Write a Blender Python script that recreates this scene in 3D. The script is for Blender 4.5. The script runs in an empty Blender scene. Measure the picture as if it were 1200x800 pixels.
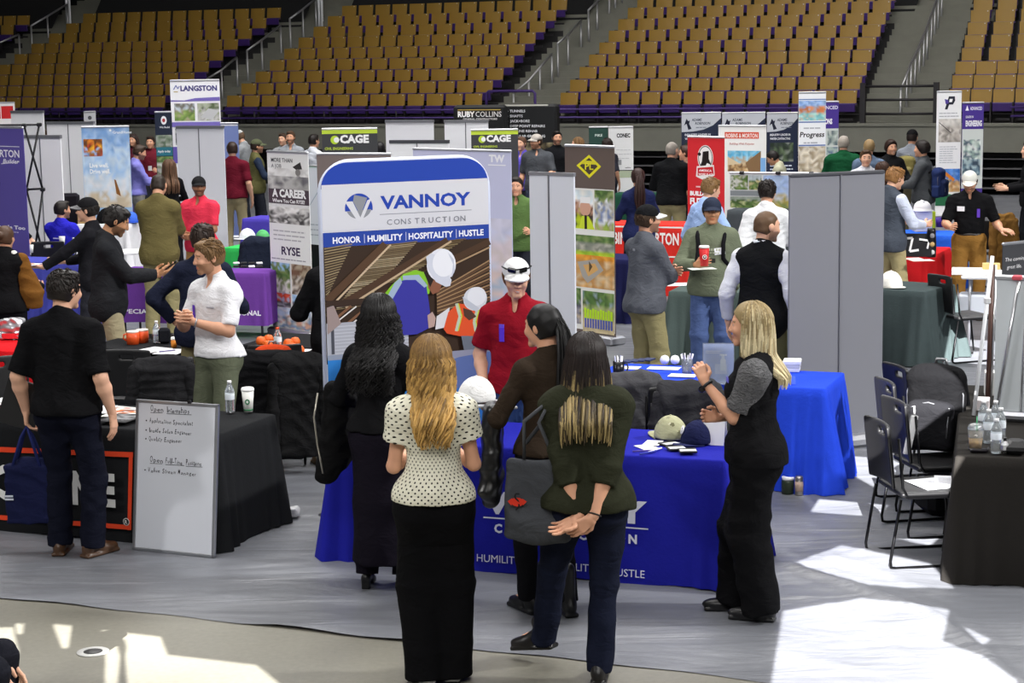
import bpy, math, random
import numpy as np
from mathutils import Vector, Matrix
R = math.radians
SC = bpy.context.scene
COL = SC.collection
# ------------------------------------------------------------------ camera, world, lights, exposure
CAM_H, FOCAL, Y_HOR, ROLL = 3.05, 2200.0, 72.0, 0.016
PITCH = math.atan((400 - Y_HOR) / FOCAL)
_f = Vector((0, math.cos(PITCH), -math.sin(PITCH)))
_r0, _u0 = Vector((1, 0, 0)), Vector((0, math.sin(PITCH), math.cos(PITCH)))
_r = _r0 * math.cos(ROLL) - _u0 * math.sin(ROLL)
_u = _r0 * math.sin(ROLL) + _u0 * math.cos(ROLL)
CAM = Vector((0, 0, CAM_H))
cd = bpy.data.cameras.new('camera')
cam = bpy.data.objects.new('camera', cd); COL.objects.link(cam)
M = Matrix.Identity(4)
for i in range(3):
    M[i][0], M[i][1], M[i][2], M[i][3] = _r[i], _u[i], -_f[i], CAM[i]
cam.matrix_world = M
cd.sensor_width = 36.0; cd.lens = 36.0 * FOCAL / 1200.0; cd.clip_end = 400
SC.camera = cam
SC.view_settings.view_transform = 'Standard'; SC.view_settings.look = 'None'
SC.view_settings.gamma = 1; SC.view_settings.use_curve_mapping = False
SC.view_settings.exposure = 0.12
w = bpy.data.worlds.new('world'); SC.world = w; w.use_nodes = True
w.node_tree.nodes['Background'].inputs[0].default_value = (0.80, 0.85, 1.0, 1)
w.node_tree.nodes['Background'].inputs[1].default_value = 0.14

def lamp(name, kind, loc, target, energy, color=(1, 1, 1), **kw):
    d = bpy.data.lights.new(name, kind); d.energy = energy; d.color = color
    for k, v in kw.items(): setattr(d, k, v)
    o = bpy.data.objects.new(name, d); COL.objects.link(o)
    o.location = loc
    o.rotation_euler = (Vector(target) - Vector(loc)).to_track_quat('-Z', 'Y').to_euler()
    return o
SUN_DIR = Vector((0.16, 1.0, -0.62)).normalized()
CEIL_Z = 17.0
lamp('sun', 'SUN', (-5, -40, 40), Vector((-5, -40, 40)) + SUN_DIR, 34.0, (1, .98, .95), angle=R(0.05))
lamp('arena_light_near', 'AREA', (0, 12, 16), (0, 13, 0), 1900, (1, .98, .96), shape='RECTANGLE', size=14, size_y=5)
lamp('arena_light_middle', 'AREA', (0, 27, 16), (0, 26, 0), 4800, (1, .98, .96), shape='RECTANGLE', size=22, size_y=5)
lamp('arena_light_far', 'AREA', (6, 36, 15.5), (6, 47, 2), 2300, (1, .97, .92), shape='RECTANGLE', size=30, size_y=4)
lamp('flood_right', 'SPOT', (15, 9, 11), (2.0, 13.5, 0), 11500, (1, .99, .97), spot_size=R(70), spot_blend=.5, shadow_soft_size=.5)
lamp('flood_left', 'SPOT', (-18, 8, 12), (-1, 14, 0), 4200, (1, .98, .95), spot_size=R(80), spot_blend=.5, shadow_soft_size=.5)

lamp('front_fill', 'AREA', (-1, -3, 10.5), (0, 14, .5), 1500, (1, .985, .96), shape='RECTANGLE', size=14, size_y=4)  # broad fill added on the camera side to brighten surfaces facing it

# ------------------------------------------------------------------ pixel -> place
def ray(px, py):
    return (_r * ((px - 600) / FOCAL) + _u * ((400 - py) / FOCAL) + _f)
def gp(px, py, z=0.0):
    d = ray(px, py); t = (z - CAM_H) / d.z
    return CAM + d * t
def at(px, py, Y):
    d = ray(px, py); return CAM + d * (Y / d.y)
def wx(px, Y, z=1.0):
    "world x of picture column px at distance Y and height z"
    y = 400.0
    for _ in range(4):
        p = at(px, y, Y)
        y += (p.z - z) / Y * FOCAL
    return at(px, y, Y).x
def at_ground(px, Y): return Vector((wx(px, Y, 0), Y, 0))

# ------------------------------------------------------------------ colours and materials
def lin(c):
    if isinstance(c, str):
        c = c.lstrip('#')
        if len(c) == 3: c = ''.join(q * 2 for q in c)
        c = c.lstrip('#'); c = [int(c[i:i + 2], 16) / 255 for i in (0, 2, 4)]
    return tuple((v / 12.92 if v <= .04045 else ((v + .055) / 1.055) ** 2.4) for v in c)
MATS = {}
def mat(name, color, rough=.6, metal=0, var=.0, vscale=8, bump=0, bscale=60, stretch=None, spec=.4, alpha=None, trans=0, attr=False, sheen=0, coat=0):
    if name in MATS: return MATS[name]
    m = bpy.data.materials.new(name); m.use_nodes = True
    nt = m.node_tree; b = nt.nodes['Principled BSDF']; N = nt.nodes.new; L = nt.links.new
    c = lin(color)
    b.inputs['Base Color'].default_value = (*c, 1)
    b.inputs['Roughness'].default_value = rough; b.inputs['Metallic'].default_value = metal
    b.inputs['Specular IOR Level'].default_value = spec
    if sheen: b.inputs['Sheen Weight'].default_value = sheen
    if coat: b.inputs['Coat Weight'].default_value = coat
    if trans: b.inputs['Transmission Weight'].default_value = trans
    if alpha is not None: b.inputs['Alpha'].default_value = alpha
    src = None
    tc = N('ShaderNodeTexCoord')
    def noise(scale, det=3):
        n = N('ShaderNodeTexNoise'); n.inputs['Scale'].default_value = scale; n.inputs['Detail'].default_value = det
        if stretch:
            mp = N('ShaderNodeMapping'); mp.inputs['Scale'].default_value = stretch
            L(tc.outputs['Object'], mp.inputs['Vector']); L(mp.outputs[0], n.inputs['Vector'])
        else: L(tc.outputs['Object'], n.inputs['Vector'])
        return n
    if attr:
        a = N('ShaderNodeAttribute'); a.attribute_name = 'col'; src = a.outputs['Color']
        if not var: L(src, b.inputs['Base Color'])
    if var:
        n = noise(vscale); mx = N('ShaderNodeMix'); mx.data_type = 'RGBA'; mx.blend_type = 'MULTIPLY'
        rp = N('ShaderNodeMapRange'); rp.inputs['To Min'].default_value = 1 - var; rp.inputs['To Max'].default_value = 1 + var * .5
        L(n.outputs['Fac'], rp.inputs['Value'])
        mx.inputs['Factor'].default_value = 1
        if src is not None: L(src, mx.inputs['A'])
        else: mx.inputs['A'].default_value = (*c, 1)
        L(rp.outputs[0], mx.inputs['B']); L(mx.outputs['Result'], b.inputs['Base Color'])
    if bump:
        n = noise(bscale, 4); bp = N('ShaderNodeBump'); bp.inputs['Strength'].default_value = bump; bp.inputs['Distance'].default_value = .01
        L(n.outputs['Fac'], bp.inputs['Height']); L(bp.outputs[0], b.inputs['Normal'])
    MATS[name] = m
    return m
def fab(color, name=None): return mat(name or 'fabric_' + str(color).strip('#'), color, .9, var=.10, vscale=14, bump=.25, bscale=55, spec=.08)
def plas(color, rough=.4): return mat('plastic_%s_%d' % (str(color).strip('#'), rough * 100), color, rough, var=.03)
def metl(color='#c8c8cc', rough=.35): return mat('metal_%s_%d' % (color.strip('#'), rough * 100), color, rough, metal=.85)
PRINT = mat('printed_sheet', '#ffffff', .55, attr=True, var=.03, vscale=3, spec=.2)
PAINT = mat('coloured_surface', '#ffffff', .5, attr=True, var=.03, vscale=20)
CLOTHPRINT = mat('printed_cloth', '#ffffff', .85, attr=True, var=.06, vscale=12, bump=.15, bscale=60, spec=.1)

# ------------------------------------------------------------------ objects
def link(name, data, parent=None):
    o = bpy.data.objects.new(name, data); COL.objects.link(o)
    if parent is not None: o.parent = parent
    return o
def tag(o, label=None, cat=None, group=None, kind=None):
    if label: o['label'] = label
    if cat: o['category'] = cat
    if group: o['group'] = group
    if kind: o['kind'] = kind
    return o
def thing(name, label, cat, loc=(0, 0, 0), rz=0, group=None):
    o = bpy.data.objects.new(name, None); COL.objects.link(o); o.empty_display_size = .1
    o.location = loc; o.rotation_euler = (0, 0, rz)
    return tag(o, label, cat, group)
def copy_tree(o, parent=None):
    c = o.copy(); COL.objects.link(c)
    if parent is not None: c.parent = parent
    for ch in [k for k in COL.objects if k.parent == o]: copy_tree(ch, c)
    return c

def text_geo(s, bold=0.0, shear=0.0):
    c = bpy.data.curves.new('t', 'FONT'); c.body = s; c.offset = bold; c.shear = shear; c.resolution_u = 2
    o = bpy.data.objects.new('t', c); COL.objects.link(o)
    dg = bpy.context.evaluated_depsgraph_get(); e = o.evaluated_get(dg); me = e.to_mesh()
    v = np.array([tuple(q.co) for q in me.vertices]) if len(me.vertices) else np.zeros((0, 3))
    f = [tuple(p.vertices) for p in me.polygons]
    e.to_mesh_clear(); bpy.data.objects.remove(o); bpy.data.curves.remove(c)
    return v, f

class MB:
    "collects geometry and builds ONE mesh object"
    def __init__(s): s.v = []; s.f = []; s.m = []; s.c = []; s.sm = []; s.cur = 0; s.col = (1, 1, 1); s.smooth = False
    def set(s, m=None, col=None, smooth=None):
        if m is not None: s.cur = m
        if col is not None: s.col = lin(col)
        if smooth is not None: s.smooth = smooth
        return s
    def add(s, verts, faces):
        n = len(s.v); s.v.extend(tuple(map(float, v)) for v in verts)
        for f in faces:
            s.f.append(tuple(n + int(i) for i in f)); s.m.append(s.cur); s.c.append(s.col); s.sm.append(s.smooth)
        return s
    def box(s, c, size, rz=0, rot=None, bev=0.0):
        x, y, z = (q / 2 for q in size)
        b = min(bev, x * .9, y * .9, z * .9)
        Rm = rot if rot is not None else Matrix.Rotation(rz, 3, 'Z'); c = Vector(c)
        if b <= 0:
            P = [(-x, -y, -z), (x, -y, -z), (x, y, -z), (-x, y, -z), (-x, -y, z), (x, -y, z), (x, y, z), (-x, y, z)]
            F = [(0, 3, 2, 1), (4, 5, 6, 7), (0, 1, 5, 4), (1, 2, 6, 5), (2, 3, 7, 6), (3, 0, 4, 7)]
            return s.add([Rm @ Vector(p) + c for p in P], F)
        P = []; F = []
        def ring(zz, i): 
            xx, yy = x - i, y - i; k = b - i if i < b else 0
            bb = b * .7
            return [(-xx + bb, -yy, zz), (xx - bb, -yy, zz), (xx, -yy + bb, zz), (xx, yy - bb, zz), (xx - bb, yy, zz), (-xx + bb, yy, zz), (-xx, yy - bb, zz), (-xx, -yy + bb, zz)]
        for zz, i in ((-z, b), (-z + b, 0), (z - b, 0), (z, b)): P += ring(zz, i)
        for k in range(3):
            for j in range(8): F.append((k * 8 + j, k * 8 + (j + 1) % 8, k * 8 + 8 + (j + 1) % 8, k * 8 + 8 + j))
        F.append(tuple(reversed(range(8)))); F.append(tuple(range(24, 32)))
        return s.add([Rm @ Vector(p) + c for p in P], F)
    def tube(s, pts, r, n=8, r2=None, cap=True, closed=False):
        pts = [Vector(p) for p in pts]; m = len(pts); V = []; F = []
        t0 = (pts[1] - pts[0]).normalized(); up = Vector((0, 0, 1)) if abs(t0.z) < .9 else Vector((1, 0, 0))
        nx = t0.cross(up).normalized()
        for i, p in enumerate(pts):
            if closed: t = (pts[(i + 1) % m] - pts[i - 1])
            else: t = pts[min(i + 1, m - 1)] - pts[max(i - 1, 0)]
            t.normalize(); nx = (nx - t * nx.dot(t)); nx = nx.normalized() if nx.length > 1e-6 else t.orthogonal().normalized()
            ny = t.cross(nx)
            rr = r if r2 is None else r + (r2 - r) * i / max(1, m - 1)
            if isinstance(r, (list, tuple)): rr = r[i]
            for j in range(n):
                a = 2 * math.pi * j / n; V.append(p + nx * (rr * math.cos(a)) + ny * (rr * math.sin(a)))
        for i in range(m if closed else m - 1):
            for j in range(n):
                a, b2 = i * n + j, i * n + (j + 1) % n; q = (i + 1) % m
                F.append((a, b2, q * n + (j + 1) % n, q * n + j))
        if cap and not closed: F.append(tuple(reversed(range(n)))); F.append(tuple(range((m - 1) * n, m * n)))
        k = s.smooth; s.smooth = True; s.add(V, F); s.smooth = k
        return s
    def lathe(s, prof, c=(0, 0, 0), n=20, rot=None):
        V = []; F = []; c = Vector(c); m = len(prof)
        for r, z in prof:
            for j in range(n):
                a = 2 * math.pi * j / n; p = Vector((r * math.cos(a), r * math.sin(a), z)); V.append((rot @ p if rot is not None else p) + c)
        for i in range(m - 1):
            for j in range(n): F.append((i * n + j, i * n + (j + 1) % n, (i + 1) * n + (j + 1) % n, (i + 1) * n + j))
        if prof[0][0] > 1e-5: F.append(tuple(reversed(range(n))))
        if prof[-1][0] > 1e-5: F.append(tuple(range((m - 1) * n, m * n)))
        k = s.smooth; s.smooth = True; s.add(V, F); s.smooth = k
        return s
    def prism(s, poly, o, u, v, depth):
        "polygon (a,b) in plane o+a*u+b*v, extruded by vector depth"
        o, u, v, d = Vector(o), Vector(u), Vector(v), Vector(depth); n = len(poly)
        V = [o + u * a + v * b for a, b in poly] + [o + u * a + v * b + d for a, b in poly]
        F = [tuple(range(n)), tuple(reversed(range(n, 2 * n)))] + [(i, i + n, (i + 1) % n + n, (i + 1) % n) for i in range(n)]
        return s.add(V, F)
    def build(s, name, mats=None, parent=None):
        me = bpy.data.meshes.new(name); me.from_pydata(s.v, [], s.f); 
        mats = mats if isinstance(mats, (list, tuple)) else [mats or PAINT]
        for m in mats: me.materials.append(m)
        me.polygons.foreach_set('material_index', s.m)
        me.polygons.foreach_set('use_smooth', s.sm)
        a = me.color_attributes.new('col', 'FLOAT_COLOR', 'CORNER')
        cc = np.ones((len(me.loops), 4), np.float32)
        fl = []
        for f_, c_ in zip(s.f, s.c): fl.extend(c_ if isinstance(c_, list) else [c_] * len(f_))
        cc[:, :3] = np.array(fl, np.float32).reshape(-1, 3)
        a.data.foreach_set('color', cc.ravel())
        me.update()
        return link(name, me, parent)

class Canvas:
    "printed artwork on a flat (or shaped) sheet: o = lower left corner, u/v = edge vectors; coordinates 0..W, 0..H"
    def __init__(s, o, u, v, W=1.0, H=1.0, lift=.0012):
        s.o, s.u, s.v = Vector(o), Vector(u), Vector(v); s.W, s.H = W, H
        s.n = s.u.cross(s.v).normalized(); s.k = 0; s.mb = MB(); s.lift = lift; s.warp = None
    def pt(s, a, b, k=None):
        p = s.o + s.u * (a / s.W) + s.v * (b / s.H) + s.n * ((s.k if k is None else k) * s.lift)
        return p + s.warp(a, b) if s.warp else p
    def poly(s, pts, col, layer=True):
        if layer: s.k += 1
        s.mb.set(col=col)
        s.mb.add([s.pt(a, b) for a, b in pts], [tuple(range(len(pts)))]); return s
    def rect(s, x0, y0, x1, y1, col): return s.poly([(x0, y0), (x1, y0), (x1, y1), (x0, y1)], col)
    def circ(s, x, y, r, col, ry=None, n=24, a0=0, a1=360):
        ry = ry or r
        return s.poly([(x + r * math.cos(R(a0 + (a1 - a0) * i / n)), y + ry * math.sin(R(a0 + (a1 - a0) * i / n))) for i in range(n + (a1 - a0 != 360))], col)
    def line(s, pts, wd, col):
        s.k += 1
        for (x0, y0), (x1, y1) in zip(pts, pts[1:]):
            L = math.hypot(x1 - x0, y1 - y0) or 1; nx, ny = -(y1 - y0) / L * wd / 2, (x1 - x0) / L * wd / 2
            s.poly([(x0 + nx, y0 + ny), (x0 - nx, y0 - ny), (x1 - nx, y1 - ny), (x1 + nx, y1 + ny)], col, False)
        return s
    def text(s, t, x, y, w=None, h=None, col='#000000', bold=.02, shear=0, align='l'):
        "fits the text into width w and cap height h, lower left at (x, y)"
        v, f = text_geo(t, bold, shear)
        if not len(v): return s
        s.k += 1
        mn = v.min(0); mx = v.max(0); ref = text_geo('H', bold)[0]; ch = ref[:, 1].max() if len(ref) else 1
        sy = (h / ch) if h else w / (mx[0] - mn[0]); sx = (w / (mx[0] - mn[0])) if w else sy
        wd = (mx[0] - mn[0]) * sx
        if align == 'c': x -= wd / 2
        s.mb.set(col=col)
        s.mb.add([s.pt(x + (a - mn[0]) * sx, y + b * sy) for a, b, _ in v], f)
        return s
    def photo(s, x0, y0, x1, y1, bands, nx=12, ny=9, jit=.10, seed=1):
        "a printed photograph: bands = [(height fraction from the top, colour, ...)] broken up into small patches"
        rnd = random.Random(seed); s.k += 1; hs = [b[0] for b in bands]
        gx = [x0 + (x1 - x0) * min(1, max(0, (i + (rnd.uniform(-.3, .3) if 0 < i < nx else 0)) / nx)) for i in range(nx + 1)]
        C = {}
        for i in range(nx + 1):
            for j in range(ny + 1):
                t = 1 - j / ny + rnd.uniform(-.06, .06)
                cs = bands[-1][1]
                for b in bands:
                    if t <= b[0]: cs = b[1]; break
                c = lin(rnd.choice(cs)); k = 1 + rnd.uniform(-jit, jit) * 2
                C[i, j] = tuple(max(0, min(1, q * k)) for q in c)
        Y = lambda j: y0 + (y1 - y0) * j / ny
        for i in range(nx):
            for j in range(ny):
                n0 = len(s.mb.f); dy = (y1 - y0) / ny * (.25 if 0 < j < ny else 0)
                P = [s.pt(gx[i], Y(j)), s.pt(gx[i + 1], Y(j)), s.pt(gx[i + 1], Y(j + 1)), s.pt(gx[i], Y(j + 1))]
                K = [C[i, j], C[i + 1, j], C[i + 1, j + 1], C[i, j + 1]]
                if rnd.random() < .5: s.mb.add(P, [(0, 1, 2), (0, 2, 3)]); s.mb.c[n0:] = [[K[0], K[1], K[2]], [K[0], K[2], K[3]]]
                else: s.mb.add(P, [(0, 1, 3), (1, 2, 3)]); s.mb.c[n0:] = [[K[0], K[1], K[3]], [K[1], K[2], K[3]]]
        return s
    def lines_of_text(s, x0, x1, ys, h, col, seed=3, ragged=.3):
        "rows of print too small to read: short bars"
        rnd = random.Random(seed); s.k += 1
        for y in ys:
            x = x0; e = x1 - rnd.uniform(0, ragged) * (x1 - x0)
            while x < e:
                wd = rnd.uniform(2, 6) * h
                s.poly([(x, y), (min(e, x + wd), y), (min(e, x + wd), y + h), (x, y + h)], col, False); x += wd + h * .6
        return s
    def build(s, name, parent=None, m=None): return s.mb.build(name, m or PRINT, parent)
# ------------------------------------------------------------------ floor, unseen ceiling with openings added to shape the sun patches
PHI = R(-24.1)
DV = Vector((math.cos(PHI), math.sin(PHI), 0)); NV = Vector((-math.sin(PHI), math.cos(PHI), 0))   # along the stands, and back into them
def floor_mat():
    m = bpy.data.materials.new('concrete_floor'); m.use_nodes = True; nt = m.node_tree; N = nt.nodes.new; L = nt.links.new
    b = nt.nodes['Principled BSDF']; tc = N('ShaderNodeTexCoord')
    n = N('ShaderNodeTexNoise'); n.inputs['Scale'].default_value = .8; n.inputs['Detail'].default_value = 8; L(tc.outputs['Object'], n.inputs['Vector'])
    n2 = N('ShaderNodeTexNoise'); n2.inputs['Scale'].default_value = 30; n2.inputs['Detail'].default_value = 4; L(tc.outputs['Object'], n2.inputs['Vector'])
    cr = N('ShaderNodeValToRGB'); cr.color_ramp.elements[0].color = (*lin('#626058'), 1); cr.color_ramp.elements[1].color = (*lin('#7f7c70'), 1)
    cr.color_ramp.elements[0].position = .3; cr.color_ramp.elements[1].position = .7
    ad = N('ShaderNodeMath'); ad.operation = 'MULTIPLY_ADD'; ad.inputs[1].default_value = .35; L(n2.outputs['Fac'], ad.inputs[0])
    sc = N('ShaderNodeMath'); sc.operation = 'MULTIPLY'; sc.inputs[1].default_value = .65; L(n.outputs['Fac'], sc.inputs[0]); L(sc.outputs[0], ad.inputs[2])
    L(ad.outputs[0], cr.inputs[0]); L(cr.outputs[0], b.inputs['Base Color']); b.inputs['Roughness'].default_value = .42
    return m
def cover_mat():
    m = bpy.data.materials.new('grey_floor_covering'); m.use_nodes = True; nt = m.node_tree; N = nt.nodes.new; L = nt.links.new
    b = nt.nodes['Principled BSDF']; tc = N('ShaderNodeTexCoord')
    n = N('ShaderNodeTexNoise'); n.inputs['Scale'].default_value = 1.1; n.inputs['Detail'].default_value = 6; n.inputs['Distortion'].default_value = .5; L(tc.outputs['Object'], n.inputs['Vector'])
    cr = N('ShaderNodeValToRGB'); cr.color_ramp.elements[0].color = (*lin('#5d5f65'), 1); cr.color_ramp.elements[1].color = (*lin('#6e7076'), 1)
    cr.color_ramp.elements[0].position = .35; cr.color_ramp.elements[1].position = .65
    L(n.outputs['Fac'], cr.inputs[0]); L(cr.outputs[0], b.inputs['Base Color'])
    mp = N('ShaderNodeMapping'); mp.inputs['Scale'].default_value = (.5, 2.2, 1); mp.inputs['Rotation'].default_value = (0, 0, R(24)); L(tc.outputs['Object'], mp.inputs[0])
    n3 = N('ShaderNodeTexNoise'); n3.inputs['Scale'].default_value = 1.6; n3.inputs['Detail'].default_value = 5; n3.inputs['Distortion'].default_value = 1.2; L(mp.outputs[0], n3.inputs['Vector'])
    bp = N('ShaderNodeBump'); bp.inputs['Strength'].default_value = .35; bp.inputs['Distance'].default_value = .06; L(n3.outputs['Fac'], bp.inputs['Height']); L(bp.outputs[0], b.inputs['Normal'])
    b.inputs['Roughness'].default_value = .42; b.inputs['Specular IOR Level'].default_value = .5
    return m
f = MB().add([(-70, -8, 0), (70, -8, 0), (70, 75, 0), (-70, 75, 0)], [(0, 1, 2, 3)]).build('floor', floor_mat()); tag(f, kind='structure')
# grey protective sheet over the floor: gridded so that its creases are real folds
edge = [gp(-60, 692), gp(0, 701), gp(150, 716), gp(320, 735), gp(470, 752), gp(600, 766), gp(740, 781), gp(860, 795), gp(1000, 812), gp(1320, 850)]
FOLDS = [([(915, 672), (985, 655), (1040, 640), (1090, 628)], .020, .05), ([(915, 664), (1000, 688), (1090, 722), (1150, 765), (1190, 800)], .028, .05),
         ([(925, 650), (1010, 662), (1075, 690), (1140, 700)], .014, .04), ([(940, 700), (1010, 720), (1060, 770)], .012, .05), ([(1000, 640), (1060, 655), (1130, 668), (1200, 690)], .012, .04),
         ([(320, 735), (430, 742), (470, 752)], .012, .04), ([(330, 690), (400, 735)], .008, .05), ([(350, 600), (372, 610), (440, 700)], .006, .04), ([(0, 684), (90, 700)], .008, .06),
         ([(1030, 690), (1075, 705), (1110, 740)], .010, .03), ([(1050, 655), (1085, 700)], .010, .03), ([(960, 660), (1020, 700), (1085, 712)], .010, .03), ([(1060, 480), (1110, 500)], .012, .04),
         ([(1130, 440), (1180, 455)], .015, .05), ([(1040, 462), (1130, 470)], .012, .05), ([(900, 760), (1020, 790)], .008, .05)]
def sheet():
    mb = MB(); xs = []; x = -22.0
    while x < 22: xs.append(x); x += .05 if 1.2 < x < 4.4 else (.12 if -4 < x <= 1.2 else 1.0)
    V = []; F = []
    ts = [0.0]
    while ts[-1] < 7: ts.append(ts[-1] + .05)
    while ts[-1] < 62: ts.append(ts[-1] + 1.2)
    ex = [p.x for p in edge]; ey = [p.y for p in edge]
    rows = len(ts)
    X, T = np.meshgrid(xs, ts, indexing='ij')
    Y = np.interp(xs, ex, ey)[:, None] + T + .012 * np.sin(X * 9)
    Z = np.full_like(X, .004) + .0015 * np.sin(X * 3.1 + Y * 2.3) + .0015 * np.sin(Y * 5.7 - X * 1.9) + .002
    for pl, h, wd in FOLDS:
        P = [gp(*q) for q in pl]; D = np.full_like(X, 9.)
        for a, b in zip(P, P[1:]):
            dx, dy = b.x - a.x, b.y - a.y; L2 = dx * dx + dy * dy
            t = np.clip(((X - a.x) * dx + (Y - a.y) * dy) / L2, 0, 1)
            D = np.minimum(D, np.hypot(X - a.x - t * dx, Y - a.y - t * dy))
        Z += h * np.exp(-(D / wd) ** 2) + h * .35 * np.exp(-((D - wd * 2.6) / wd) ** 2)
    n = len(ts)
    V = np.stack([X, Y, Z], -1).reshape(-1, 3)
    i, j = np.meshgrid(range(len(xs) - 1), range(n - 1), indexing='ij'); a = (i * n + j).ravel()
    F = np.stack([a, a + n, a + n + 1, a + 1], -1)
    mb.set(smooth=True).add(V, F.tolist())
    return mb.build('floor_covering', cover_mat())
tag(sheet(), kind='structure')
SHEET_Z = .006

def back_to_ceiling(px, py):
    p = gp(px, py); t = (CEIL_Z - p.z) / SUN_DIR.z
    q = p + SUN_DIR * t
    return (q.x, q.y)
HOLES = [[(119, 738), (188, 746), (196, 767), (300, 779), (330, 803), (150, 803), (147, 770), (149, 758), (147, 750), (142, 747.5), (138, 750), (137, 758), (140.5, 770), (137, 803), (123, 803), (124, 762)],  # wanted sun patch outlines; the first has a person-shaped shadow notch cut in
         [(62, 731), (84, 733), (80, 759), (73, 759)], [(-6, 735), (15, 735), (22, 765), (10, 775), (-6, 772)], [(17.5, 730), (28, 731), (26, 743), (20, 742)],
         [(918, 716), (1010, 702), (1112, 716), (1104, 752), (1150, 770), (1190, 800), (1196, 812), (902, 812)], [(985, 640), (1090, 662), (1118, 690), (1060, 690), (1010, 686), (930, 662)], [(1128, 735), (1160, 750), (1150, 758)],
         [(1040, 450), (1135, 456), (1122, 482), (1046, 480)], [(1112, 398), (1190, 400), (1190, 430), (1106, 424)], [(1000, 535), (1060, 540), (1120, 562), (1040, 580), (1004, 560)], [(960, 585), (1040, 592), (1030, 606), (950, 600)], [(1050, 615), (1110, 622), (1090, 640), (1046, 632)]]
def ceiling():  # out of view; masks the sun except through made-up, patch-shaped openings
    import bmesh
    from mathutils.geometry import tessellate_polygon
    outer = [Vector((-80, -80, 0)), Vector((80, -80, 0)), Vector((80, 90, 0)), Vector((-80, 90, 0))]
    loops = [outer] + [[Vector((*back_to_ceiling(*q), 0)) for q in h] for h in HOLES]
    tris = tessellate_polygon(loops); pts = [p for l in loops for p in l]
    mb = MB().set(col='#3a3a3c').add([(p.x, p.y, CEIL_Z) for p in pts], tris)
    return tag(mb.build('ceiling', mat('dark_roof_deck', '#3a3a3c', .9)), kind='structure')
ceiling()

# ------------------------------------------------------------------ the grandstand
A0 = at(1150, 149, 41.0); A0 = Vector((A0.x, A0.y, 0))            # a point of the front wall line
CONC = mat('stand_concrete', '#65655d', .85, var=.18, vscale=3, bump=.1, bscale=20)
DECK = mat('dark_stand_deck', '#1c1b1c', .9); BLACK = mat('black_curtain', '#0b0b0d', .95)
PURP = mat('purple_steel', '#3c2a63', .5, metal=.2); STEEL = metl('#9a9a9c', .45)
RUN, RISE, DECK0, FRONT = .70, .303, 1.42, .75
def L_of(px, off, z):
    "coordinate along the stand of picture column px on the line 'off' behind the wall at height z"
    y = 100.0; o = A0 + NV * off
    for _ in range(5):
        d = ray(px, y); t = (o - CAM).dot(NV) / d.dot(NV); p = CAM + d * t
        y += (p.z - z) / p.y * FOCAL
    return (p - o).dot(DV)
def SP(L, off, z): return A0 + DV * L + NV * off + Vector((0, 0, z))
Rst = Matrix.Rotation(PHI, 3, 'Z')
def sbox(mb, L0, L1, o0, o1, z0, z1): mb.box(SP((L0 + L1) / 2, (o0 + o1) / 2, (z0 + z1) / 2), (L1 - L0, o1 - o0, z1 - z0), rot=Rst)
wl = MB(); sbox(wl, -48, 30, 0, .18, .93, 1.55); sbox(wl, -48, 30, -.03, .22, 1.5, 1.56)
tag(wl.build('wall_stand', CONC), kind='structure')
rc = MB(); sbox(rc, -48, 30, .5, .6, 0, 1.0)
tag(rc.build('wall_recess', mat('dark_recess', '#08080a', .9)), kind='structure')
# folded-away bleacher tiers under the wall
for i in range(4):
    t_ = MB(); sbox(t_, -10, 25, -.05 + .06 * i, .5, .14 + .21 * i, .165 + .21 * i)
    tag(t_.build('trim_%d' % (i + 1), mat('bleacher_edge', '#4a4a4c', .6)), kind='structure')
def row_z(k): return DECK0 + RISE * (k - 1)
def row_o(k): return FRONT + RUN * (k - 1)
SECT = {  # picture columns of the row ends at row 1 and row 9
    'far left': ((-150, 34 - 19 * 8), (-60, 34)), 'left': ((-66, 193), (94.5, 329)), 'centre': ((263, 565), (398, 665)), 'right': ((654, 1005), (744, 1051)), 'far right': ((1111, 1215), (1141, 1225))}
def ends(sec, k):
    (a0, b0), (a1, b1) = SECT[sec]; t = (k - 1) / 8
    z, o = row_z(k) + .7, row_o(k)
    return L_of(a0 + (a1 - a0) * t, o, z), L_of(b0 + (b1 - b0) * t, o, z)
deck = MB()
for sec in SECT:
    for k in range(1, 10):
        l0, l1 = ends(sec, k)
        sbox(deck, l0 - .05, l1 + .05, row_o(k) - .45, row_o(k) + .3, row_z(k) - RISE - .3, row_z(k))
    l0, l1 = ends(sec, 9)
tag(deck.build('floor_stand_tiers', DECK), kind='structure')
order = ['far left', 'left', 'centre', 'right', 'far right']
st = MB()
for a, b in zip(order, order[1:]):
    for k2 in range(0, 34):
        k = 1 + k2 / 2; kk = min(k, 9.0)
        l0 = ends(a, kk)[1] + .05; l1 = ends(b, kk)[0] - .05
        if k > 9: 
            sh = (ends(a, 9)[1] - ends(a, 8)[1]) * (k - 9); l0 += sh - .6; l1 += (ends(b, 9)[0] - ends(b, 8)[0]) * (k - 9) + .6
        o = row_o(k); z = row_z(k)
        sbox(st, l0, l1, o - .45, o + .3, z - .5, z - .002); 
tag(st.build('floor_stairways', CONC), kind='structure')
cu = MB()
for i, sec in enumerate(order):
    l0, l1 = ends(sec, 9); m0 = .2
    p = [SP(l0 - .25, row_o(9.6), row_z(9)), SP(l1 + .25, row_o(9.6), row_z(9)), SP(l1 + 2.6, row_o(16), 13), SP(l0 + 1.6, row_o(16), 13)]
    cu.add(p, [(0, 1, 2, 3)])
sbox(cu, -50, 32, row_o(17), row_o(17) + .1, 3, 15)
tag(cu.build('wall_curtain', BLACK), kind='structure')

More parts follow.
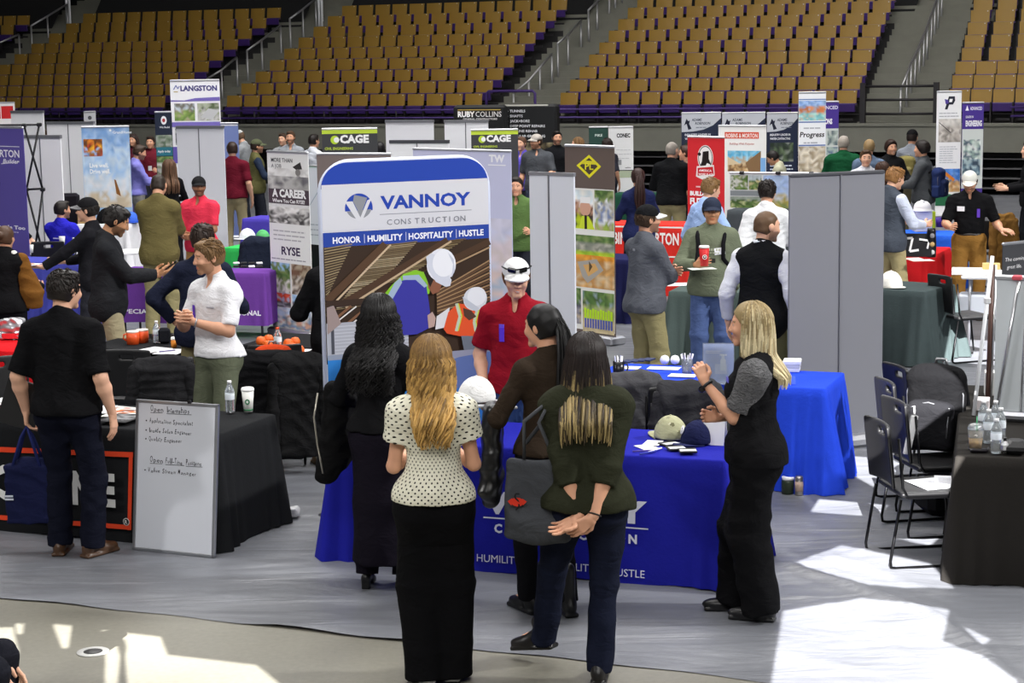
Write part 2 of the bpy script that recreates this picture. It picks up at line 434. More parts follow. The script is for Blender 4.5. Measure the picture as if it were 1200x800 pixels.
# seats
GOLD = mat('gold_seat', '#7f6325', .5, var=.16, vscale=1.5, spec=.3); SEATP = mat('purple_seat', '#35215c', .45); DARKST = mat('seat_standard', '#151216', .6)
TAGM = mat('seat_number_plate', '#9a958a', .5)
def seat_mesh(front=False):
    mb = MB(); w2 = .228
    tl = Matrix.Rotation(R(-9), 3, 'X')
    V = []; F = []                                                # curved gold back
    for j in range(5):
        z = .53 + .33 * j / 4
        for i in range(7):
            x = -w2 + 2 * w2 * i / 6; V.append((x * (1 - .03 * (1 - j / 4)), .03 + (z - .53) * .16 - .018 * (1 - (x / w2) ** 2), z))
    n = len(V); V += [(x, y + .03, z) for x, y, z in V]
    for j in range(4):
        for i in range(6):
            a = j * 7 + i; F.append((a, a + 1, a + 8, a + 7)); F.append((n + a, n + a + 7, n + a + 8, n + a + 1))
    rim = [0, 1, 2, 3, 4, 5, 6, 13, 20, 27, 34, 33, 32, 31, 30, 29, 28, 21, 14, 7]
    for a, b in zip(rim, rim[1:] + rim[:1]): F.append((a, a + n, b + n, b))
    mb.set(m=0, smooth=False).add(V, F)
    mb.set(m=1).box((0, -.045, .47), (.44, .05, .2), rot=Matrix.Rotation(R(8), 3, 'X'), bev=.015)
    mb.box((0, .0, .555), (.50, .03, .03))
    mb.set(m=2).box((-.255, 0, .33), (.03, .2, .5)); mb.box((0, .03, .2), (.3, .05, .05))
    mb.set(m=3).add([(.165, -.004 + .30 * .16, .82), (.195, -.002 + .30 * .16, .82), (.195, .002 + .30 * .16, .845), (.165, .0 + .30 * .16, .845)], [(0, 1, 2, 3)])
    return mb
sm = seat_mesh()
proto = sm.build('stadium_seat', [GOLD, SEATP, DARKST, TAGM]); SEAT_ME = proto.data; bpy.data.objects.remove(proto)
ORD = ['bottom', 'second', 'third', 'fourth', 'fifth', 'sixth', 'seventh', 'eighth', 'top']
SEC_TXT = {'centre': 'block between the middle stairways', 'right': 'wide block left of the gated stairway', 'far right': 'block at the right picture edge', 'left': 'shadowed block above the tall white sign', 'far left': 'small block in the upper left corner'}
n_seat = 0; rest = MB()
for sec in ['far right', 'right', 'centre', 'left', 'far left']:
    for k in range(1, 10):
        l0, l1 = ends(sec, k); n = max(1, round((l1 - l0) / .535))
        if sec == 'far left' : n = min(n, 6)
        for i in range(n):
            if sec == 'far left':
                l = l1 - (i + .5) * .535
                if k < 7: continue
            else: l = l0 + (l1 - l0) * (i + .5) / n
            p = SP(l, row_o(k), row_z(k)); 
            if n_seat < 298 and not (sec == 'left' and k > 2):
                o = link('stadium_seat', SEAT_ME); o.location = p; o.rotation_euler = (0, 0, PHI)
                tag(o, 'gold folding seat in the %s row of the %s' % (ORD[k - 1], SEC_TXT[sec]), 'seat', 'seats in the %s row of the %s' % (ORD[k - 1], SEC_TXT[sec])); n_seat += 1
            else:
                b0 = len(rest.v); m0 = Matrix.Rotation(PHI, 3, 'Z')
                rest.v.extend(tuple(m0 @ Vector(v) + p) for v in sm.v); rest.f.extend(tuple(b0 + q for q in f_) for f_ in sm.f)
                rest.m.extend(sm.m); rest.c.extend(sm.c); rest.sm.extend(sm.sm)
ro = rest.build('distant_seats', [GOLD, SEATP, DARKST, TAGM])
tag(ro, 'rows of gold seats in the shadowed far left block of the stand', 'seats', kind='stuff')
print('SEATS', n_seat)

# railings on the stand
def pipe(mb, pts, r=.025): mb.tube(pts, r, 7)
rl = thing('front_railing', 'purple two-pipe railing with dark posts along the top of the stand wall', 'railing', SP(0, .1, 1.55))
def in_local(o, p): return o.matrix_basis.inverted() @ p if False else p - o.location
for z in (1.90, 1.71):
    m = MB(); pipe(m, [in_local(rl, SP(-30, .1, z)), in_local(rl, SP(-3.2, .1, z))]); pipe(m, [in_local(rl, SP(.6, .1, z)), in_local(rl, SP(8, .1, z))]); m.build('rail', PURP, rl)
for i in range(-14, 5):
    if i * 2.05 > -3.4 and i * 2.05 < .4: continue
    m = MB(); pipe(m, [in_local(rl, SP(i * 2.05, .1, 1.55)), in_local(rl, SP(i * 2.05, .1, 1.9))], .02); m.build('post', DARKST, rl)
def stair_pt(px, py, dz=0.0):
    "point of the sloping stairway surface behind picture point"
    d = ray(px, py); k = RISE / RUN
    # z = DECK0 + k*(off-FRONT)
    o0 = (CAM - A0).dot(NV); t = (DECK0 - .05 + k * (o0 - FRONT) - CAM.z) / (d.z - k * d.dot(NV))
    return CAM + d * t
def handrail(label, top, posts, col=STEEL):
    P = [stair_pt(x, yb) for x, yt, yb in posts]
    r_ = thing('stair_handrail', label, 'handrail', P[0])
    tops = []
    for (x, yt, yb), p in zip(posts, P):
        h = (yb - yt) / FOCAL * p.y; q = p + Vector((0, 0, h)); tops.append(q)
        m = MB(); pipe(m, [p - r_.location - Vector((0, 0, .3)), q - r_.location], .028); m.build('post', col, r_)
    if len(tops) > 1:
        m = MB(); pipe(m, [q - r_.location for q in tops], .03); m.build('rail', col, r_)
handrail('grey steel handrail at the foot of the stairs right of the shadowed seats', None, [(244, 93, 130), (261, 83, 125), (279, 68, 110)])
handrail('grey steel handrail halfway up the stairs right of the shadowed seats', None, [(291, 60, 103), (308, 48, 90), (330, 31, 71)])
handrail('grey steel handrail uppermost on the stairs right of the shadowed seats', None, [(341, 23, 64), (356, 12, 52), (371, 0, 40)])
handrail('grey steel handrail in the upper left corner by the leftmost stairs', None, [(38, 31, 61), (57, 20, 50), (80, 6, 37)])
handrail('short grey handrail at the left edge below the leftmost stairs', None, [(-8, 55, 88), (24, 41, 74)])
handrail('grey handrail at the foot of the middle stairway above the black signs', None, [(602, 110, 128), (620, 95, 121), (633, 80, 116), (647, 64, 105)])
handrail('grey handrail halfway up the middle stairway', None, [(654, 52, 97), (666, 42, 85), (681, 25, 62)])
handrail('grey handrail near the top of the middle stairway', None, [(690, 13, 55), (700, 3, 43), (714, -12, 26), (721, -20, 19), (729, -30, 8)])
handrail('long grey handrail with close posts up the right-hand stairway', None, [(1055, 106, 140), (1062, 88, 134), (1067, 75, 119), (1072, 65, 108), (1077, 54, 97), (1082, 42, 87), (1086, 32, 78), (1091, 18, 62), (1095, 6, 50), (1099, -5, 38), (1103, -16, 27)])
for px, lab in ((81, 'thick white double pole at the top of the leftmost stairs'), (376, 'thick white double pole on the stairs left of the middle seat block')):
    p = stair_pt(px, 35); t_ = thing('white_pole', lab, 'pole', p)
    for dx in (-.045, .045): m = MB(); pipe(m, [Vector((dx, 0, -.2)), Vector((dx, 0, 2.6))], .04); m.build('tube', mat('white_paint', '#d4d6da', .5), t_)
# dark gate rails across the foot of the right-hand stairway
g0, g1 = L_of(1011, .36, 1.8), L_of(1097, .36, 1.8)
gt = thing('stair_gate', 'dark four-bar gate across the foot of the right-hand stairway', 'gate', SP(g0, .36, 1.4))
for z in (1.46, 1.76, 2.07, 2.37): m = MB(); pipe(m, [SP(g0, .36, z) - gt.location, SP(g1, .36, z) - gt.location], .03); m.build('bar', DARKST, gt)
for l in (g0, g1): m = MB(); m.box(SP(l, .36, 1.75) - gt.location, (.12, .1, 1.4), rz=PHI); m.build('post', DARKST, gt)
g0, g1 = L_of(570, .33, 2.2), L_of(627, .33, 2.2)
gt = thing('rail_loop', 'purple tube loop rail behind the black two-part sign', 'railing', SP(g0, .33, 1.5))
m = MB(); pipe(m, [SP(g0, .33, 1.5) - gt.location, SP(g0, .33, 2.28) - gt.location, SP(g0 + .06, .33, 2.34) - gt.location, SP(g1 - .06, .33, 2.34) - gt.location, SP(g1, .33, 2.28) - gt.location, SP(g1, .33, 1.5) - gt.location], .035); m.build('tube', PURP, gt)
# ------------------------------------------------------------------ banner stands
class Sheet(Canvas):
    "artwork addressed in photo pixels of the banner's left edge"
    def setpx(s, x0, x1, yt, hpx, slope=0.0): s.px = (x0, x1, yt, hpx); s.slope = slope; return s
    def pt(s, a, b, k=None):
        x0, x1, yt, hpx = s.px
        return Canvas.pt(s, (a - x0) / (x1 - x0) * s.W, (1 - (b - yt) / hpx) * s.H, k)
    def text(s, t, x, y, w=None, h=None, col='#000000', bold=.02, shear=0, align='l'):
        v, f = text_geo(t, bold, shear)
        if not len(v): return s
        s.k += 1; mn = v.min(0); mx = v.max(0); ch = .729
        sy = (h / ch) if h else w / (mx[0] - mn[0]); sx = (w / (mx[0] - mn[0])) if w else sy
        wd = (mx[0] - mn[0]) * sx
        if align == 'c': x -= wd / 2
        s.mb.set(col=col); s.mb.add([s.pt(x + (a - mn[0]) * sx, y - b * sy) for a, b, _ in v], f)
        return s
    def photo(s, x0, y0, x1, y1, bands, nx=12, ny=9, jit=.1, seed=1):
        return Canvas.photo(s, x0, y1, x1, y0, bands, nx, ny, jit, seed)
GREYBACK = mat('banner_back_grey', '#b4b5ba', .6, var=.05, vscale=1.2)
def banner(name, label, x0, x1, yt, Y0, Y1=None, zb=.0, col='#ffffff', kind='roll', group=None, cat='banner', th=.006, m=None, back=False, seams=()):
    Y1 = Y1 or Y0
    a = at(x0, yt, Y0); zt = a.z; bx = wx(x1, Y1, zt)
    p0, p1 = Vector((a.x, Y0, zb)), Vector((bx, Y1, zb)); W = (p1 - p0).length; h = zt - zb
    rz = math.atan2(Y1 - Y0, bx - a.x)
    t = thing(name, label, cat, (p0 + p1) / 2, rz, group)
    mm = m or mat('sheet_' + col.strip('#'), col, .55, var=.03, vscale=2)
    z0 = .09 if kind == 'roll' else (0 if kind != 'table' else .02)
    if kind == 'pop':
        MB().box((0, 0, h / 2), (W, .22, h), bev=.05).build('curved_panel', mm, t)
    else:
        MB().box((0, 0, (z0 + h) / 2), (W, th, h - z0)).build('banner_sheet', mm, t)
    yf = -.11 if kind == 'pop' else -th / 2
    if kind in ('roll', 'table'):
        if kind == 'roll': MB().box((0, .03, .05), (W + .03, .22, .1), bev=.02).build('base', metl('#b9babf', .4), t)
        MB().box((0, 0, h + .008), (W + .005, .028, .03), bev=.008).build('top_rail', metl('#c9cacf', .4), t)
        pm = MB(); pm.tube([(0, -.02 if back else .035, z0), (0, -.02 if back else .035, h)], .011); pm.build('support_pole', metl('#8c8d92', .4), t)
    for sx in seams:
        q = -W / 2 + W * (sx - x0) / (x1 - x0)
        MB().box((q, yf - .004, h / 2 + .02), (.014, .008, h - .06)).build('seam', metl('#8a8b92', .5), t)
    c = Sheet((-W / 2, yf - .0015, 0), (W, 0, 0), (0, 0, h), W, h, lift=.00015 * Y0 / 12).setpx(x0, x1, yt, h * FOCAL / Y0)
    c.root = t; c.h = h; c.Wm = W
    return c
SKY = ['#9cc4e8', '#b8d4ee']; GREEN = ['#55763e', '#6f8f4e', '#4a6238', '#87995f']; GREYS = ['#8a8a88', '#b0aeaa', '#6e6c68', '#cfcdc8']; EARTH = ['#c8985c', '#d8a868', '#b98850', '#d9c09a']
def art(c): return c.build('print', c.root)

# --- the large arched fabric stand in the foreground
def arch_stand():
    Y0 = gp(384, 612).y; Y1 = Y0 * 1.04
    x0, x1 = 374.5, 571; a = at(x0, 206, Y0); zt = at(420, 190, Y0).z; bx = wx(x1, Y1, 2.2)
    p0, p1 = Vector((a.x, Y0, 0)), Vector((bx, Y1, 0)); W = (p1 - p0).length
    t = thing('fabric_banner_stand', 'tall arched fabric stand with blue top band and two hard-hatted workers pictured', 'banner', (p0 + p1) / 2, math.atan2(Y1 - Y0, bx - a.x))
    h = zt; r = .21; hp = h * FOCAL / Y0; yt = 190
    prof = [(-W / 2, .02)] + [(W / 2, .02)] + [(W / 2 - r + r * math.cos(R(i * 9)), h - r + r * math.sin(R(i * 9))) for i in range(11)] + [(-W / 2 + r - r * math.sin(R(i * 9)), h - r + r * math.cos(R(i * 9))) for i in range(11)]
    m = MB().set(col='#e9e9ec').prism(prof, (0, .018, 0), (1, 0, 0), (0, 0, 1), (0, -.036, 0)); m.build('fabric_sleeve', CLOTHPRINT, t)
    fr = MB(); pts = [(x, 0, z) for x, z in prof[1:]] + [(-W / 2, 0, .02)]; fr.tube(pts, .019, 10); fr.set(col='#dfe2ea'); fr.build('tube_frame', mat('sleeve_edge', '#cfd6ea', .6), t)
    for s in (-1, 1): MB().box((s * (W / 2 - .02), 0, .012), (.07, .42, .024), bev=.008).build('foot', metl('#77787c', .4), t)
    c = Sheet((-W / 2, -.0192, 0), (W, 0, 0), (0, 0, h), W, h, lift=.00012).setpx(x0, x1, yt, hp)
    rp = 30
    BL = '#2745a8'
    # the blue top, following the arch
    ar = [(x0, 216)] + [(x0 + rp * .98 - rp * math.cos(R(i * 9)) + .5, 190.6 + rp - rp * math.sin(R(i * 9))) for i in range(11)] + [(x1 - rp + rp * math.sin(R(i * 9)) - .5, 190.6 + rp - rp * math.cos(R(i * 9))) for i in range(11)] + [(x1, 216)]
    c.poly(ar, BL)
    c.rect(x0 + .5, 216, x1 - .5, 271, '#d3d4da')
    # emblem: split disc with a V
    c.circ(417, 245, 16, BL, 17.5, a0=170, a1=370); c.circ(417, 243, 15, '#8d9096', 14.5, a0=15, a1=158)
    c.poly([(401, 236.5), (410, 236.5), (418.5, 256), (427, 236), (432, 234), (420.5, 260), (415, 260)], '#d6d7dc')
    c.poly([(410.5, 236.5), (412, 229), (427, 233), (418.6, 254.5)], '#8d9096')
    c.text('VANNOY', 442, 247, 107, 15.5, BL, bold=.035)
    c.rect(441, 253.2, 550, 254, '#8b8e98')
    x = 449
    for ch in 'CONSTRUCTION':
        c.text(ch, x, 266.5, None, 6.8, '#7f828c', bold=.01); x += 8.2 if ch != 'I' else 5.2
    c.rect(x0 + .5, 272, x1 - .5, 289, '#2a469f')
    for s_, xa, wd in (('HONOR', 386, 32), ('HUMILITY', 426, 41), ('HOSPITALITY', 474, 53), ('HUSTLE', 534, 30)):
        c.text(s_, xa, 285, wd, 7.4, '#eef0f6', bold=.03)
    for xa in (422, 470.5, 530.5): c.rect(xa, 276, xa + .7, 286.5, '#c8cee6')
    # the photograph: decked roof on beams, two workers
    c.rect(x0 + .5, 289, x1 - .5, 428, '#3a2c22')
    def clip(pts): return [(min(x1 - .6, max(x0 + .6, x)), y) for x, y in pts]
    rnd = random.Random(4)
    for i in range(26):                                            # corrugated deck seen in the bays
        y = 290 + i * 3.2
        c.poly(clip([(376, y + 1.5), (376, y), (408 - i * 1.6, y - 4), (408 - i * 1.6, y - 2.6)]), rnd.choice(['#8c7c5e', '#9c8c6c', '#7c6c52']))
    for i in range(34):
        xa, ya = 442 - i * 1.7, 290 + i * 2.2; wd = 42 - i * .3
        c.poly(clip([(xa, ya), (xa + wd, ya - 2.5), (xa + wd, ya - 1.3), (xa, ya + 1.2)]), rnd.choice(['#8f7f62', '#a59473', '#7d6c50', '#b5a688']))
    for i in range(24):
        xa, ya = 516 - i * 3.4, 289 + i * 2.0
        c.poly(clip([(xa, ya), (xa + 26, ya - 1.6), (xa + 26, ya - .5), (xa, ya + 1.1)]), rnd.choice(['#7f6d50', '#93825f', '#6c5a40']))
    for pts, w_, col in (([(377, 352), (446, 289)], 9, '#57402e'), ([(378, 362), (452, 290)], 2.2, '#c9b394'), ([(397, 356), (520, 289)], 9, '#4d3829'), ([(398, 362), (524, 290)], 2.4, '#bfa888'),
                         ([(420, 358), (575, 293)], 8, '#4a3627'), ([(422, 362), (572, 300)], 2, '#a68c6c')):
        c.line(clip(pts), w_, col)
    for k in range(7):
        y = 316 + k * 7.5; c.line([(505, y + 34 - k * 3.5), (570, y)], 1.6, '#9c7f5e'); c.line([(505, y + 36.5 - k * 3.5), (570, y + 3)], 2.4, '#5c4431')
    c.rect(x0 + .5, 352, 470, 360, '#3b2d24'); 
    for k in range(4): c.line([(378 + k * 22, 380), (404 + k * 22, 360)], 3, '#7b5840'); c.line([(384 + k * 22, 380), (410 + k * 22, 361)], 1.6, '#e0ddd6')
    c.rect(x0 + .5, 379, 470, 420, '#a9acb4')
    for k in range(9): c.rect(384, 383 + k * 4, 470, 384 + k * 4, '#c3c5cc')
    for xa in (380, 419): c.rect(xa, 358, xa + 3.5, 416, '#4a4c54')
    c.poly([(376, 360), (384, 358), (392, 380), (376, 392)], '#9a8a86')
    # left worker
    c.poly([(428, 378), (436, 356), (452, 338), (466, 326), (480, 322), (492, 326), (497, 345), (496, 352), (470, 352), (446, 372), (440, 392)], '#84c331')
    c.poly([(447, 350), (462, 334), (478, 332), (492, 338), (495, 362), (498, 392), (480, 400), (455, 400), (442, 390)], '#3b3a9c')
    c.poly([(438, 366), (455, 336), (462, 330), (464, 336), (448, 362), (441, 378)], '#9fb2c8')
    c.poly([(465, 328), (484, 328), (494, 342), (490, 344), (480, 334), (465, 333)], '#9fb2c8')
    c.poly([(493, 326), (503, 322), (511, 342), (508, 350), (500, 353), (495, 345)], '#8a5a44'); c.poly([(490, 326), (499, 318), (503, 332), (497, 344)], '#2a2320')
    c.circ(511, 318, 17.5, '#dfe2ea', 20); c.poly([(493, 307), (499, 303), (505, 306), (523, 337), (521, 344), (516, 345), (504, 338), (495, 322)], '#cfd4e0')
    c.circ(514, 316, 13.5, '#e9ecf2', 16.5); c.poly([(519, 303), (526, 312), (527, 326), (523, 334), (525, 318)], '#c3c9d8')
    c.poly([(493, 378), (499, 374), (503, 382), (501, 392), (494, 394)], '#b79c92')
    c.poly([(504, 380), (520, 370), (516, 394), (502, 396)], '#d8d9dc')
    # right worker
    c.poly([(512, 396), (518, 376), (530, 366), (548, 370), (562, 374), (569, 380), (566, 398), (548, 410), (530, 406), (516, 402)], '#d9532c')
    for pts in ([(528, 366), (532, 382), (527, 400)], [(553, 376), (549, 390), (551, 402)]): c.line(pts, 3.4, '#b8c6b0'); c.line([(a_ + 2.3, b_) for a_, b_ in pts], 1.2, '#b9d640')
    c.poly([(536, 372), (546, 376), (552, 384), (543, 388), (537, 382)], '#51382e')
    c.circ(551, 362, 14.5, '#cdd2da', 14.5); c.circ(553, 359, 11.5, '#dde1e8', 11.5); c.poly([(535, 358), (541, 362), (556, 374), (552, 378), (540, 370)], '#b9c0cc')
    c.poly([(533, 406), (552, 408), (556, 424), (536, 424)], '#6a7280'); c.poly([(552, 410), (566, 406), (568, 428), (556, 428)], '#5b5560')
    c.rect(470, 424, x1 - .6, 436, '#8d90a6')
    c.poly([(500, 440), (530, 432), (571, 428), (571, 470), (500, 470)], '#5b6ea6')
    # blue foot of the print
    c.rect(x0 + .5, 417, 500, 424, '#8d97a8'); c.rect(x0 + .5, 423, 500, 500, '#2f7cc4'); c.rect(x0 + .5, 500, 571, 560, '#2b66b4'); c.rect(x0 + .5, 535, 571, 604, '#2a3fae'); c.rect(500, 470, 571, 535, '#2b6cb8')
    c.rect(392.5, 438, 394, 520, '#cfe0f0')
    c.poly([(399, 442), (411, 442), (411, 446), (404, 446), (404, 450), (410, 450), (410, 454), (404, 454), (404, 458), (411, 458), (411, 462), (399, 462)], '#dceaf6')
    c.text('ENGINEER', 399, 500, 95, 11, '#dceaf6')
    c.build('print', t)
arch_stand()

# --- roll-up banners and pop-up panels, front to back
c = banner('popup_display', 'tall grey two-panel pop-up seen from behind at the end of the blue table', 925, 1036, 206, gp(936, 530).y, gp(1036, 527).y * 1.02, th=.02, m=mat('popup_grey', '#7a7b82', .55, var=.04, vscale=.8), kind='plain', seams=(984,))
MB().box((0, .02, .05), (c.Wm + .12, .3, .1), bev=.03).build('base', metl('#c4c5ca', .35), c.root)
MB().box((0, 0, c.h), (c.Wm, .04, .03), bev=.008).build('top_rail', metl('#6c6d72', .4), c.root)
c = banner('popup_display', 'white-grey two-panel banner back directly right of the man in the red polo', 621, 673, 203, 16.2, 15.9, m=mat('pale_back', '#d3d6de', .5, var=.03, vscale=1), kind='plain', th=.02, seams=(644,))
MB().box((0, 0, c.h), (c.Wm + .01, .03, .03)).build('top_rail', metl('#b5b6bc', .4), c.root)
c = banner('rollup_banner', 'brown banner with a yellow diamond emblem and construction-site photos', 662, 720, 171, 20.6, 20.0, col='#63554f')
c.poly([(676, 193), (691, 180), (705, 193), (691, 207)], '#e6dc2c'); c.poly([(680, 193), (691, 183.5), (701, 193), (691, 203)], '#4a3f36'); c.poly([(681, 191), (685, 187), (697, 187), (701, 191)], '#d9cf36'); c.text('PL', 686, 197, 10, 8, '#e6dc2c')
c.rect(662.5, 219, 719.5, 384, '#e9e9e4')
c.photo(663, 221, 695, 266, [(.3, ['#dce8ee', '#f0efe8']), (.6, ['#c79a80', '#eee', '#8d5a46']), (1, ['#c9d82a', '#b5cf2c', '#463a34'])], 6, 9, seed=2); c.circ(686, 242, 6.5, '#d4a48c', 9); c.rect(680, 229, 692, 236, '#f2f2f2'); c.poly([(678, 266), (682, 251), (690, 251), (697, 266)], '#cfe03a'); c.rect(685, 250, 688, 266, '#26221f')
c.photo(697, 220, 719, 266, [(.25, GREEN), (.8, ['#c9ccd2', '#e6e8ec', '#7f8fb8', '#b5b0a0']), (1, ['#9ab04f', '#b9ae8c'])], 8, 12, seed=3)
c.photo(662.5, 273, 719.5, 296, [(.35, GREEN), (.8, ['#9a9a90', '#b5b2a4', '#84887c']), (1, ['#b6cf3c', '#9cc03a'])], 14, 7, seed=4)
c.photo(662.5, 296, 719.5, 334, [(.15, ['#d98a2a', '#e2a040']), (1, EARTH)], 12, 9, seed=5); c.poly([(676, 305), (699, 300), (707, 312), (688, 329), (682, 322)], '#a9a49c'); c.poly([(683, 308), (697, 305), (701, 312), (689, 321)], '#d6a868'); c.poly([(690, 303), (694, 309), (690, 316)], '#5a4a34')
c.photo(663, 336, 680, 378, [(.4, GREEN), (1, ['#8f90a0', '#b9aa92', '#5c5a6a'])], 5, 10, seed=6)
c.photo(682, 338, 719, 386, [(.35, GREEN + ['#8fa0a8']), (.6, ['#b9b98c', '#9aa86c']), (1, ['#c8b892'])], 12, 10, seed=7)
for i in range(11): c.rect(684 + i * 3.1, 358 + (i % 3), 686.4 + i * 3.1, 370, '#b8e02a'); c.rect(684.3 + i * 3.1, 370, 686.2 + i * 3.1, 381, '#4a5cae')
c.rect(662.5, 388, 719.5, 402, '#63554f'); c.rect(664, 391, 690, 397, '#e6dc2c'); art(c)
c = banner('wide_banner', 'pale lavender wide banner behind the arched stand with white lettering', 484, 599, 175, 21.6, 20.6, col='#c9cbe8', kind='table')
c.photo(484.5, 250, 598.5, 390, [(.15, ['#c9cbe6', '#d2d0e4']), (.45, ['#d6c9d2', '#cfd0e2', '#dccfd0']), (.75, ['#b9bcd8', '#d8c4c2', '#a9b8cc']), (1, ['#c2d2ee', '#b5c9ea'])], 16, 18, jit=.06, seed=8)
c.text('TW', 574, 186.5, 18, 8, '#f4f4fb', bold=.05); c.rect(573, 189.5, 593, 190.7, '#f4f4fb'); art(c)
c = banner('banner_back', 'taupe plain banner back just above the arched stand', 371, 458, 181, 22.5, 22.2, col='#6f6360', kind='table'); art(c.rect(371.5, 183, 372, 184, '#6f6360'))
c = banner('rollup_banner', 'white banner with a capped graduate and bold career slogan', 313, 361, 178, 21.3, 20.7, col='#f1f1f0')
c.photo(313.5, 196, 361, 224, [(.5, ['#ecebea', '#f4f3f2', '#dcdad8']), (1, ['#b8b6b4', '#dad8d6', '#8c8a88'])], 10, 7, seed=9)
c.poly([(343, 194), (352, 188), (354, 196), (347, 197)], '#3c3a3a'); c.circ(349, 200, 3, '#8a8684', 4); c.poly([(345, 206), (350, 203), (355, 208), (357, 224), (343, 224)], '#a3a09e')
c.rect(313.5, 212, 361, 237, '#5c5057'); c.photo(313.5, 205, 361, 222, [(1, ['#c9c7c5', '#a5a3a1', '#77757a'])], 9, 4, seed=10); c.rect(313.5, 220, 361, 237, '#54474f')
c.text('MORE THAN', 318, 189, 25, 5, '#3a3940', bold=.005); c.text('A JOB', 318, 195.5, 12, 4.6, '#6a6970', bold=0)
c.text('A CAREER', 318, 229, 40, 9, '#ffffff', bold=.05); c.text('Where You Can RYSE!', 318, 235.5, 38, 4.2, '#ffffff', bold=.03); c.text('Full Time & Internship Opportunities', 318, 239.5, 42, 1.9, '#ffffff')
c.photo(313.5, 241, 361, 260, [(.3, ['#dcdad6', '#efedea']), (1, ['#4c4a4a', '#8c8a88', '#c5c3c0', '#e0dedc'])], 14, 7, jit=.2, seed=11)
c.rect(313.5, 260, 361.0, 306, '#f3f3f2'); c.lines_of_text(318, 358, (268, 273, 278), 1.5, '#b9b7bc'); c.text('RYSE', 327, 296, 22, 9.5, '#3d2f4e', bold=.03); c.lines_of_text(315, 359, (301,), 1.2, '#9d9ba2')
c.photo(313.5, 306, 336, 341, [(.25, SKY + GREEN), (.5, GREEN), (1, ['#c9c4ba', '#e0dcd4', '#7c8a5c'])], 9, 10, seed=12); c.photo(338, 306, 361, 341, [(.4, ['#7a5c48', '#b9a890']), (1, ['#d8cfc2', '#a89a88', '#6a5a4c'])], 8, 9, seed=13)
c.photo(313.5, 342, 336, 358, [(.6, ['#d9563c', '#c84a34', '#9fb0c4']), (1, ['#4c4a4e', '#a2a0a4'])], 8, 6, seed=14); c.photo(338, 342, 361, 358, [(.5, SKY), (1, ['#5c5a62', '#a8a4a0'])], 8, 5, seed=15)
c.photo(313.5, 359, 361, 382, [(.4, ['#b9c9dc', '#dcdcdc']), (1, ['#d8d4ce', '#8a8c90', '#c89a84', '#6f8fb4'])], 14, 8, seed=16); c.rect(313.5, 383, 361, 397, '#4b3361'); art(c)
c = banner('rollup_banner', 'pale blue-white banner between the graduate banner and the arched stand', 360, 379, 195, 23.6, 23.4, col='#dfe8ee')
c.line([(362, 240), (372, 224), (377, 230)], .8, '#a8bcc9'); c.lines_of_text(362, 374, (262, 268, 274), 1.2, '#a9b8c2'); c.rect(360.5, 286, 378.5, 318, '#17171a'); art(c)
for x0, x1, yt, Y, lab in ((377, 442, 152, 28.0, 'black banner with lime stripe and white lettering above the arched stand'), (552, 607, 153, 30.5, 'black lime-striped banner left of the man in the grey tee')):
    c = banner('rollup_banner', lab, x0, x1, yt, Y, col='#3a3b3e')
    c.rect(x0, yt + .5, x1, yt + 5, '#cbe34a'); k = (x1 - x0) / 65
    c.circ(x0 + 15 * k, yt + 11 * k + 1, 5 * k, '#b9d63a'); c.circ(x0 + 17 * k, yt + 11 * k + 1, 3.2 * k, '#f4f4f4')
    c.text('CAGE', x0 + 21 * k, yt + 15.5 * k, 34 * k, 9 * k, '#f5f5f5', bold=.05)
    c.text('CIVIL ENGINEERING', x0 + 3 * k, yt + 23.5 * k, 33 * k, 3 * k, '#c3dc48'); c.text('LAND SURVEYING', x0 + 3 * k, yt + 29.5 * k, 29 * k, 3 * k, '#c3dc48')
    c.text('LANDSCAPE', x0 + 3 * k, yt + 36 * k, 24 * k, 3 * k, '#c3dc48'); art(c)
for x0, x1, yt, Y, lab, sm in ((452, 508, 142, 31.5, 'grey pop-up panel back right of the first lime-striped banner', ()), (457, 526, 166, 26.5, 'white double panel with dark top edge behind the arched stand', (489,)), (521, 572, 142, 32.5, 'white double panel back under the black two-part sign', (546,)),
                               (55, 110, 144, 33.0, 'white double panel back left of the sky-picture banner', (80,)), (28, 71, 160, 26.0, 'pale grey double panel back behind the black truss frame', (47,)), (207, 262, 149, 30.0, 'tall white-grey panel back in front of the tall white sign', (233,)),
                               (13, 51, 131, 35.0, 'white sheet banner in the far left corner', ())):
    c = banner('display_wall', lab, x0, x1, yt, Y, Y * .99, m=mat('panel_white_%d' % (x0 % 3), ('#dcdde4', '#ececf0', '#e2e3e8')[x0 % 3], .55, var=.03, vscale=1), kind='plain', th=.02, seams=sm)
    MB().box((0, 0, c.h), (c.Wm + .01, .05, .045)).build('top_rail', metl('#5a5a60' if x0 == 457 else '#9a9ba0', .45), c.root)
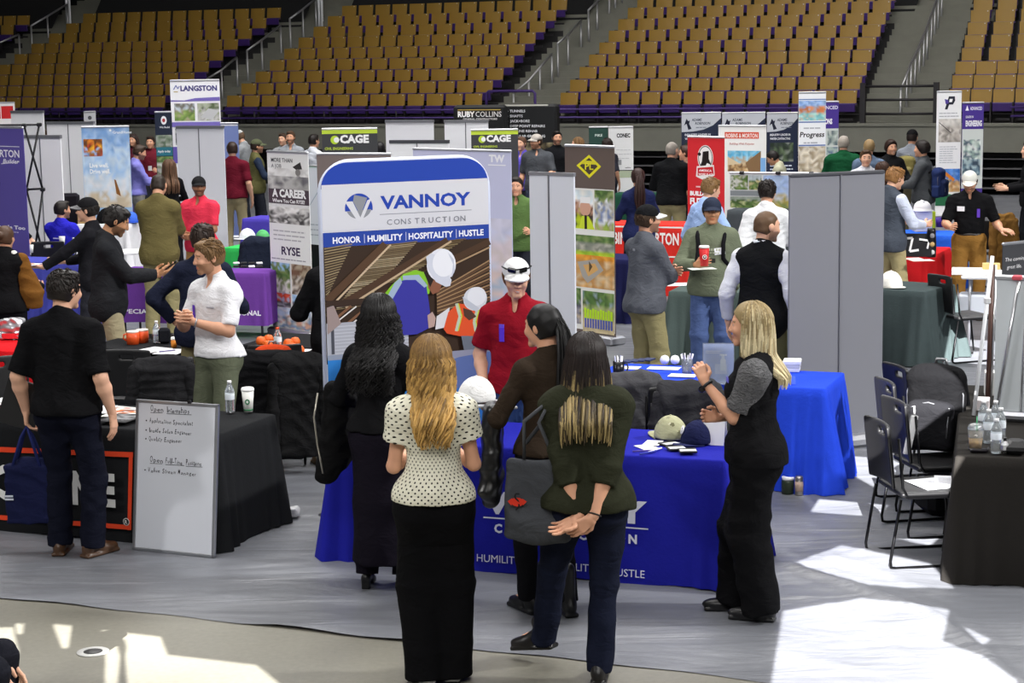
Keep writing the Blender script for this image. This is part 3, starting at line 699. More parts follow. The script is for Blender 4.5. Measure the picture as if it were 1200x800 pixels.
# black two-part curved sign
for x0, x1, yt, lab, k in ((533, 593.5, 123, 'black curved sign with company name, left half of the pair below the stands', 0), (594, 654, 122, 'black curved sign listing services, right half of the pair below the stands', 1)):
    c = banner('popup_sign', lab, x0, x1, yt, 36.4, 36.0, col='#121315', kind='pop', zb=.02)
    if k == 0:
        c.rect(539, 128, 589, 129, '#b8a04a'); c.text('RUBY', 539, 136.5, 20, 6.3, '#f4f4f4', bold=.04); c.text('COLLINS', 560, 136.5, 30, 6.3, '#e6e6e6', bold=.0); c.text('GENERAL CONTRACTORS', 545, 140, 40, 2, '#d8d8d8')
    else:
        for i, s_ in enumerate(('TUNNELS', 'SHAFTS', 'JACK+BORE', 'DEEP POINT REPAIRS', 'PIPELINE REHAB', 'CELLULAR GROUTING')):
            c.text(s_, 600, 131.2 + i * 5.75, (18, 15, 23, 41, 32, 41)[i], 2.9, '#d0d2d6'); c.circ(597.5, 130 + i * 5.75, .7, '#d0d2d6', n=8)
        c.rect(594.5, 122.3, 645, 124.2, '#b8b6ae')
        c.photo(600, 166, 653, 185, [(1, ['#3a3428', '#6b6048', '#2a2824', '#8f8468'])], 9, 5, seed=17)
    art(c)
# the tall white sign with purple bands
c = banner('rollup_banner', 'tall white sign with purple waves and roof photos below the left stands', 199, 257, 95, 33.6, col='#f2f2f6')
c.text('LANGSTON', 211, 106.5, 43, 6, '#4d4a86', bold=.045); c.line([(203, 105), (206, 100), (208, 104), (210, 101)], 1.2, '#7a83bc'); c.rect(203, 107, 208, 108, '#b9a86c')
c.poly([(199.3, 117), (215, 117.5), (228, 115), (256.8, 114), (256.8, 118.5), (199.3, 118.8)], '#7a6cbc')
c.photo(203, 121, 227, 141, [(.4, ['#c4cdd6', '#7c7a70']), (1, ['#7f9a52', '#9ab068', '#6c8a4a', '#a9a288'])], 8, 7, seed=18); c.photo(230, 121, 255.5, 141, [(.3, ['#5c6a4c', '#a9b09a']), (1, ['#b5b5b2', '#d2d2d0', '#8a9a6c'])], 9, 7, seed=19); c.poly([(233, 137), (243, 127), (255, 130), (247, 140)], '#c5c6c8')
c.rect(199.3, 142.5, 256.8, 148, '#7d70c0'); c.photo(203, 150, 216, 169, [(1, ['#8a8c90', '#5c6066', '#b5b6b8'])], 5, 6, seed=20); c.rect(199.3, 171, 216, 190, '#6b5cb4'); art(c)
c = banner('rollup_banner', 'plain blue banner strip behind the man in the maroon polo', 258, 279, 145, 33.0, col='#6f7fb4'); art(c.rect(258.5, 146, 278.5, 147.5, '#dfe0e6'))
c = banner('rollup_banner', 'sky-blue banner picturing a burning balloon above the table goods', 95, 151, 149.5, 30.0, col='#9fc0e4')
c.photo(95.5, 150, 150.5, 243, [(.25, ['#7fa6da', '#8fb2e0', '#a9c6ea']), (.6, ['#a3c4ea', '#b9d2ee', '#c9dcf0']), (.85, ['#cfdcea', '#dcdfe6']), (1, ['#d8cfc0', '#c9b9a0'])], 14, 18, jit=.05, seed=21)
c.photo(97, 163, 119, 183, [(.3, ['#7a4a2a', '#c9782c']), (.6, ['#e0a02c', '#b8402c', '#6a3a2c']), (1, ['#c4823a', '#8fb2e0', '#a9563c'])], 8, 7, jit=.2, seed=22); c.circ(129, 153, 1.4, '#f4f8fc'); c.text('GrandHome', 132, 157, 22, 3, '#f2f6fc'); c.text('Live well.', 103, 196, 22, 5.2, '#f8fafd', bold=.03); c.text('Drive well.', 103, 203, 24, 5.2, '#f8fafd', bold=.03)
c.poly([(131, 210), (133, 211), (137, 224), (138, 230), (133, 227)], '#8a5a2c'); art(c)
c = banner('rollup_banner', 'dark navy banner with a white oval emblem left of the tall white sign', 181, 201, 132, 33.0, col='#182238')
c.circ(191.5, 141, 3.4, '#e8e8ec', 5); c.circ(191.5, 141, 1.8, '#a8343c', 2.2); c.text('We Build', 186, 150, 12, 2.2, '#e0e0e6'); c.photo(181.5, 158, 200.5, 172, [(1, ['#5a6a58', '#7c8a78', '#a0a49c'])], 6, 5, seed=23); c.rect(181.5, 172, 200.5, 182, '#2e6f80'); c.text('Apply today', 183, 178, 15, 2.6, '#dfe8ea'); c.photo(181.5, 183, 200.5, 204, [(.4, GREEN), (1, ['#a9aaa6', '#c4c4c0', '#6d7a58'])], 6, 7, seed=24); art(c)
c = banner('red_sign', 'red and white rounded sign in the far left corner below the stands', -10, 17, 121, 36.5, col='#e4e2e2', zb=1.4); art(c.rect(1, 124.5, 15, 139, '#c3282c').rect(-9, 124.5, 0, 139, '#c3282c'))
c = banner('rollup_banner', 'small grey-white banner with a grey emblem above the white double panel', 98, 112, 131.5, 36.0, col='#b4b5b8'); art(c.circ(105, 138, 2.3, '#4c4c50'))
# right half
c = banner('rollup_banner', 'bright red banner with a white oval crest of a worker', 806, 849, 161, 24.2, 23.8, col='#d8262e')
c.circ(827, 184, 9.2, '#f6f2f0', 14.5); c.circ(827, 184, 8.4, '#241c1c', 13.6); c.circ(827, 184, 7.6, '#f4f0ee', 12.6)
c.poly([(824, 177), (831, 176), (831, 185), (834, 192), (829, 190), (826, 196), (820, 196), (823, 188)], '#241c1c'); c.circ(820, 180, 2, '#241c1c'); c.poly([(817, 194), (837, 192), (838, 204), (832, 207), (829, 211), (823, 209), (816, 206)], '#f2eeec'); c.poly([(818, 196), (836, 194), (837, 203), (818, 205)], '#cc2a30')
c.text('AMERICA', 819.5, 200, 15, 2.6, '#ffffff'); c.text('WORK PLACE', 819, 204.4, 17, 2.6, '#ffffff'); c.lines_of_text(816, 840, (217,), 1.6, '#f4c9c9'); c.text('BUILD YOUR', 809, 228, 34, 5, '#ffffff', bold=.05); c.text('FUTURE', 809, 238, 30, 7, '#ffffff', bold=.05); c.text('DESIGN', 809, 250, 28, 6, '#341416', bold=.04); c.rect(806.3, 252, 848.7, 330, '#9db8e6'); art(c)
c = banner('rollup_banner', 'white banner with an orange name bar and timber-lodge photo', 842, 898, 148, 29.6, 29.2, col='#f3f3f1')
c.rect(849.5, 154.5, 889.5, 162, '#d8533a'); c.text('ROBINS & MORTON', 851, 160.8, 37, 4.8, '#f8f0ec', bold=.02); c.text('Building With Purpose', 855, 169, 29, 2.4, '#c98a86', shear=.2)
c.photo(853, 176, 892, 200, [(.3, ['#62b4dc', '#8cc8e2']), (.55, ['#9fcfe4', '#b9a890']), (1, ['#c9a878', '#a07c54', '#dcc49c', '#7c5c40'])], 14, 9, seed=25); c.poly([(892, 176), (892, 200), (878, 200), (874, 190)], '#8a6c4c'); c.poly([(853, 183), (868, 191), (853, 193)], '#dcc8a4')
c.rect(891.5, 184, 897.5, 215, '#82b4e8'); art(c)
for x0, x1, yt, lab, s_ in ((798.5, 845, 133, 'navy banner with grey arc top, leftmost of three alike below the stands', 40), (846, 897, 133, 'navy banner with grey arc top, middle of three alike, behind the white lodge banner', 45), (898.5, 935, 133, 'navy banner with grey arc top, rightmost of three alike below the stands', 34)):
    c = banner('rollup_banner', lab, x0, x1, yt, 37.2, col='#16203a', group='navy banners with grey arc tops'); wd = x1 - x0
    c.poly([(x0 + .3, yt + .3), (x1 - .3, yt + .3), (x1 - .3, yt + 6), (x0 + wd * .8, yt + 14), (x0 + wd * .55, yt + 19), (x0 + wd * .3, yt + 21), (x0 + .3, yt + 21.5)], '#b9bcc4')
    c.poly([(x0 + 3, yt + 14), (x0 + 6, yt + 6), (x0 + 8, yt + 9), (x0 + 10, yt + 8), (x0 + 9, yt + 12), (x0 + 12, yt + 18), (x0 + 8, yt + 19), (x0 + 6, yt + 12)], '#1c2030')
    c.text('ADAMS', x0 + 12, yt + 9, 12, 3.2, '#2a3040', shear=.15); c.text('ROBINSON', x0 + 16, yt + 13, min(18, wd * .45), 3, '#2a3040', shear=.15); c.lines_of_text(x0 + 17, x0 + 30, (yt + 16,), .9, '#6a7080')
    c.text('INDUSTRY LEADER IN', x0 + 4, yt + 26, wd * .65, 2.6, '#e6e8ee'); c.text('WATER CONTRACTING', x0 + 4, yt + 30.5, wd * .65, 2.6, '#e6e8ee')
    c.photo(x0 + 4, yt + 34, x1 - 5, yt + 56, [(1, ['#2e3a2e', '#5a6a50', '#8a9088', '#3c4440'])], 8, 6, seed=26); c.lines_of_text(x0 + 4, x1 - 5, [yt + 60 + i * 4 for i in range(5)], 1.6, '#cfd3de'); art(c)
c = banner('rollup_banner', 'tall white banner with building photos and black script lettering', 936, 968, 109, 34.5, col='#eef0f4')
c.rect(936.2, 116, 967.8, 117.2, '#5a78b4'); c.photo(936.2, 118, 967.8, 141, [(.3, ['#7fa4dc', '#a2bee6']), (.6, ['#d98a52', '#c9744a', '#a9a8b4']), (1, ['#7fc4c8', '#a8d8d4', '#cfc8b4'])], 10, 9, seed=27); c.rect(936.2, 142, 967.8, 143.4, '#5a78b4')
c.text('Progress', 937.5, 160, 29, 6.2, '#16161a', bold=.02, shear=.15); c.lines_of_text(942, 963, (149, 166), 1.5, '#b0b4bc'); c.rect(936.2, 169, 967.8, 170.4, '#5a78b4'); c.photo(936.2, 171, 967.8, 206, [(1, ['#b5a890', '#cfc4b0', '#9c8c74', '#dcd4c4'])], 9, 10, seed=28); art(c)
c = banner('rollup_banner', 'purple-topped banner just right of the tall script banner', 952, 983, 120, 35.5, col='#46308c'); c.text('ADVANCED', 953, 128, 29, 4, '#e6e2f2'); c.text('SOLUTIONS', 953, 145, 22.5, 6, '#f2f0f8', bold=.05)
c.rect(952.3, 150.5, 982.8, 200, '#cdd3d0'); c.photo(970, 153, 982, 170, [(1, ['#9aa8a2', '#c4cbc6', '#5c6a70'])], 4, 5, seed=29); c.photo(969, 172, 982, 181, [(1, ['#5c708c', '#a5b8b0'])], 4, 3, seed=30); art(c)
c = banner('rollup_banner', 'narrow white banner with a dark slanted P emblem', 1098, 1127, 108, 35.0, col='#f3f3f5')
c.poly([(1107.5, 128), (1112, 113), (1119, 113), (1119.5, 118), (1117, 122.5), (1112.5, 122.5), (1110.6, 128)], '#2a2c38'); c.poly([(1113, 116), (1116.6, 116), (1115.8, 119.6), (1112.4, 119.6)], '#f3f3f5'); c.poly([(1107, 116), (1111, 117), (1112, 121), (1108.5, 122)], '#57489a')
c.lines_of_text(1101, 1124, (132, 135.5), 1, '#b0b2b8'); c.photo(1100.5, 139, 1126.5, 166, [(.3, ['#c9c4be', '#dcd8d2']), (1, ['#b4aca4', '#cfc9c2', '#8c8680'])], 9, 8, seed=31); c.line([(1101, 143), (1115, 155)], .8, '#3c3a3c'); c.lines_of_text(1102, 1123, [171 + i * 2.6 for i in range(8)], .9, '#bcbec6')
c.photo(1098.2, 197, 1126.6, 224, [(.45, ['#3f74c4', '#5488d2', '#6c9ade']), (.65, ['#c9a070', '#6f7c8c']), (1, ['#d2a468', '#b9885a', '#e0c49a'])], 9, 9, seed=32); c.poly([(1103, 200), (1107, 198), (1121, 209), (1119, 212)], '#d97f2c'); c.poly([(1098.2, 230), (1112, 226), (1126.6, 229), (1126.6, 240), (1098.2, 240)], '#2e6e4a'); art(c)
c = banner('rollup_banner', 'purple and white banner right of the narrow P banner', 1128, 1153, 121, 34.0, col='#47318e')
c.poly([(1131.5, 129.5), (1133.5, 123.5), (1135.5, 129.5)], '#f0eef6'); c.text('ADVANCED', 1137, 129, 14, 4, '#ece8f6'); c.text('LEADERS IN', 1132, 138, 9, 2.6, '#ece8f6'); c.text('ENGINEERING', 1132, 147.5, 19, 6.6, '#f4f2fa', bold=.04)
c.rect(1128.2, 151, 1152.8, 220, '#cfd5d2'); c.photo(1130, 163, 1150, 186, [(1, ['#9ab0a8', '#c4d0ca', '#5c6c78', '#e0e4e2'])], 7, 8, seed=33); c.photo(1129, 186, 1150, 205, [(1, ['#6a8494', '#a8bcc2', '#3c4c5c'])], 7, 6, seed=34); art(c)
c = banner('rollup_banner', 'white banner with black capital lettering right of the dark green one', 713, 742, 149.5, 35.0, col='#d8d9da'); c.text('CONEC', 722.5, 161, 16, 4.6, '#141416', bold=.05); c.lines_of_text(722, 740, (175, 180, 185), 1, '#b8babd'); c.rect(722, 187, 728, 193, '#8c8e92'); c.text('wehire', 732, 197, 7, 1.8, '#3a3a3c'); c.rect(713.3, 199, 741.7, 200, '#26262a'); c.rect(713.3, 200, 741.7, 208, '#a8b49a'); art(c)
c = banner('rollup_banner', 'dark green banner behind the brown diamond banner', 690, 712.5, 149.5, 35.2, col='#1d4038'); c.text('PIKE', 697, 160, 9, 3, '#cfdcd6'); art(c)
c = banner('rollup_banner', 'purple banner with white lettering at the left edge beside a black truss frame', -34, 27, 149, 24.4, 23.6, col='#5a4e9c')
c.rect(-20, 169.5, 22, 170.3, '#e8e6f2'); c.text('HORTON', -14, 182, 35.5, 8.5, '#f4f2fa', bold=.02); c.text('Builder', 2, 189, 19, 5, '#ece9f6', shear=.25, bold=.02); c.line([(0, 190), (21, 187)], .7, '#ece9f6'); c.text('With People Too', -30, 264, 54, 4.2, '#f4f2fa', bold=.03); c.lines_of_text(0, 17, (267,), 1, '#c9c4e0'); art(c)
# black expanding truss frame
t = thing('truss_frame', 'black expanding truss frame standing beside the purple banner', 'display frame', at_ground(37, 24.0))
o = t.location
def tp(x, y): return at(x, y, 24.0) - o
for nm, pts in (('upright', [(28, 147), (31, 222), (36, 300), (42, 392)]), ('upright', [(46, 146), (50, 222), (51, 300), (54, 380)])):
    pass
for a, b in (((28, 147), (50, 222)), ((46, 146), (31, 222)), ((31, 222), (51, 300)), ((50, 222), (40, 300)), ((51, 300), (38, 392)), ((40, 300), (56, 380)), ((-20, 147), (46, 146)), ((31, 222), (50, 221)), ((28, 147), (-4, 225)), ((-4, 147), (28, 225))):
    m = MB(); m.tube([tp(*a), tp(*b)], .014, 7); m.build('strut', plas('#131316'), t)
for a in ((28, 147), (46, 146), (31, 222), (50, 222)): MB().box(tp(*a), (.06, .06, .05), bev=.01).build('hub', plas('#131316'), t)
# ------------------------------------------------------------------ tables under cloths
class Table: pass
def draped_table(label, P0, P1, depth, color, h=.75, flare=.05, amp=.02, zb=.012, corner=.05, seed=1, name='draped_table', side_only=False, m=None, group=None, freq=9.0):
    "P0, P1: front edge on the floor (Vectors); local frame at P0: x along the front, y to the back"
    W = (P1 - P0).length; rz = math.atan2(P1.y - P0.y, P1.x - P0.x)
    t = thing(name, label, 'table', P0, rz, group)
    rnd = random.Random(seed); ph = [rnd.uniform(0, 6.28) for _ in range(6)]
    per = []; N = max(40, int(W * 60)); Nd = max(20, int(depth * 60))
    for i in range(N): per.append((W * i / N, 0, 0, -1))
    for i in range(Nd): per.append((W, depth * i / Nd, 1, 0))
    for i in range(N): per.append((W - W * i / N, depth, 0, 1))
    for i in range(Nd): per.append((0, depth - depth * i / Nd, -1, 0))
    def off(x, y, t_):
        s_ = x * 1.0 + y * 1.7
        dc = min(math.hypot(x - a, y - b) for a in (0, W) for b in (0, depth)); wc = math.exp(-(dc / .16) ** 2)
        fo = math.sin(s_ * freq + ph[0]) * .6 + math.sin(s_ * freq * 2.1 + ph[1]) * .3 + math.sin(s_ * freq * 4.3 + ph[2]) * .2
        return flare * t_ ** .9 + amp * t_ ** 1.3 * fo * (1 + 1.6 * wc) + corner * wc * t_ * (1 + .4 * math.sin(dc * 60))
    V = []; F = []; lv = 12; n = len(per)
    def ring(z, o, cr):
        for (x, y, nx, ny) in per:
            V.append((x, y, z) if cr is None else cr(x, y, nx, ny))
    ins = .012
    V += [(min(max(x, ins), W - ins), min(max(y, ins), depth - ins), h) for x, y, _, _ in per]
    for k in range(lv + 1):
        t_ = k / lv; z = h - .008 - (h - .008 - zb) * t_
        for (x, y, nx, ny) in per:
            o = off(x, y, t_); dx, dy = nx, ny
            for a in (0, W):
                for b in (0, depth):
                    d_ = math.hypot(x - a, y - b)
                    if d_ < .12: k_ = (1 - d_ / .12) * .7; dx += k_ * (1 if a else -1); dy += k_ * (1 if b else -1)
            L_ = math.hypot(dx, dy) or 1; V.append((x + dx / L_ * o, y + dy / L_ * o, z + .006 * t_ * math.sin(x * 7 + y * 9 + ph[3])))
    F.append(tuple(range(n)))
    for k in range(lv + 1):
        for i in range(n): F.append((k * n + i, (k + 1) * n + i, (k + 1) * n + (i + 1) % n, k * n + (i + 1) % n))
    mb = MB(); mb.set(smooth=True).add(V, F); mb.sm[0] = False
    mb.build('tablecloth', m or fab(color), t)
    for x in (.08, W - .08):
        for y in (.06, depth - .06): MB().tube([(x, y, .003), (x, y, h - .012)], .014, 7).build('leg', metl('#55565a', .4), t)
    T = Table(); T.t, T.W, T.D, T.h, T.off = t, W, depth, h, off
    T.world = lambda x, y, z=None: t.matrix_basis @ Vector((x, y, h if z is None else z)) if False else P0 + Matrix.Rotation(rz, 3, 'Z') @ Vector((x, y, h if z is None else z))
    T.rz = rz; T.P0 = P0
    def front(px, py):
        "front-face coordinates (x, z) behind a picture point"
        d = ray(px, py); nrm = Vector((-math.sin(rz), math.cos(rz), 0)); q = P0 - nrm * .03
        k = (q - CAM).dot(nrm) / d.dot(nrm); p = CAM + d * k; r_ = Matrix.Rotation(-rz, 3, 'Z') @ (p - P0)
        return r_.x, r_.z
    T.front = front
    def sheet():
        c = Canvas((0, 0, 0), (W, 0, 0), (0, 0, h), W, h, lift=.0015)
        c.warp = lambda a, b: Vector((0, -off(min(max(a, 0), W), 0, min(1, max(0, (h - .008 - b) / (h - .008 - zb)))) - .002, 0))
        return c
    T.sheet = sheet
    return T
def finetext(c, s_, x, y, w, h, col, bold=.02):
    "lettering split fine enough to follow the folds of the cloth"
    return c.text(s_, x, y, w, h, col, bold)

BLUE = fab('#1f2294', 'royal_blue_cloth'); BRIGHT = fab('#2546cf', 'bright_blue_cloth'); BLK = fab('#1d1e20', 'black_cloth')
# front royal-blue table with white lettering
T1 = draped_table('royal blue draped table with white lettering on its front, caps on top', gp(388, 656) + Vector((.02, .05, 0)), gp(850, 694) + Vector((0, .05, 0)), .78, '', h=.765, flare=.05, amp=.012, corner=.055, seed=3, m=BLUE, freq=7)
c = T1.sheet(); WH = '#d9daea'
xa, za = T1.front(567, 599); xb, zb_ = T1.front(758, 613); z_ = (za + zb_) / 2; hh = T1.front(567, 575)[1] - za
c.text('VANNOY', xa, z_, xb - xa, hh, WH, bold=.05)
xl, zl = T1.front(567, 605); xr, zr = T1.front(760, 620); c.rect(xl, (zl + zr) / 2 - .004, xr, (zl + zr) / 2 + .004, WH)
xa, za = T1.front(580, 622); xb, zb_ = T1.front(747, 636); n_ = 12; st_ = (xb - xa) / 11.6
for i, ch in enumerate('CONSTRUCTION'): c.text(ch, xa + i * st_, (za + zb_) / 2, None, .052, WH, bold=.04)
for s_, x0, x1 in (('HONOR', 500, 546), ('HUMILITY', 562, 613), ('HOSPITALITY', 630, 700), ('HUSTLE', 717, 758)):
    xa, za = T1.front(x0, 655 + (x0 - 562) * .105); xb, _ = T1.front(x1, 655); c.text(s_, xa, za, xb - xa, .044, WH, bold=.0)
for x in (552, 621, 708): xa, za = T1.front(x, 656 + (x - 562) * .1); c.rect(xa, za - .01, xa + .006, za + .055, WH)
c.build('lettering', T1.t, CLOTHPRINT)
# bright blue table behind on the right
T2 = draped_table('bright blue draped table behind the blonde woman in the vest', gp(690, 560), gp(966, 578), .72, '', seed=5, amp=.045, flare=.05, corner=.10, m=BRIGHT, freq=11)
# left black table with orange-framed lettering
T3 = draped_table('black draped table with orange-framed white lettering, whiteboard leaning on it', gp(-70, 616) + Vector((0, .03, 0)), gp(258, 647) + Vector((0, .03, 0)), .76, '', seed=7, amp=.006, flare=.03, corner=.06, m=BLK, freq=6)
c = T3.sheet(); OR = '#e2492a'
def quad(pts, col): c.poly([T3.front(*p) for p in pts], col)
for i in range(8):
    a, b = -60 + 27 * i, -60 + 27 * (i + 1); f_ = lambda x: 524 + (x - 0) * .036
    g_ = lambda x: 603 + x * .072
    quad([(a, f_(a) + 6), (b, f_(b) + 6), (b, f_(b)), (a, f_(a))], OR); quad([(a, g_(a) + 5.5), (b, g_(b) + 5.5), (b, g_(b)), (a, g_(a))], OR)
quad([(151.5, 620), (156, 620), (156, 530), (151.5, 530)], OR)
for ch, x0, x1 in (('C', -8, 16), ('R', 25, 48), ('A', 56, 81), ('N', 88, 110), ('E', 117, 136)):
    xa, za = T3.front(x0, 585 + (x0 - 56) * .075); xb, zt = T3.front(x1, 550 + (x0 - 56) * .075); c.text(ch, xa, za, xb - xa, zt - za, '#d6d6d4', bold=.05)
xa, za = T3.front(151, 610); c.circ(xa, za, .025, '#d6d6d4'); c.circ(xa, za, .020, '#1d1e20'); c.text('R', xa - .010, za - .012, None, .024, '#d6d6d4', bold=.02)
c.build('lettering', T3.t, CLOTHPRINT)
def tbl(label, x0, Y0, x1, Y1, depth, color, **k): return draped_table(label, at_ground(x0, Y0), at_ground(x1, Y1), depth, color, **k)
T4 = tbl('black draped table with orange mugs between the two rows on the left', 100, 15.5, 214, 15.15, .55, '', seed=9, m=BLK)
T5 = tbl('violet-blue draped table in front of the seated man in blue', -30, 22.9, 101, 22.3, .55, '#4448a0', seed=11, amp=.04, freq=16)
T6 = tbl('purple draped table with white lettering and a bare steel foot', 137, 21.4, 313, 20.9, .5, '#6c3f96', seed=13, zb=.16, amp=.008, flare=.01, corner=.01)
c = T6.sheet()
for s_, x0, x1, y, h_ in (('NATIONAL', 263, 305, 369, .055), ('SPECIALTY', 140, 189, 367, .05), ('OPUS', 204, 240, 349, .07)):
    xa, za = T6.front(x0, y); xb, _ = T6.front(x1, y); c.text(s_, xa, za, xb - xa, h_, '#ece8f4', bold=.03)
c.build('lettering', T6.t, CLOTHPRINT)
T7 = tbl('bright green draped table behind the purple one', 264, 24.0, 330, 23.7, .72, '#35b458', seed=15)
T8 = tbl('violet draped table in the far left beyond the maroon polo man', 286, 28.6, 326, 28.4, .6, '#4a3fa4', seed=17)
T9 = tbl('red draped table cut by the left picture edge', -85, 15.7, 24, 15.3, .55, '#c8161e', seed=19, amp=.035)
T10 = tbl('red high counter with white-framed lettering behind the arms-crossed man', 690, 24.6, 806, 24.1, .6, '#d8342c', h=.93, seed=21, amp=.003, flare=.008, corner=.01)
c = T10.sheet()
xa, za = T10.front(700, 300); xb, zb_ = T10.front(800, 266)
for x0, z0, x1, z1 in ((xa, za, xb, za + .02), (xa, zb_ - .02, xb, zb_), (xb - .02, za, xb, zb_), (xa, za, xa + .02, zb_)): c.rect(x0, z0, x1, z1, '#f0e6e2')
x1_, z1_ = T10.front(704, 285); x2_, _ = T10.front(795, 285); c.text('ROBINS & MORTON', x1_, z1_, x2_ - x1_, .15, '#f4ece8', bold=.03)
c.build('lettering', T10.t, CLOTHPRINT)
T10b = tbl('dark navy draped table left of the arms-crossed man', 690, 22.0, 737, 21.7, .6, '#1f2148', seed=23, amp=.03)
T11 = tbl('grey-green draped table behind the man holding the red cup', 784, 18.7, 925, 18.3, .7, '#4b5754', seed=25, amp=.05, freq=14)
T12 = tbl('dark grey draped table carrying a tabletop display of aerial photos', 852, 27.0, 932, 26.6, .7, '#4a5054', h=.89, seed=27)
T13 = tbl('slate grey draped table right of the grey pop-up, white cap on top', 975, 18.9, 1083, 18.3, .72, '#3d4748', seed=29, amp=.04, corner=.08, freq=13)
T14 = tbl('bright red draped table behind the slate grey one', 1000, 22.3, 1099, 21.9, .75, '#cf2328', seed=31, amp=.05, corner=.12, freq=8)
T15 = tbl('bright blue draped table with purple cups in the far right', 1030, 24.4, 1116, 24.0, .72, '#2c62d8', seed=33)
p0 = gp(1136, 684); p0 = Vector((at(1117, 535, p0.y).x + .02, p0.y + .03, 0)); d_ = Vector((math.cos(R(-14)), math.sin(R(-14)), 0))
T16 = draped_table('black draped table with bottles and a frappe cup at the right edge', p0, p0 + d_ * .76, 2.44, '', seed=35, amp=.02, h=.755, flare=.06, m=fab('#262422', 'charcoal_cloth'), corner=.03)
T18 = tbl('small lavender draped table by the man in the lavender shirt', 149, 32.5, 180, 32.3, .6, '#6656a4', seed=37)
T19 = tbl('dark green draped table behind the ponytailed woman in navy', 718, 32.6, 768, 32.4, .5, '#1d4434', seed=39)
# tabletop display of aerial photographs
c = banner('tabletop_display', 'wide tabletop display of aerial site photos on the dark grey table', 855, 962, 203, 27.25, 26.75, zb=.895, col='#dfe3e4', kind='table')
c.photo(856, 205, 877, 222, [(1, GREEN + ['#b5b9a8', '#d2d4cc'])], 8, 7, seed=41); c.photo(878, 205, 893, 222, [(.3, ['#b9c6cc']), (1, GREEN + ['#c4b98c'])], 6, 7, seed=42); c.photo(856, 230, 893, 243, [(.3, ['#9aa59a']), (1, GREEN + ['#b9c08c'])], 12, 6, seed=43)
c.rect(856, 223, 893, 229, '#8c9498'); c.photo(895, 205, 925, 243, [(.6, ['#a9c4ee', '#b9d0f2']), (.75, ['#d2d8e0', '#c9c09a']), (1, ['#b5a85c', '#8c9a5a'])], 8, 10, seed=44); art(c)
for x in (-.45, .05, .5): MB().box((x * c.Wm * .8, -.02, c.h + .01), (.07, .05, .05), bev=.01).build('clip', plas('#1c1c1e'), c.root)
# white folding table
P = at_ground(1128, 19.6); t = thing('folding_table', 'white folding table with open steel legs left of the white panel back', 'table', P, R(-16))
MB().set(col='#e4e4e6').box((.42, .3, .73), (.9, .62, .04), bev=.012).build('table_top', PAINT, t)
for x in (.06, .78):
    for y in (.06, .54): MB().tube([(x, y, .005), (x, y, .72)], .015).build('leg', metl('#a9aab0', .4), t)
MB().set(col='#cfd2da').box((.42, .3, .30), (.74, .5, .03), bev=.008).build('shelf', PAINT, t)
T4b = tbl('black draped table covered with orange balls left of the arched stand', 286, 15.5, 392, 15.2, .72, '', seed=49, m=BLK)
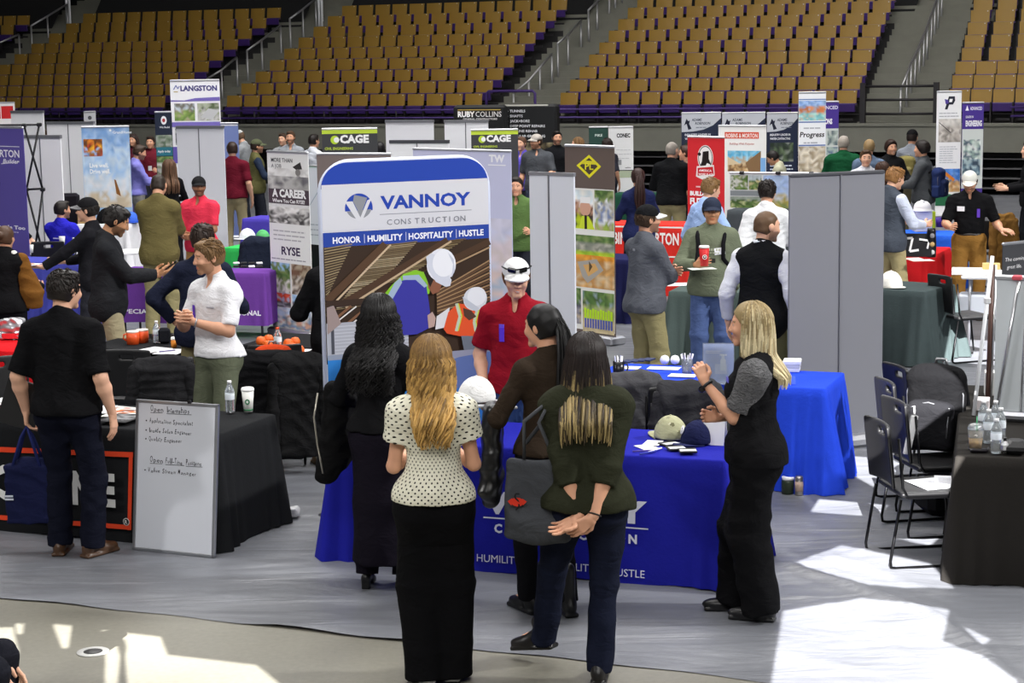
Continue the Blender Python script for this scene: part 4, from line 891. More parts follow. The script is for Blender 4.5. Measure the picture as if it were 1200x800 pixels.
# ------------------------------------------------------------------ people: smooth bodies and clothes grown from rounded limbs
V3 = lambda *a: np.array(a, float)
def nrm(v): v = np.asarray(v, float); return v / (np.linalg.norm(v) + 1e-12)
class Field:
    def __init__(s): s.ops = []; s.lo = V3(9, 9, 9); s.hi = -s.lo
    def _bb(s, lo, hi): s.lo = np.minimum(s.lo, lo); s.hi = np.maximum(s.hi, hi)
    def rc(s, a, b, ra, rb, k=.02, flat=False, op='+'):
        a, b = np.asarray(a, float), np.asarray(b, float); r = max(ra, rb)
        lo, hi = np.minimum(a, b) - r, np.maximum(a, b) + r
        if op == '+': s._bb(lo, hi)
        s.ops.append(('cc' if flat else 'rc', lo, hi, (a, b, ra, rb), k, op)); return s
    def el(s, c, r, rot=None, k=.02, op='+'):
        c, r = np.asarray(c, float), np.asarray(r, float); m = r.max() if rot is not None else r
        if op == '+': s._bb(c - m, c + m)
        s.ops.append(('el', c - m, c + m, (c, r, rot), k, op)); return s
    def box(s, c, r, rot=None, rd=.01, k=.01, op='+'):
        c, r = np.asarray(c, float), np.asarray(r, float); m = np.linalg.norm(r)
        if op == '+': s._bb(c - m, c + m)
        s.ops.append(('bx', c - m, c + m, (c, r, rot, rd), k, op)); return s
    def cut(s, p, n, k=.004): s.ops.append(('cut', None, None, (np.asarray(p, float), nrm(n)), k, 'x')); return s
    def rip(s, amp, fn): s.ops.append(('rip', None, None, (amp, fn), 0, 'r')); return s
    @staticmethod
    def dist(kind, P, a):
        if kind in ('rc', 'cc'):
            A, B, ra, rb = a; d = B - A; L2 = d @ d + 1e-12; q = P - A; tt = (q @ d) / L2; t = np.clip(tt, 0, 1)
            w = q - t[..., None] * d
            if kind == 'rc': return np.sqrt((w * w).sum(-1)) - (ra + (rb - ra) * t)
            L = math.sqrt(L2); w = q - tt[..., None] * d; rad = np.sqrt((w * w).sum(-1)) - (ra + (rb - ra) * t)
            return np.maximum(rad, np.maximum(tt - 1, -tt) * L)
        if kind == 'el':
            c, r, rot = a; q = P - c
            if rot is not None: q = q @ rot
            k0 = np.sqrt(((q / r) ** 2).sum(-1)); k1 = np.sqrt(((q / (r * r)) ** 2).sum(-1)) + 1e-9
            return k0 * (k0 - 1) / k1
        c, r, rot, rd = a; q = P - c
        if rot is not None: q = q @ rot
        q = np.abs(q) - (r - rd); return np.sqrt((np.maximum(q, 0) ** 2).sum(-1)) + np.minimum(q.max(-1), 0) - rd
    def mesh(s, h):
        pad = 2.5 * h + .012; lo = s.lo - pad; n = np.ceil((s.hi + pad - lo) / h).astype(int) + 1
        ax = [lo[i] + h * np.arange(n[i]) for i in range(3)]
        D = np.full(tuple(n), .5, np.float32)
        for kind, l, u, a, k, op in s.ops:
            if op == 'x' or op == 'r':
                G = np.stack(np.meshgrid(*ax, indexing='ij'), -1)
                if op == 'r': D = D + a[0] * a[1](G).astype(np.float32)
                else: 
                    e = (G - a[0]) @ a[1]; D = np.maximum(D, e.astype(np.float32))
                continue
            m = k + 2 * h + .004
            i0 = np.maximum(0, np.floor((l - m - lo) / h).astype(int)); i1 = np.minimum(n, np.ceil((u + m - lo) / h).astype(int) + 1)
            if (i1 <= i0).any(): continue
            sl = tuple(slice(i0[i], i1[i]) for i in range(3))
            G = np.stack(np.meshgrid(*[ax[i][sl[i]] for i in range(3)], indexing='ij'), -1)
            e = s.dist(kind, G, a).astype(np.float32); c = D[sl]
            if op == '+': hh = np.maximum(k - np.abs(c - e), 0) / max(k, 1e-6); D[sl] = np.minimum(c, e) - hh * hh * k * .25
            else: e = -e; hh = np.maximum(k - np.abs(c - e), 0) / max(k, 1e-6); D[sl] = np.maximum(c, e) + hh * hh * k * .25
        return nets(D, lo, h)
def nets(D, lo, h):
    S = D < 0; c = [S[i:S.shape[0] - 1 + i, j:S.shape[1] - 1 + j, k:S.shape[2] - 1 + k] for i in (0, 1) for j in (0, 1) for k in (0, 1)]
    al = c[0].copy(); an = c[0].copy()
    for q in c[1:]: al &= q; an |= q
    mix = an & ~al; idx = np.full(mix.shape, -1, np.int64); ii = np.argwhere(mix); idx[mix] = np.arange(len(ii))
    if not len(ii): return np.zeros((0, 3)), np.zeros((0, 4), int)
    corner = {}
    for i in (0, 1):
        for j in (0, 1):
            for k in (0, 1): corner[i, j, k] = D[ii[:, 0] + i, ii[:, 1] + j, ii[:, 2] + k]
    acc = np.zeros((len(ii), 3)); cnt = np.zeros(len(ii))
    for ax in range(3):
        for u in (0, 1):
            for v in (0, 1):
                a = [0, 0, 0]; o = [q for q in range(3) if q != ax]; a[o[0]] = u; a[o[1]] = v; b = list(a); b[ax] = 1
                da, db = corner[tuple(a)], corner[tuple(b)]; m = (da < 0) != (db < 0)
                t = np.where(m, da / np.where(np.abs(da - db) < 1e-9, 1, da - db), 0)
                p = np.tile(np.array(a, float), (len(ii), 1)); p[:, ax] = t
                acc += p * m[:, None]; cnt += m
    Vt = lo + h * (ii + acc / cnt[:, None]); F = []
    for ax in range(3):
        o = [q for q in range(3) if q != ax]
        sa = [slice(None)] * 3; sb = [slice(None)] * 3; sa[ax] = slice(0, -1); sb[ax] = slice(1, None)
        A, B = S[tuple(sa)], S[tuple(sb)]; e = np.argwhere(A != B); e = e[(e[:, o[0]] > 0) & (e[:, o[1]] > 0) & (e[:, o[0]] < S.shape[o[0]] - 1) & (e[:, o[1]] < S.shape[o[1]] - 1)]
        q = []
        for du, dv in ((-1, -1), (0, -1), (0, 0), (-1, 0)):
            g = e.copy(); g[:, o[0]] += du; g[:, o[1]] += dv; q.append(idx[g[:, 0], g[:, 1], g[:, 2]])
        q = np.stack(q, 1); fl = A[e[:, 0], e[:, 1], e[:, 2]] if len(e) else np.zeros(0, bool)
        if ax == 1: fl = ~fl
        q[~fl] = q[~fl][:, ::-1]; F.append(q)
    F = np.concatenate(F); F = F[(F >= 0).all(1)]
    return Vt, F
def mesh_obj(name, chunks, mats, parent=None):
    "chunks: (verts, faces, colour per face or one colour, material index)"
    V = []; F = []; C = []; Mi = []; n = 0
    for v, f, c, mi in chunks:
        if not len(f): continue
        V.append(v); F.append(f + n); n += len(v); C.append(np.tile(np.asarray(c, np.float32), (len(f), 1)) if np.ndim(c) == 1 else np.asarray(c, np.float32)); Mi.append(np.full(len(f), mi, np.int32))
    V = np.concatenate(V).astype(np.float32); F = np.concatenate(F); C = np.concatenate(C); Mi = np.concatenate(Mi)
    me = bpy.data.meshes.new(name); me.vertices.add(len(V)); me.vertices.foreach_set('co', V.ravel())
    me.loops.add(F.size); me.loops.foreach_set('vertex_index', F.ravel().astype(np.int32)); me.polygons.add(len(F))
    me.polygons.foreach_set('loop_start', (np.arange(len(F)) * 4).astype(np.int32)); 
    for m in mats: me.materials.append(m)
    me.update(calc_edges=True); me.validate()
    me.polygons.foreach_set('use_smooth', np.ones(len(me.polygons), bool))
    if len(me.polygons) == len(F):
        me.polygons.foreach_set('material_index', Mi)
        a = me.color_attributes.new('col', 'FLOAT_COLOR', 'CORNER'); cc = np.ones((F.size, 4), np.float32); cc[:, :3] = np.repeat(C, 4, axis=0); a.data.foreach_set('color', cc.ravel())
    me.update()
    return link(name, me, parent)
SKIN = mat('skin', '#ffffff', .5, attr=True, var=.06, vscale=25, spec=.35)
HAIRM = mat('hair', '#ffffff', .5, attr=True, var=.25, vscale=90, spec=.28)
CLOTH = mat('clothing', '#ffffff', .85, attr=True, var=.10, vscale=22, bump=.2, bscale=70, spec=.06)
def cloth_wrinkles(m, scale=7, dist=.03, st=.42):
    nt = m.node_tree; N = nt.nodes.new; b = nt.nodes['Principled BSDF']; tc = N('ShaderNodeTexCoord'); n = N('ShaderNodeTexNoise'); n.inputs['Scale'].default_value = scale; n.inputs['Detail'].default_value = 3; n.inputs['Distortion'].default_value = 1.6
    mp = N('ShaderNodeMapping'); mp.inputs['Scale'].default_value = (1, 1, 1.7); nt.links.new(tc.outputs['Object'], mp.inputs[0]); nt.links.new(mp.outputs[0], n.inputs['Vector'])
    bp = N('ShaderNodeBump'); bp.inputs['Strength'].default_value = st; bp.inputs['Distance'].default_value = dist; nt.links.new(n.outputs['Fac'], bp.inputs['Height'])
    if b.inputs['Normal'].links: nt.links.new(b.inputs['Normal'].links[0].from_socket, bp.inputs['Normal'])
    nt.links.new(bp.outputs[0], b.inputs['Normal']); return m
cloth_wrinkles(CLOTH)
RUCHED = cloth_wrinkles(mat('ruched_cloth', '#ffffff', .8, attr=True, var=.1, vscale=20, spec=.15), 26, .05, 1.0)
def polka():
    m = mat('polka_dot_cotton', '#d9d6c0', .85, var=.05, vscale=14, bump=.2, bscale=60, spec=.08); nt = m.node_tree; N = nt.nodes.new; Lk = nt.links.new; b = nt.nodes['Principled BSDF']; tc = N('ShaderNodeTexCoord'); sp = N('ShaderNodeSeparateXYZ'); Lk(tc.outputs['Object'], sp.inputs[0])
    def M2(op, a, bb=None):
        n = N('ShaderNodeMath'); n.operation = op
        for i, q in enumerate((a, bb)):
            if q is None: continue
            if isinstance(q, (int, float)): n.inputs[i].default_value = q
            else: Lk(q, n.inputs[i])
        return n.outputs[0]
    g = .031; u = M2('MULTIPLY', M2('ARCTAN2', sp.outputs[0], M2('MULTIPLY', sp.outputs[1], -1.0)), .165 / g); v = M2('MULTIPLY', sp.outputs[2], 1 / g)
    def dist(o): # distance to the nearest point of a square lattice shifted by o
        a = M2('SUBTRACT', M2('FRACT', M2('ADD', u, o)), .5); c = M2('SUBTRACT', M2('FRACT', M2('ADD', v, o)), .5); return M2('ADD', M2('MULTIPLY', a, a), M2('MULTIPLY', c, c))
    d = M2('MINIMUM', dist(0.0), dist(.5)); lt = M2('LESS_THAN', d, .022); mx = N('ShaderNodeMix'); mx.data_type = 'RGBA'
    mx.inputs['A'].default_value = (*lin('#dedbc8'), 1); mx.inputs['B'].default_value = (*lin('#24221e'), 1); Lk(lt, mx.inputs['Factor']); Lk(mx.outputs['Result'], b.inputs['Base Color']); return cloth_wrinkles(m, 9, .03, .5)
LEATH = mat('shoe_leather', '#ffffff', .38, attr=True, var=.08, vscale=30, spec=.4)
SK = {'fair': '#d9a88c', 'light': '#cf9a7c', 'tan': '#b98662', 'mid': '#9c6b4c', 'brown': '#7a5038'}
def rotm(axis, deg): return np.array(Matrix.Rotation(R(deg), 3, axis))
def ik(a, t, l1, l2, hint):
    a, t = np.asarray(a), np.asarray(t); d = t - a; L = min(np.linalg.norm(d), (l1 + l2) * .999); u = nrm(d); t = a + u * L
    c = (l1 * l1 + L * L - l2 * l2) / (2 * L); hgt = math.sqrt(max(0, l1 * l1 - c * c)); h_ = np.asarray(hint, float); h_ = nrm(h_ - u * (h_ @ u))
    return a + u * c + h_ * hgt, t
def hand(fd, w, d, pn, side, curl, s=1.0, thumb=.5, spread=.12):
    "fills a Field with a hand: wrist w, pointing d, palm facing pn; side = thumb direction sign"
    d = nrm(d); pn = nrm(pn - d * (np.dot(pn, d))); td = np.cross(d, pn) * side
    for q, (ln, o) in enumerate(((.088, .030), (.09, .010), (.085, -.010), (.078, -.028))):
        kn = w + d * ln * s + td * o * s; base = w + d * .012 * s + td * o * .55 * s
        fd.rc(base, kn, .0135 * s, .0115 * s, .012 * s)
        L = ((.043, .025, .021), (.047, .029, .022), (.043, .027, .021), (.034, .020, .018))[q]; rr = (.0098, .0100, .0094, .0083)[q] * s
        p = kn; dd = nrm(d + td * spread * (1.5 - q) * .5); cq = curl[q] if isinstance(curl, (list, tuple)) else curl
        for j, l in enumerate(L):
            an = cq * (.75, 1.0, .7)[j] * 1.15; dd = nrm(dd * math.cos(an) + pn * math.sin(an) * np.linalg.norm(dd)) if an else dd
            e = p + dd * l * s; fd.rc(p, e, rr * (1 - .1 * j), rr * (.93 - .12 * j), .004 * s); p = e
            pn_l = pn
    b = w + d * .02 * s + td * .022 * s + pn * .004 * s; m = b + nrm(d * .6 + td * .75 + pn * .35) * .042 * s
    e = m + nrm(d * .8 + td * (.5 - .7 * thumb) + pn * .7 * thumb) * .033 * s; t_ = e + nrm(d * .9 + td * (.2 - .8 * thumb) + pn * .6 * thumb) * .027 * s
    fd.rc(b, m, .0165 * s, .0125 * s, .012 * s); fd.rc(m, e, .0118 * s, .0105 * s, .004); fd.rc(e, t_, .0105 * s, .0082 * s, .004)
def folds(seed, fr=1.0):
    g = np.random.RandomState(seed); K = [(g.normal(size=3) * V3(14, 14, 30) * fr, g.uniform(0, 6.28), g.normal(size=3) * 9) for _ in range(5)]
    def fn(G):
        o = 0
        for k, p, k2 in K: o = o + np.abs(np.sin((G @ k) * .5 + p + 1.2 * np.sin(G @ k2))) - .6
        return o / 2.2
    return fn
def strand_mesh(paths, rad, cols, nside=5):
    V = []; F = []; C = []
    ang = np.arange(nside) * 2 * np.pi / nside; n = 0
    for P, r, c in zip(paths, rad, cols):
        P = np.asarray(P); m = len(P); T = np.gradient(P, axis=0); T /= np.linalg.norm(T, axis=1)[:, None] + 1e-9
        X = np.cross(T, V3(.3, .9, .1)); X /= np.linalg.norm(X, axis=1)[:, None] + 1e-9; Y = np.cross(T, X)
        rr = (r * np.clip(np.minimum(np.linspace(.6, 3, m), np.linspace(3.2, .25, m)), .2, 1))[:, None, None]
        ring = P[:, None, :] + rr * (X[:, None, :] * np.cos(ang)[None, :, None] + Y[:, None, :] * np.sin(ang)[None, :, None])
        V.append(ring.reshape(-1, 3)); i, j = np.meshgrid(np.arange(m - 1), np.arange(nside), indexing='ij'); i = i.ravel(); j = j.ravel(); j2 = (j + 1) % nside
        F.append(np.stack([i * nside + j, i * nside + j2, (i + 1) * nside + j2, (i + 1) * nside + j], 1) + n); C.append(np.tile(c, (len(i), 1)) if np.ndim(c) == 1 else np.asarray(c)[np.minimum(i, len(c) - 1)]); n += m * nside
    return np.concatenate(V), np.concatenate(F), np.concatenate(C), 0
ARMS = {  # wrist (x out, y front, z above pelvis), hand direction, palm normal, elbow hint, curl; x is mirrored for the left arm
    'down': ((.275, .03, -.06), (.02, .15, -1), (-1, .1, 0), (.25, -1, .1), .30), 'bent': ((.20, .33, .16), (-.1, 1, .1), (-1, 0, -.2), (.5, -.6, -.6), .35),
    'clasp': ((.055, .25, .10), (-.75, .45, -.1), (-.3, -.9, .1), (.7, -.4, -.5), .55), 'chest': ((.07, .27, .26), (-.7, .45, .3), (-.3, -.8, -.3), (.6, -.3, -.7), .6),
    'phone': ((.07, .38, .22), (-.15, 1, .15), (-.5, -.1, .85), (.5, -.5, -.8), .55), 'hip': ((.25, .04, .06), (-.6, .5, -.6), (-.7, -.5, .2), (1, -.6, .1), .4), 'cross': ((-.10, .20, .24), (-1, .1, .1), (0, -1, 0), (.8, .1, -.5), .3),
    'behind': ((.05, -.185, -.02), (-.75, -.1, -.65), (0, -1, .2), (1, -.3, .1), .45), 'pocket': ((.20, .10, -.02), (-.25, .35, -1), (-.9, -.2, -.2), (.6, -1, .1), .25), 'table': ((.17, .36, .05), (-.1, 1, -.25), (0, 0, -1), (.6, -.6, -.2), .2),
    'up': ((.13, .30, .33), (-.25, .35, .9), (-.85, .1, .1), (.3, -.4, -1), .75), 'reach': ((.12, .50, .24), (0, 1, 0), (-.6, 0, .8), (.4, -.3, -1), .45), 'hang': ((.24, .06, -.05), (0, .1, -1), (-1, .1, 0), (.3, -1, .1), .85)}
PEOPLE = {}
def person(key, label, x, top=None, foot=None, Y=None, h=1.76, yaw=0, fem=False, skin='light', hair='#2c211b', hairstyle='short', beard=None, cap=None, shirt='#333333', sleeve=.55, collar=True, hem=None, fit=1.0, pants='#2b2c33', pfit=1.0, shoes='#26211f',
           L='down', Rt='down', lean=0, twist=0, tilt=0, head=(0, 0), feet=None, vest=None, bulk=1.0, seated=False, seat=.50, belt=None, under=None, pcut=None, hairlen=.3, lod=None, smile=False, ripple=.0075, skirt=None, shirt2=None, **kw):
    if Y is None:
        if foot is not None: Y = gp(x, foot).y
        else: d = ray(x, top); Y = (CAM_H - h) / (-d.z / d.y)
    elif top is not None and not seated and key not in ('redpolo',): h = at(x, top, Y).z - .01
    if foot is not None and top is not None: h = at(x, top, Y).z - (.015 if cap or hairstyle != 'short' else .005)
    if seated: pass
    px = FOCAL / Y; q = lod if lod is not None else (0 if px > 150 else 1 if px > 100 else 2)
    gr, hr, nr = ((.0095, .0052, .0040), (.0125, .0075, .0062), (.0185, .0115, .0095))[q]
    s = h / 1.75; b = bulk * s; xx = wx(x, Y, 1.1)
    t = thing('person', label, 'person', (xx, Y, SHEET_Z), R(yaw))
    J = {}; U = rotm('Z', twist) @ rotm('Y', tilt) @ rotm('X', -lean); Pz = .945 * s if not seated else seat + .06
    P = V3(0, 0, Pz); T = lambda a, bb, c: P + U @ (V3(a, bb, c) * s)
    TB = lambda a, bb, c: P + U @ V3(a * b, bb * b, c * s)
    sw = (.145 if fem else .170) * b
    feet = feet or ((-.11, -.01, 8), (.11, .02, -8)); seed = abs(hash(key)) % 1000 if False else sum(ord(c_) * (i_ + 3) for i_, c_ in enumerate(key)) % 997
    legs = []
    for sd, (fx, fy, fyaw) in zip((-1, 1), feet):
        hip = P + V3(sd * .088 * b, 0, -.03 * s); ank = V3(fx * s, fy * s, kw.get('heel', .085) * s + (kw.get('lift', (0, 0))[0 if sd < 0 else 1]))
        kn, ank = ik(hip, ank, .424 * s, .414 * s, (math.sin(R(-fyaw)), 1, .15)); legs.append((hip, kn, ank, fyaw))
    arms = []
    for sd, sp in ((-1, L), (1, Rt)):
        w_, hd, pn, hint, cu = ARMS[sp] if isinstance(sp, str) else (sp + (.4,) * (5 - len(sp)))
        mx = V3(sd, 1, 1); sh = P + U @ V3(sd * sw, -.012 * s, .447 * s); wr = P + U @ (V3(*w_) * mx * s)
        if isinstance(sp, str) and sp == 'down': wr = P + U @ V3(sd * (sw + (.092 if not fem else .082) * b), .02 * s, -.055 * s)
        elb, wr = ik(sh, wr, .292 * s, .255 * s, U @ (V3(*hint) * mx)); arms.append((sh, elb, wr, nrm(U @ (V3(*hd) * mx)), nrm(U @ (V3(*pn) * mx)), cu, sd))
    hy, hp = head; Hm = rotm('Z', hy + twist) @ rotm('X', -hp); nb = TB(0, -.015, .535); hc = nb + (U * .45 + np.eye(3) * .55) @ V3(0, .015 * s, .0) + Hm @ V3(0, .022, .152) * s
    HP = lambda a, bb, c: hc + Hm @ V3(a, bb, c) * s
    J.update(P=P, U=U, arms=arms, legs=legs, hc=hc, Hm=Hm, root=t, s=s, TB=TB, T=T, HP=HP, Y=Y)
    # ---- torso description, shared by body and clothes
    def torso(fd, i, k=.05, top=True):
        if fem: L_ = (((0, 0, .0), (.163, .115, .12)), ((0, .005, .17), (.122, .092, .16)), ((0, .0, .345), (.136, .098, .155)))
        else: L_ = (((0, 0, .0), (.160, .112, .12)), ((0, .01, .17), (.150, .108, .17)), ((0, .005, .35), (.168, .112, .17)))
        for c_, r_ in L_: fd.el(TB(*c_), V3(r_[0] * b + i, r_[1] * b + i, r_[2] * s + i), U, k)
        if fem:
            for q_ in (-1, 1): fd.el(TB(q_ * .062, .078, .33), V3(.06, .05, .058) * b + i, U, .04)
        for q_ in (-1, 1):
            fd.rc(TB(0, -.015, .44), TB(q_ * (.118 if fem else .142), -.012, .444), .068 * b + i, .050 * b + i, .05)
            fd.rc(TB(0, -.018, .545), TB(q_ * .13, -.014, .458), .038 * s + i * .8, .034 * s + i * .8, .06)
        if kw.get('belly'): fd.el(TB(0, .05, .12), V3(.15 * b, .12 * b, .14 * s) * kw['belly'] + i, U, .06)
    def butt(fd, i):
        for q_ in (-1, 1): fd.el(P + V3(q_ * .075 * b, -.055 * b, -.045 * s), V3(.085, .082, .09) * b + i, None, .04)
    # ---- body
    sk = lin(SK.get(skin, skin)); bd = Field(); torso(bd, -.012); bd.rc(nb, HP(0, -.012, -.06), .056 * s, .053 * s, .03)
    for hip, kn, ank, fy in legs: bd.rc(hip, kn, .078 * b, .05 * s, .03); bd.rc(kn, kn + (ank - kn) * .35, .05 * s, .053 * s, .03); bd.rc(kn + (ank - kn) * .35, ank, .052 * s, .036 * s, .03)
    for hip, kn, ank, fy in legs: fw = V3(-math.sin(R(fy)) * -1, math.cos(R(fy)), 0); fw = V3(math.sin(R(-fy)), math.cos(R(fy)), 0); bd.rc(ank, ank + fw * .11 * s + V3(0, 0, -.05 * s), .036 * s, .026 * s, .02)
    for sh, el_, wr, hd, pn, cu, sd in arms:
        th = .85 if fem else 1.0
        bd.rc(sh, el_, .05 * b * th, .040 * b * th, .03); bd.rc(el_, el_ + (wr - el_) * .3, .040 * b * th, .042 * b * th, .02); bd.rc(el_ + (wr - el_) * .3, wr, .042 * b * th, .0265 * s * th, .02); bd.rc(wr, wr + hd * .02, .026 * s * th, .024 * s * th, .01)
    v, f = bd.mesh(gr if q else .0105); chunks = [(v, f, sk, 0)]
    for sh, el_, wr, hd, pn, cu, sd in arms:
        fh = Field(); hand(fh, wr + hd * .004, hd, pn, sd, cu, s * (.92 if fem else 1.0)); fh.rc(wr - nrm(wr - el_) * .03, wr + hd * .02, .0255 * s * (.88 if fem else 1), .022 * s, .012)
        v, f = fh.mesh(nr); chunks.append((v, f, sk, 0))
    # head
    fh = Field(); jw = .92 if fem else 1.0
    A = lambda c_, r_, k=.02, op='+': fh.el(HP(*c_), V3(*r_) * s, Hm, k, op)
    A((0, -.012, .025), (.075, .094, .092), .02); A((0, .03, -.045), (.056 * jw, .058, .062), .03); A((0, .036, -.005), (.063, .055, .085), .03); fh.rc(HP(-.012, .074, -.094), HP(.012, .074, -.094), .019 * s, .019 * s, .02)
    fh.rc(HP(-.03, .080, .032), HP(.03, .080, .032), .011 * s, .011 * s, .012)
    for q_ in (-1, 1): A((q_ * .031, .098, .010), (.017, .016, .011), .010, '-'); A((q_ * .038, .072, -.025), (.022, .02, .02), .02)
    fh.rc(HP(0, .090, .016), HP(0, .106, -.024), .0085 * s, .0125 * s, .010); 
    for q_ in (-1, 1): A((q_ * .013, .096, -.028), (.009, .010, .008), .006); A((q_ * .077, -.008, -.002), (.010, .021, .031), .008)
    A((0, .086, -.055), (.025, .012, .0065), .005); A((0, .085, -.066), (.021, .012, .007), .005)
    for q_ in (-1, 1): A((q_ * .031, .0785, .009), (.0135, .0125, .0115), .002)
    fh.rc(HP(0, -.02, -.05), nb, .053 * s, .056 * s, .03); fh.cut(nb + V3(0, 0, -.01), (0, 0, -1))
    v, f = fh.mesh(hr); fc = (v[f].mean(1) - hc) @ Hm / s; col = np.tile(np.array(sk, np.float32), (len(f), 1)); hcol = np.array(lin(hair), np.float32)
    ax_, y_, z_ = np.abs(fc[:, 0]), fc[:, 1], fc[:, 2]
    m = (((fc[:, 0]) / .022) ** 2 + ((z_ + .0605) / .0095) ** 2 < 1) & (y_ > .075); col[m] = np.array(sk) * (.92, .62, .58)
    if smile: m = ((fc[:, 0] / .017) ** 2 + ((z_ + .0605) / .0035) ** 2 < 1) & (y_ > .075); col[m] = lin('#e6ddd2')
    m = (((ax_ - .031) / .0125) ** 2 + ((z_ - .0085) / .0048) ** 2 < 1) & (y_ > .074); col[m] = lin('#b5aaa2')
    m = (((ax_ - .031) / .0062) ** 2 + ((z_ - .0085) / .0052) ** 2 < 1) & (y_ > .074); col[m] = lin('#231a15')
    m = (np.abs(z_ - .0285 + (ax_ - .03) * .15) < .0045) & (ax_ > .014) & (ax_ < .048) & (y_ > .06); col[m] = hcol * .8 + np.array(sk) * .2
    if beard:
        bc = np.array(lin(beard)); m = (z_ < -.03) & (y_ > -.01) & (z_ > -.125) & ~((ax_ < .021) & (z_ > -.070) & (z_ < -.051)) & (z_ + .03 < -(.035 - np.clip(ax_, 0, .06)) * .6 + .03)
        m &= ~((ax_ < .02) & (z_ > -.04)) & (z_ < -.012 - .6 * np.clip(.05 - ax_, 0, .05)); m &= (z_ < -.028 - 1.1 * np.clip(.056 - ax_, 0, .056) * (y_ < .085) * (ax_ > .027)); col[m] = bc * .6 + np.array(sk) * .4
        m = (np.abs(z_ + .046) < .006) & (ax_ < .028) & (y_ > .07); col[m] = bc * .7 + np.array(sk) * .3
    chunks.append((v, f, col, 0)); mesh_obj('body', chunks, [SKIN], t)
    # ---- hair
    def capf(th, fd, cutline=True):
        fd.el(HP(0, -.014, .025), (V3(.075, .094, .092) + th) * s, Hm, .01)
        fd.el(HP(0, -.04, -.02), (V3(.068, .065, .07) + th * .7) * s, Hm, .02)
    if hairstyle in ('short', 'fade', 'bun', 'pony', 'long', 'wavy', 'curly', 'top'):
        fd = Field(); th = {'fade': .004, 'short': .011, 'bun': .012, 'pony': .013, 'long': .018, 'wavy': .022, 'curly': .022, 'top': .024}[hairstyle]; capf(th, fd)
        if hairstyle in ('short', 'top') and not cap: fd.el(HP(.012, .045, .095), V3(.052, .045, .024) * s, Hm, .02)
        if hairstyle == 'bun': fd.el(HP(0, -.118, .035), V3(.038, .034, .036) * s, Hm, .01)
        fd.rip(.0035 if q < 2 else .004, folds(seed, 3.2))
        nrm1 = Hm @ nrm((0, .80, -.60)); fd.cut(HP(0, .080, .066), nrm1)
        if not fem or hairstyle in ('bun', 'pony'): fd.cut(HP(0, -.05, -.058), Hm @ nrm((0, -.25, -1)))
        else: fd.cut(HP(0, -.05, -.11), Hm @ nrm((0, .3, -1)))
        v, f = fd.mesh(hr * 1.05); ho = mesh_obj('hair', [(v, f, hcol, 0)], [HAIRM], t)
        if hairstyle in ('short', 'top') and q < 2:
            g = np.random.RandomState(seed + 9); paths = []; rad = []; cols = []
            n1 = Hm @ nrm((0, .80, -.60)); p1 = HP(0, .080, .062); n2 = Hm @ nrm((0, -.25, -1)); p2 = HP(0, -.05, -.05)
            for i in range((420, 170)[q]):
                az = g.uniform(0, 6.28); e0 = math.asin(g.uniform(-.35, 1)); L_ = g.uniform(.025, .05) * (1.3 if e0 > .6 else .8); tw = g.normal() * .35 + .5; pts = []
                for j in range(5):
                    u_ = j / 4 * L_ / .085; a2 = az + tw * u_ * (1.2 if e0 > .5 else .3); e2 = e0 - u_ * (.75 if e0 < .6 else .35); k_ = th + .001 + (.010 * math.sin(u_ * 3) if e0 > .5 and not cap else .002)
                    pts.append(HP(math.cos(a2) * (.075 + k_) * math.cos(e2), -.014 + math.sin(a2) * (.094 + k_) * math.cos(e2), .025 + (.092 + k_) * math.sin(e2)))
                if (pts[0] - p1) @ n1 > 0 or (pts[-1] - p1) @ n1 > .012 or (pts[-1] - p2) @ n2 > 0: continue
                if cap and e0 > .15: continue
                paths.append(pts); rad.append(.0042 * s); cols.append(hcol * g.uniform(.65, 1.5))
            if paths:
                v2, f2, c2, _ = strand_mesh(paths, rad, cols, 4); mesh_obj('hair_tufts', [(v2, f2, c2, 0)], [HAIRM], ho)
        if hairstyle in ('pony', 'long', 'wavy', 'curly'):
            g = np.random.RandomState(seed); N = (340, 150, 60)[q]; paths = []; rad = []; cols = []; tip = np.array(lin(kw.get('tip', hair)))
            Lh = hairlen; back = -(.125 if not fem else .118) * b - .011 * fit
            for i in range(N):
                if hairstyle == 'pony':
                    o = HP(0, -.105, .03) + Hm @ (g.normal(size=3) * V3(.012, .008, .012)); n_ = 13; pts = [o]; dx = g.normal() * .018; dy = g.normal() * .014
                    ph = g.uniform(0, 6.28)
                    for j in range(1, n_): u_ = j / (n_ - 1); pts.append(o + Hm @ V3(dx * math.sin(u_ * 2.6) * 1.3, -.055 * math.sin(min(1, u_ * 2.2) * 1.57) + dy * math.sin(u_ * 3), 0) + V3(0, 0, -Lh * u_ * g.uniform(.98, 1.0) + .02 * math.sin(min(1, u_ * 3) * 3.14)))
                else:
                    th0 = g.uniform(-.80, 1.80) if i > N * .25 else g.choice([-.78, 1.75]) + g.normal() * .1
                    az = g.uniform(math.pi * .86, math.pi * 2.14); el0 = g.uniform(.15, 1.35)
                    if math.sin(az) > .12: el0 = max(el0, .55)
                    pts = []
                    ra, rb_ = (.075 + th) * s, (.094 + th) * s
                    for j in range(5):                              # down over the skull
                        e_ = el0 * (1 - j / 4) - .05; rr_ = math.cos(max(e_, -.1)); pts.append(HP(math.cos(az) * (.077 + th) * rr_, math.sin(az) * (.096 + th) * rr_ - .012, .025 + (.094 + th) * math.sin(e_)))
                    p = pts[-1].copy(); n_ = 15; tgt_y = min(p[1], hc[1] - .02 * s); ph = g.uniform(0, 6.28); wv = {'long': .004, 'wavy': .016, 'curly': .022}[hairstyle]; fr_ = {'long': 7, 'wavy': 15, 'curly': 30}[hairstyle]; ln = Lh * g.uniform(.78, 1.04)
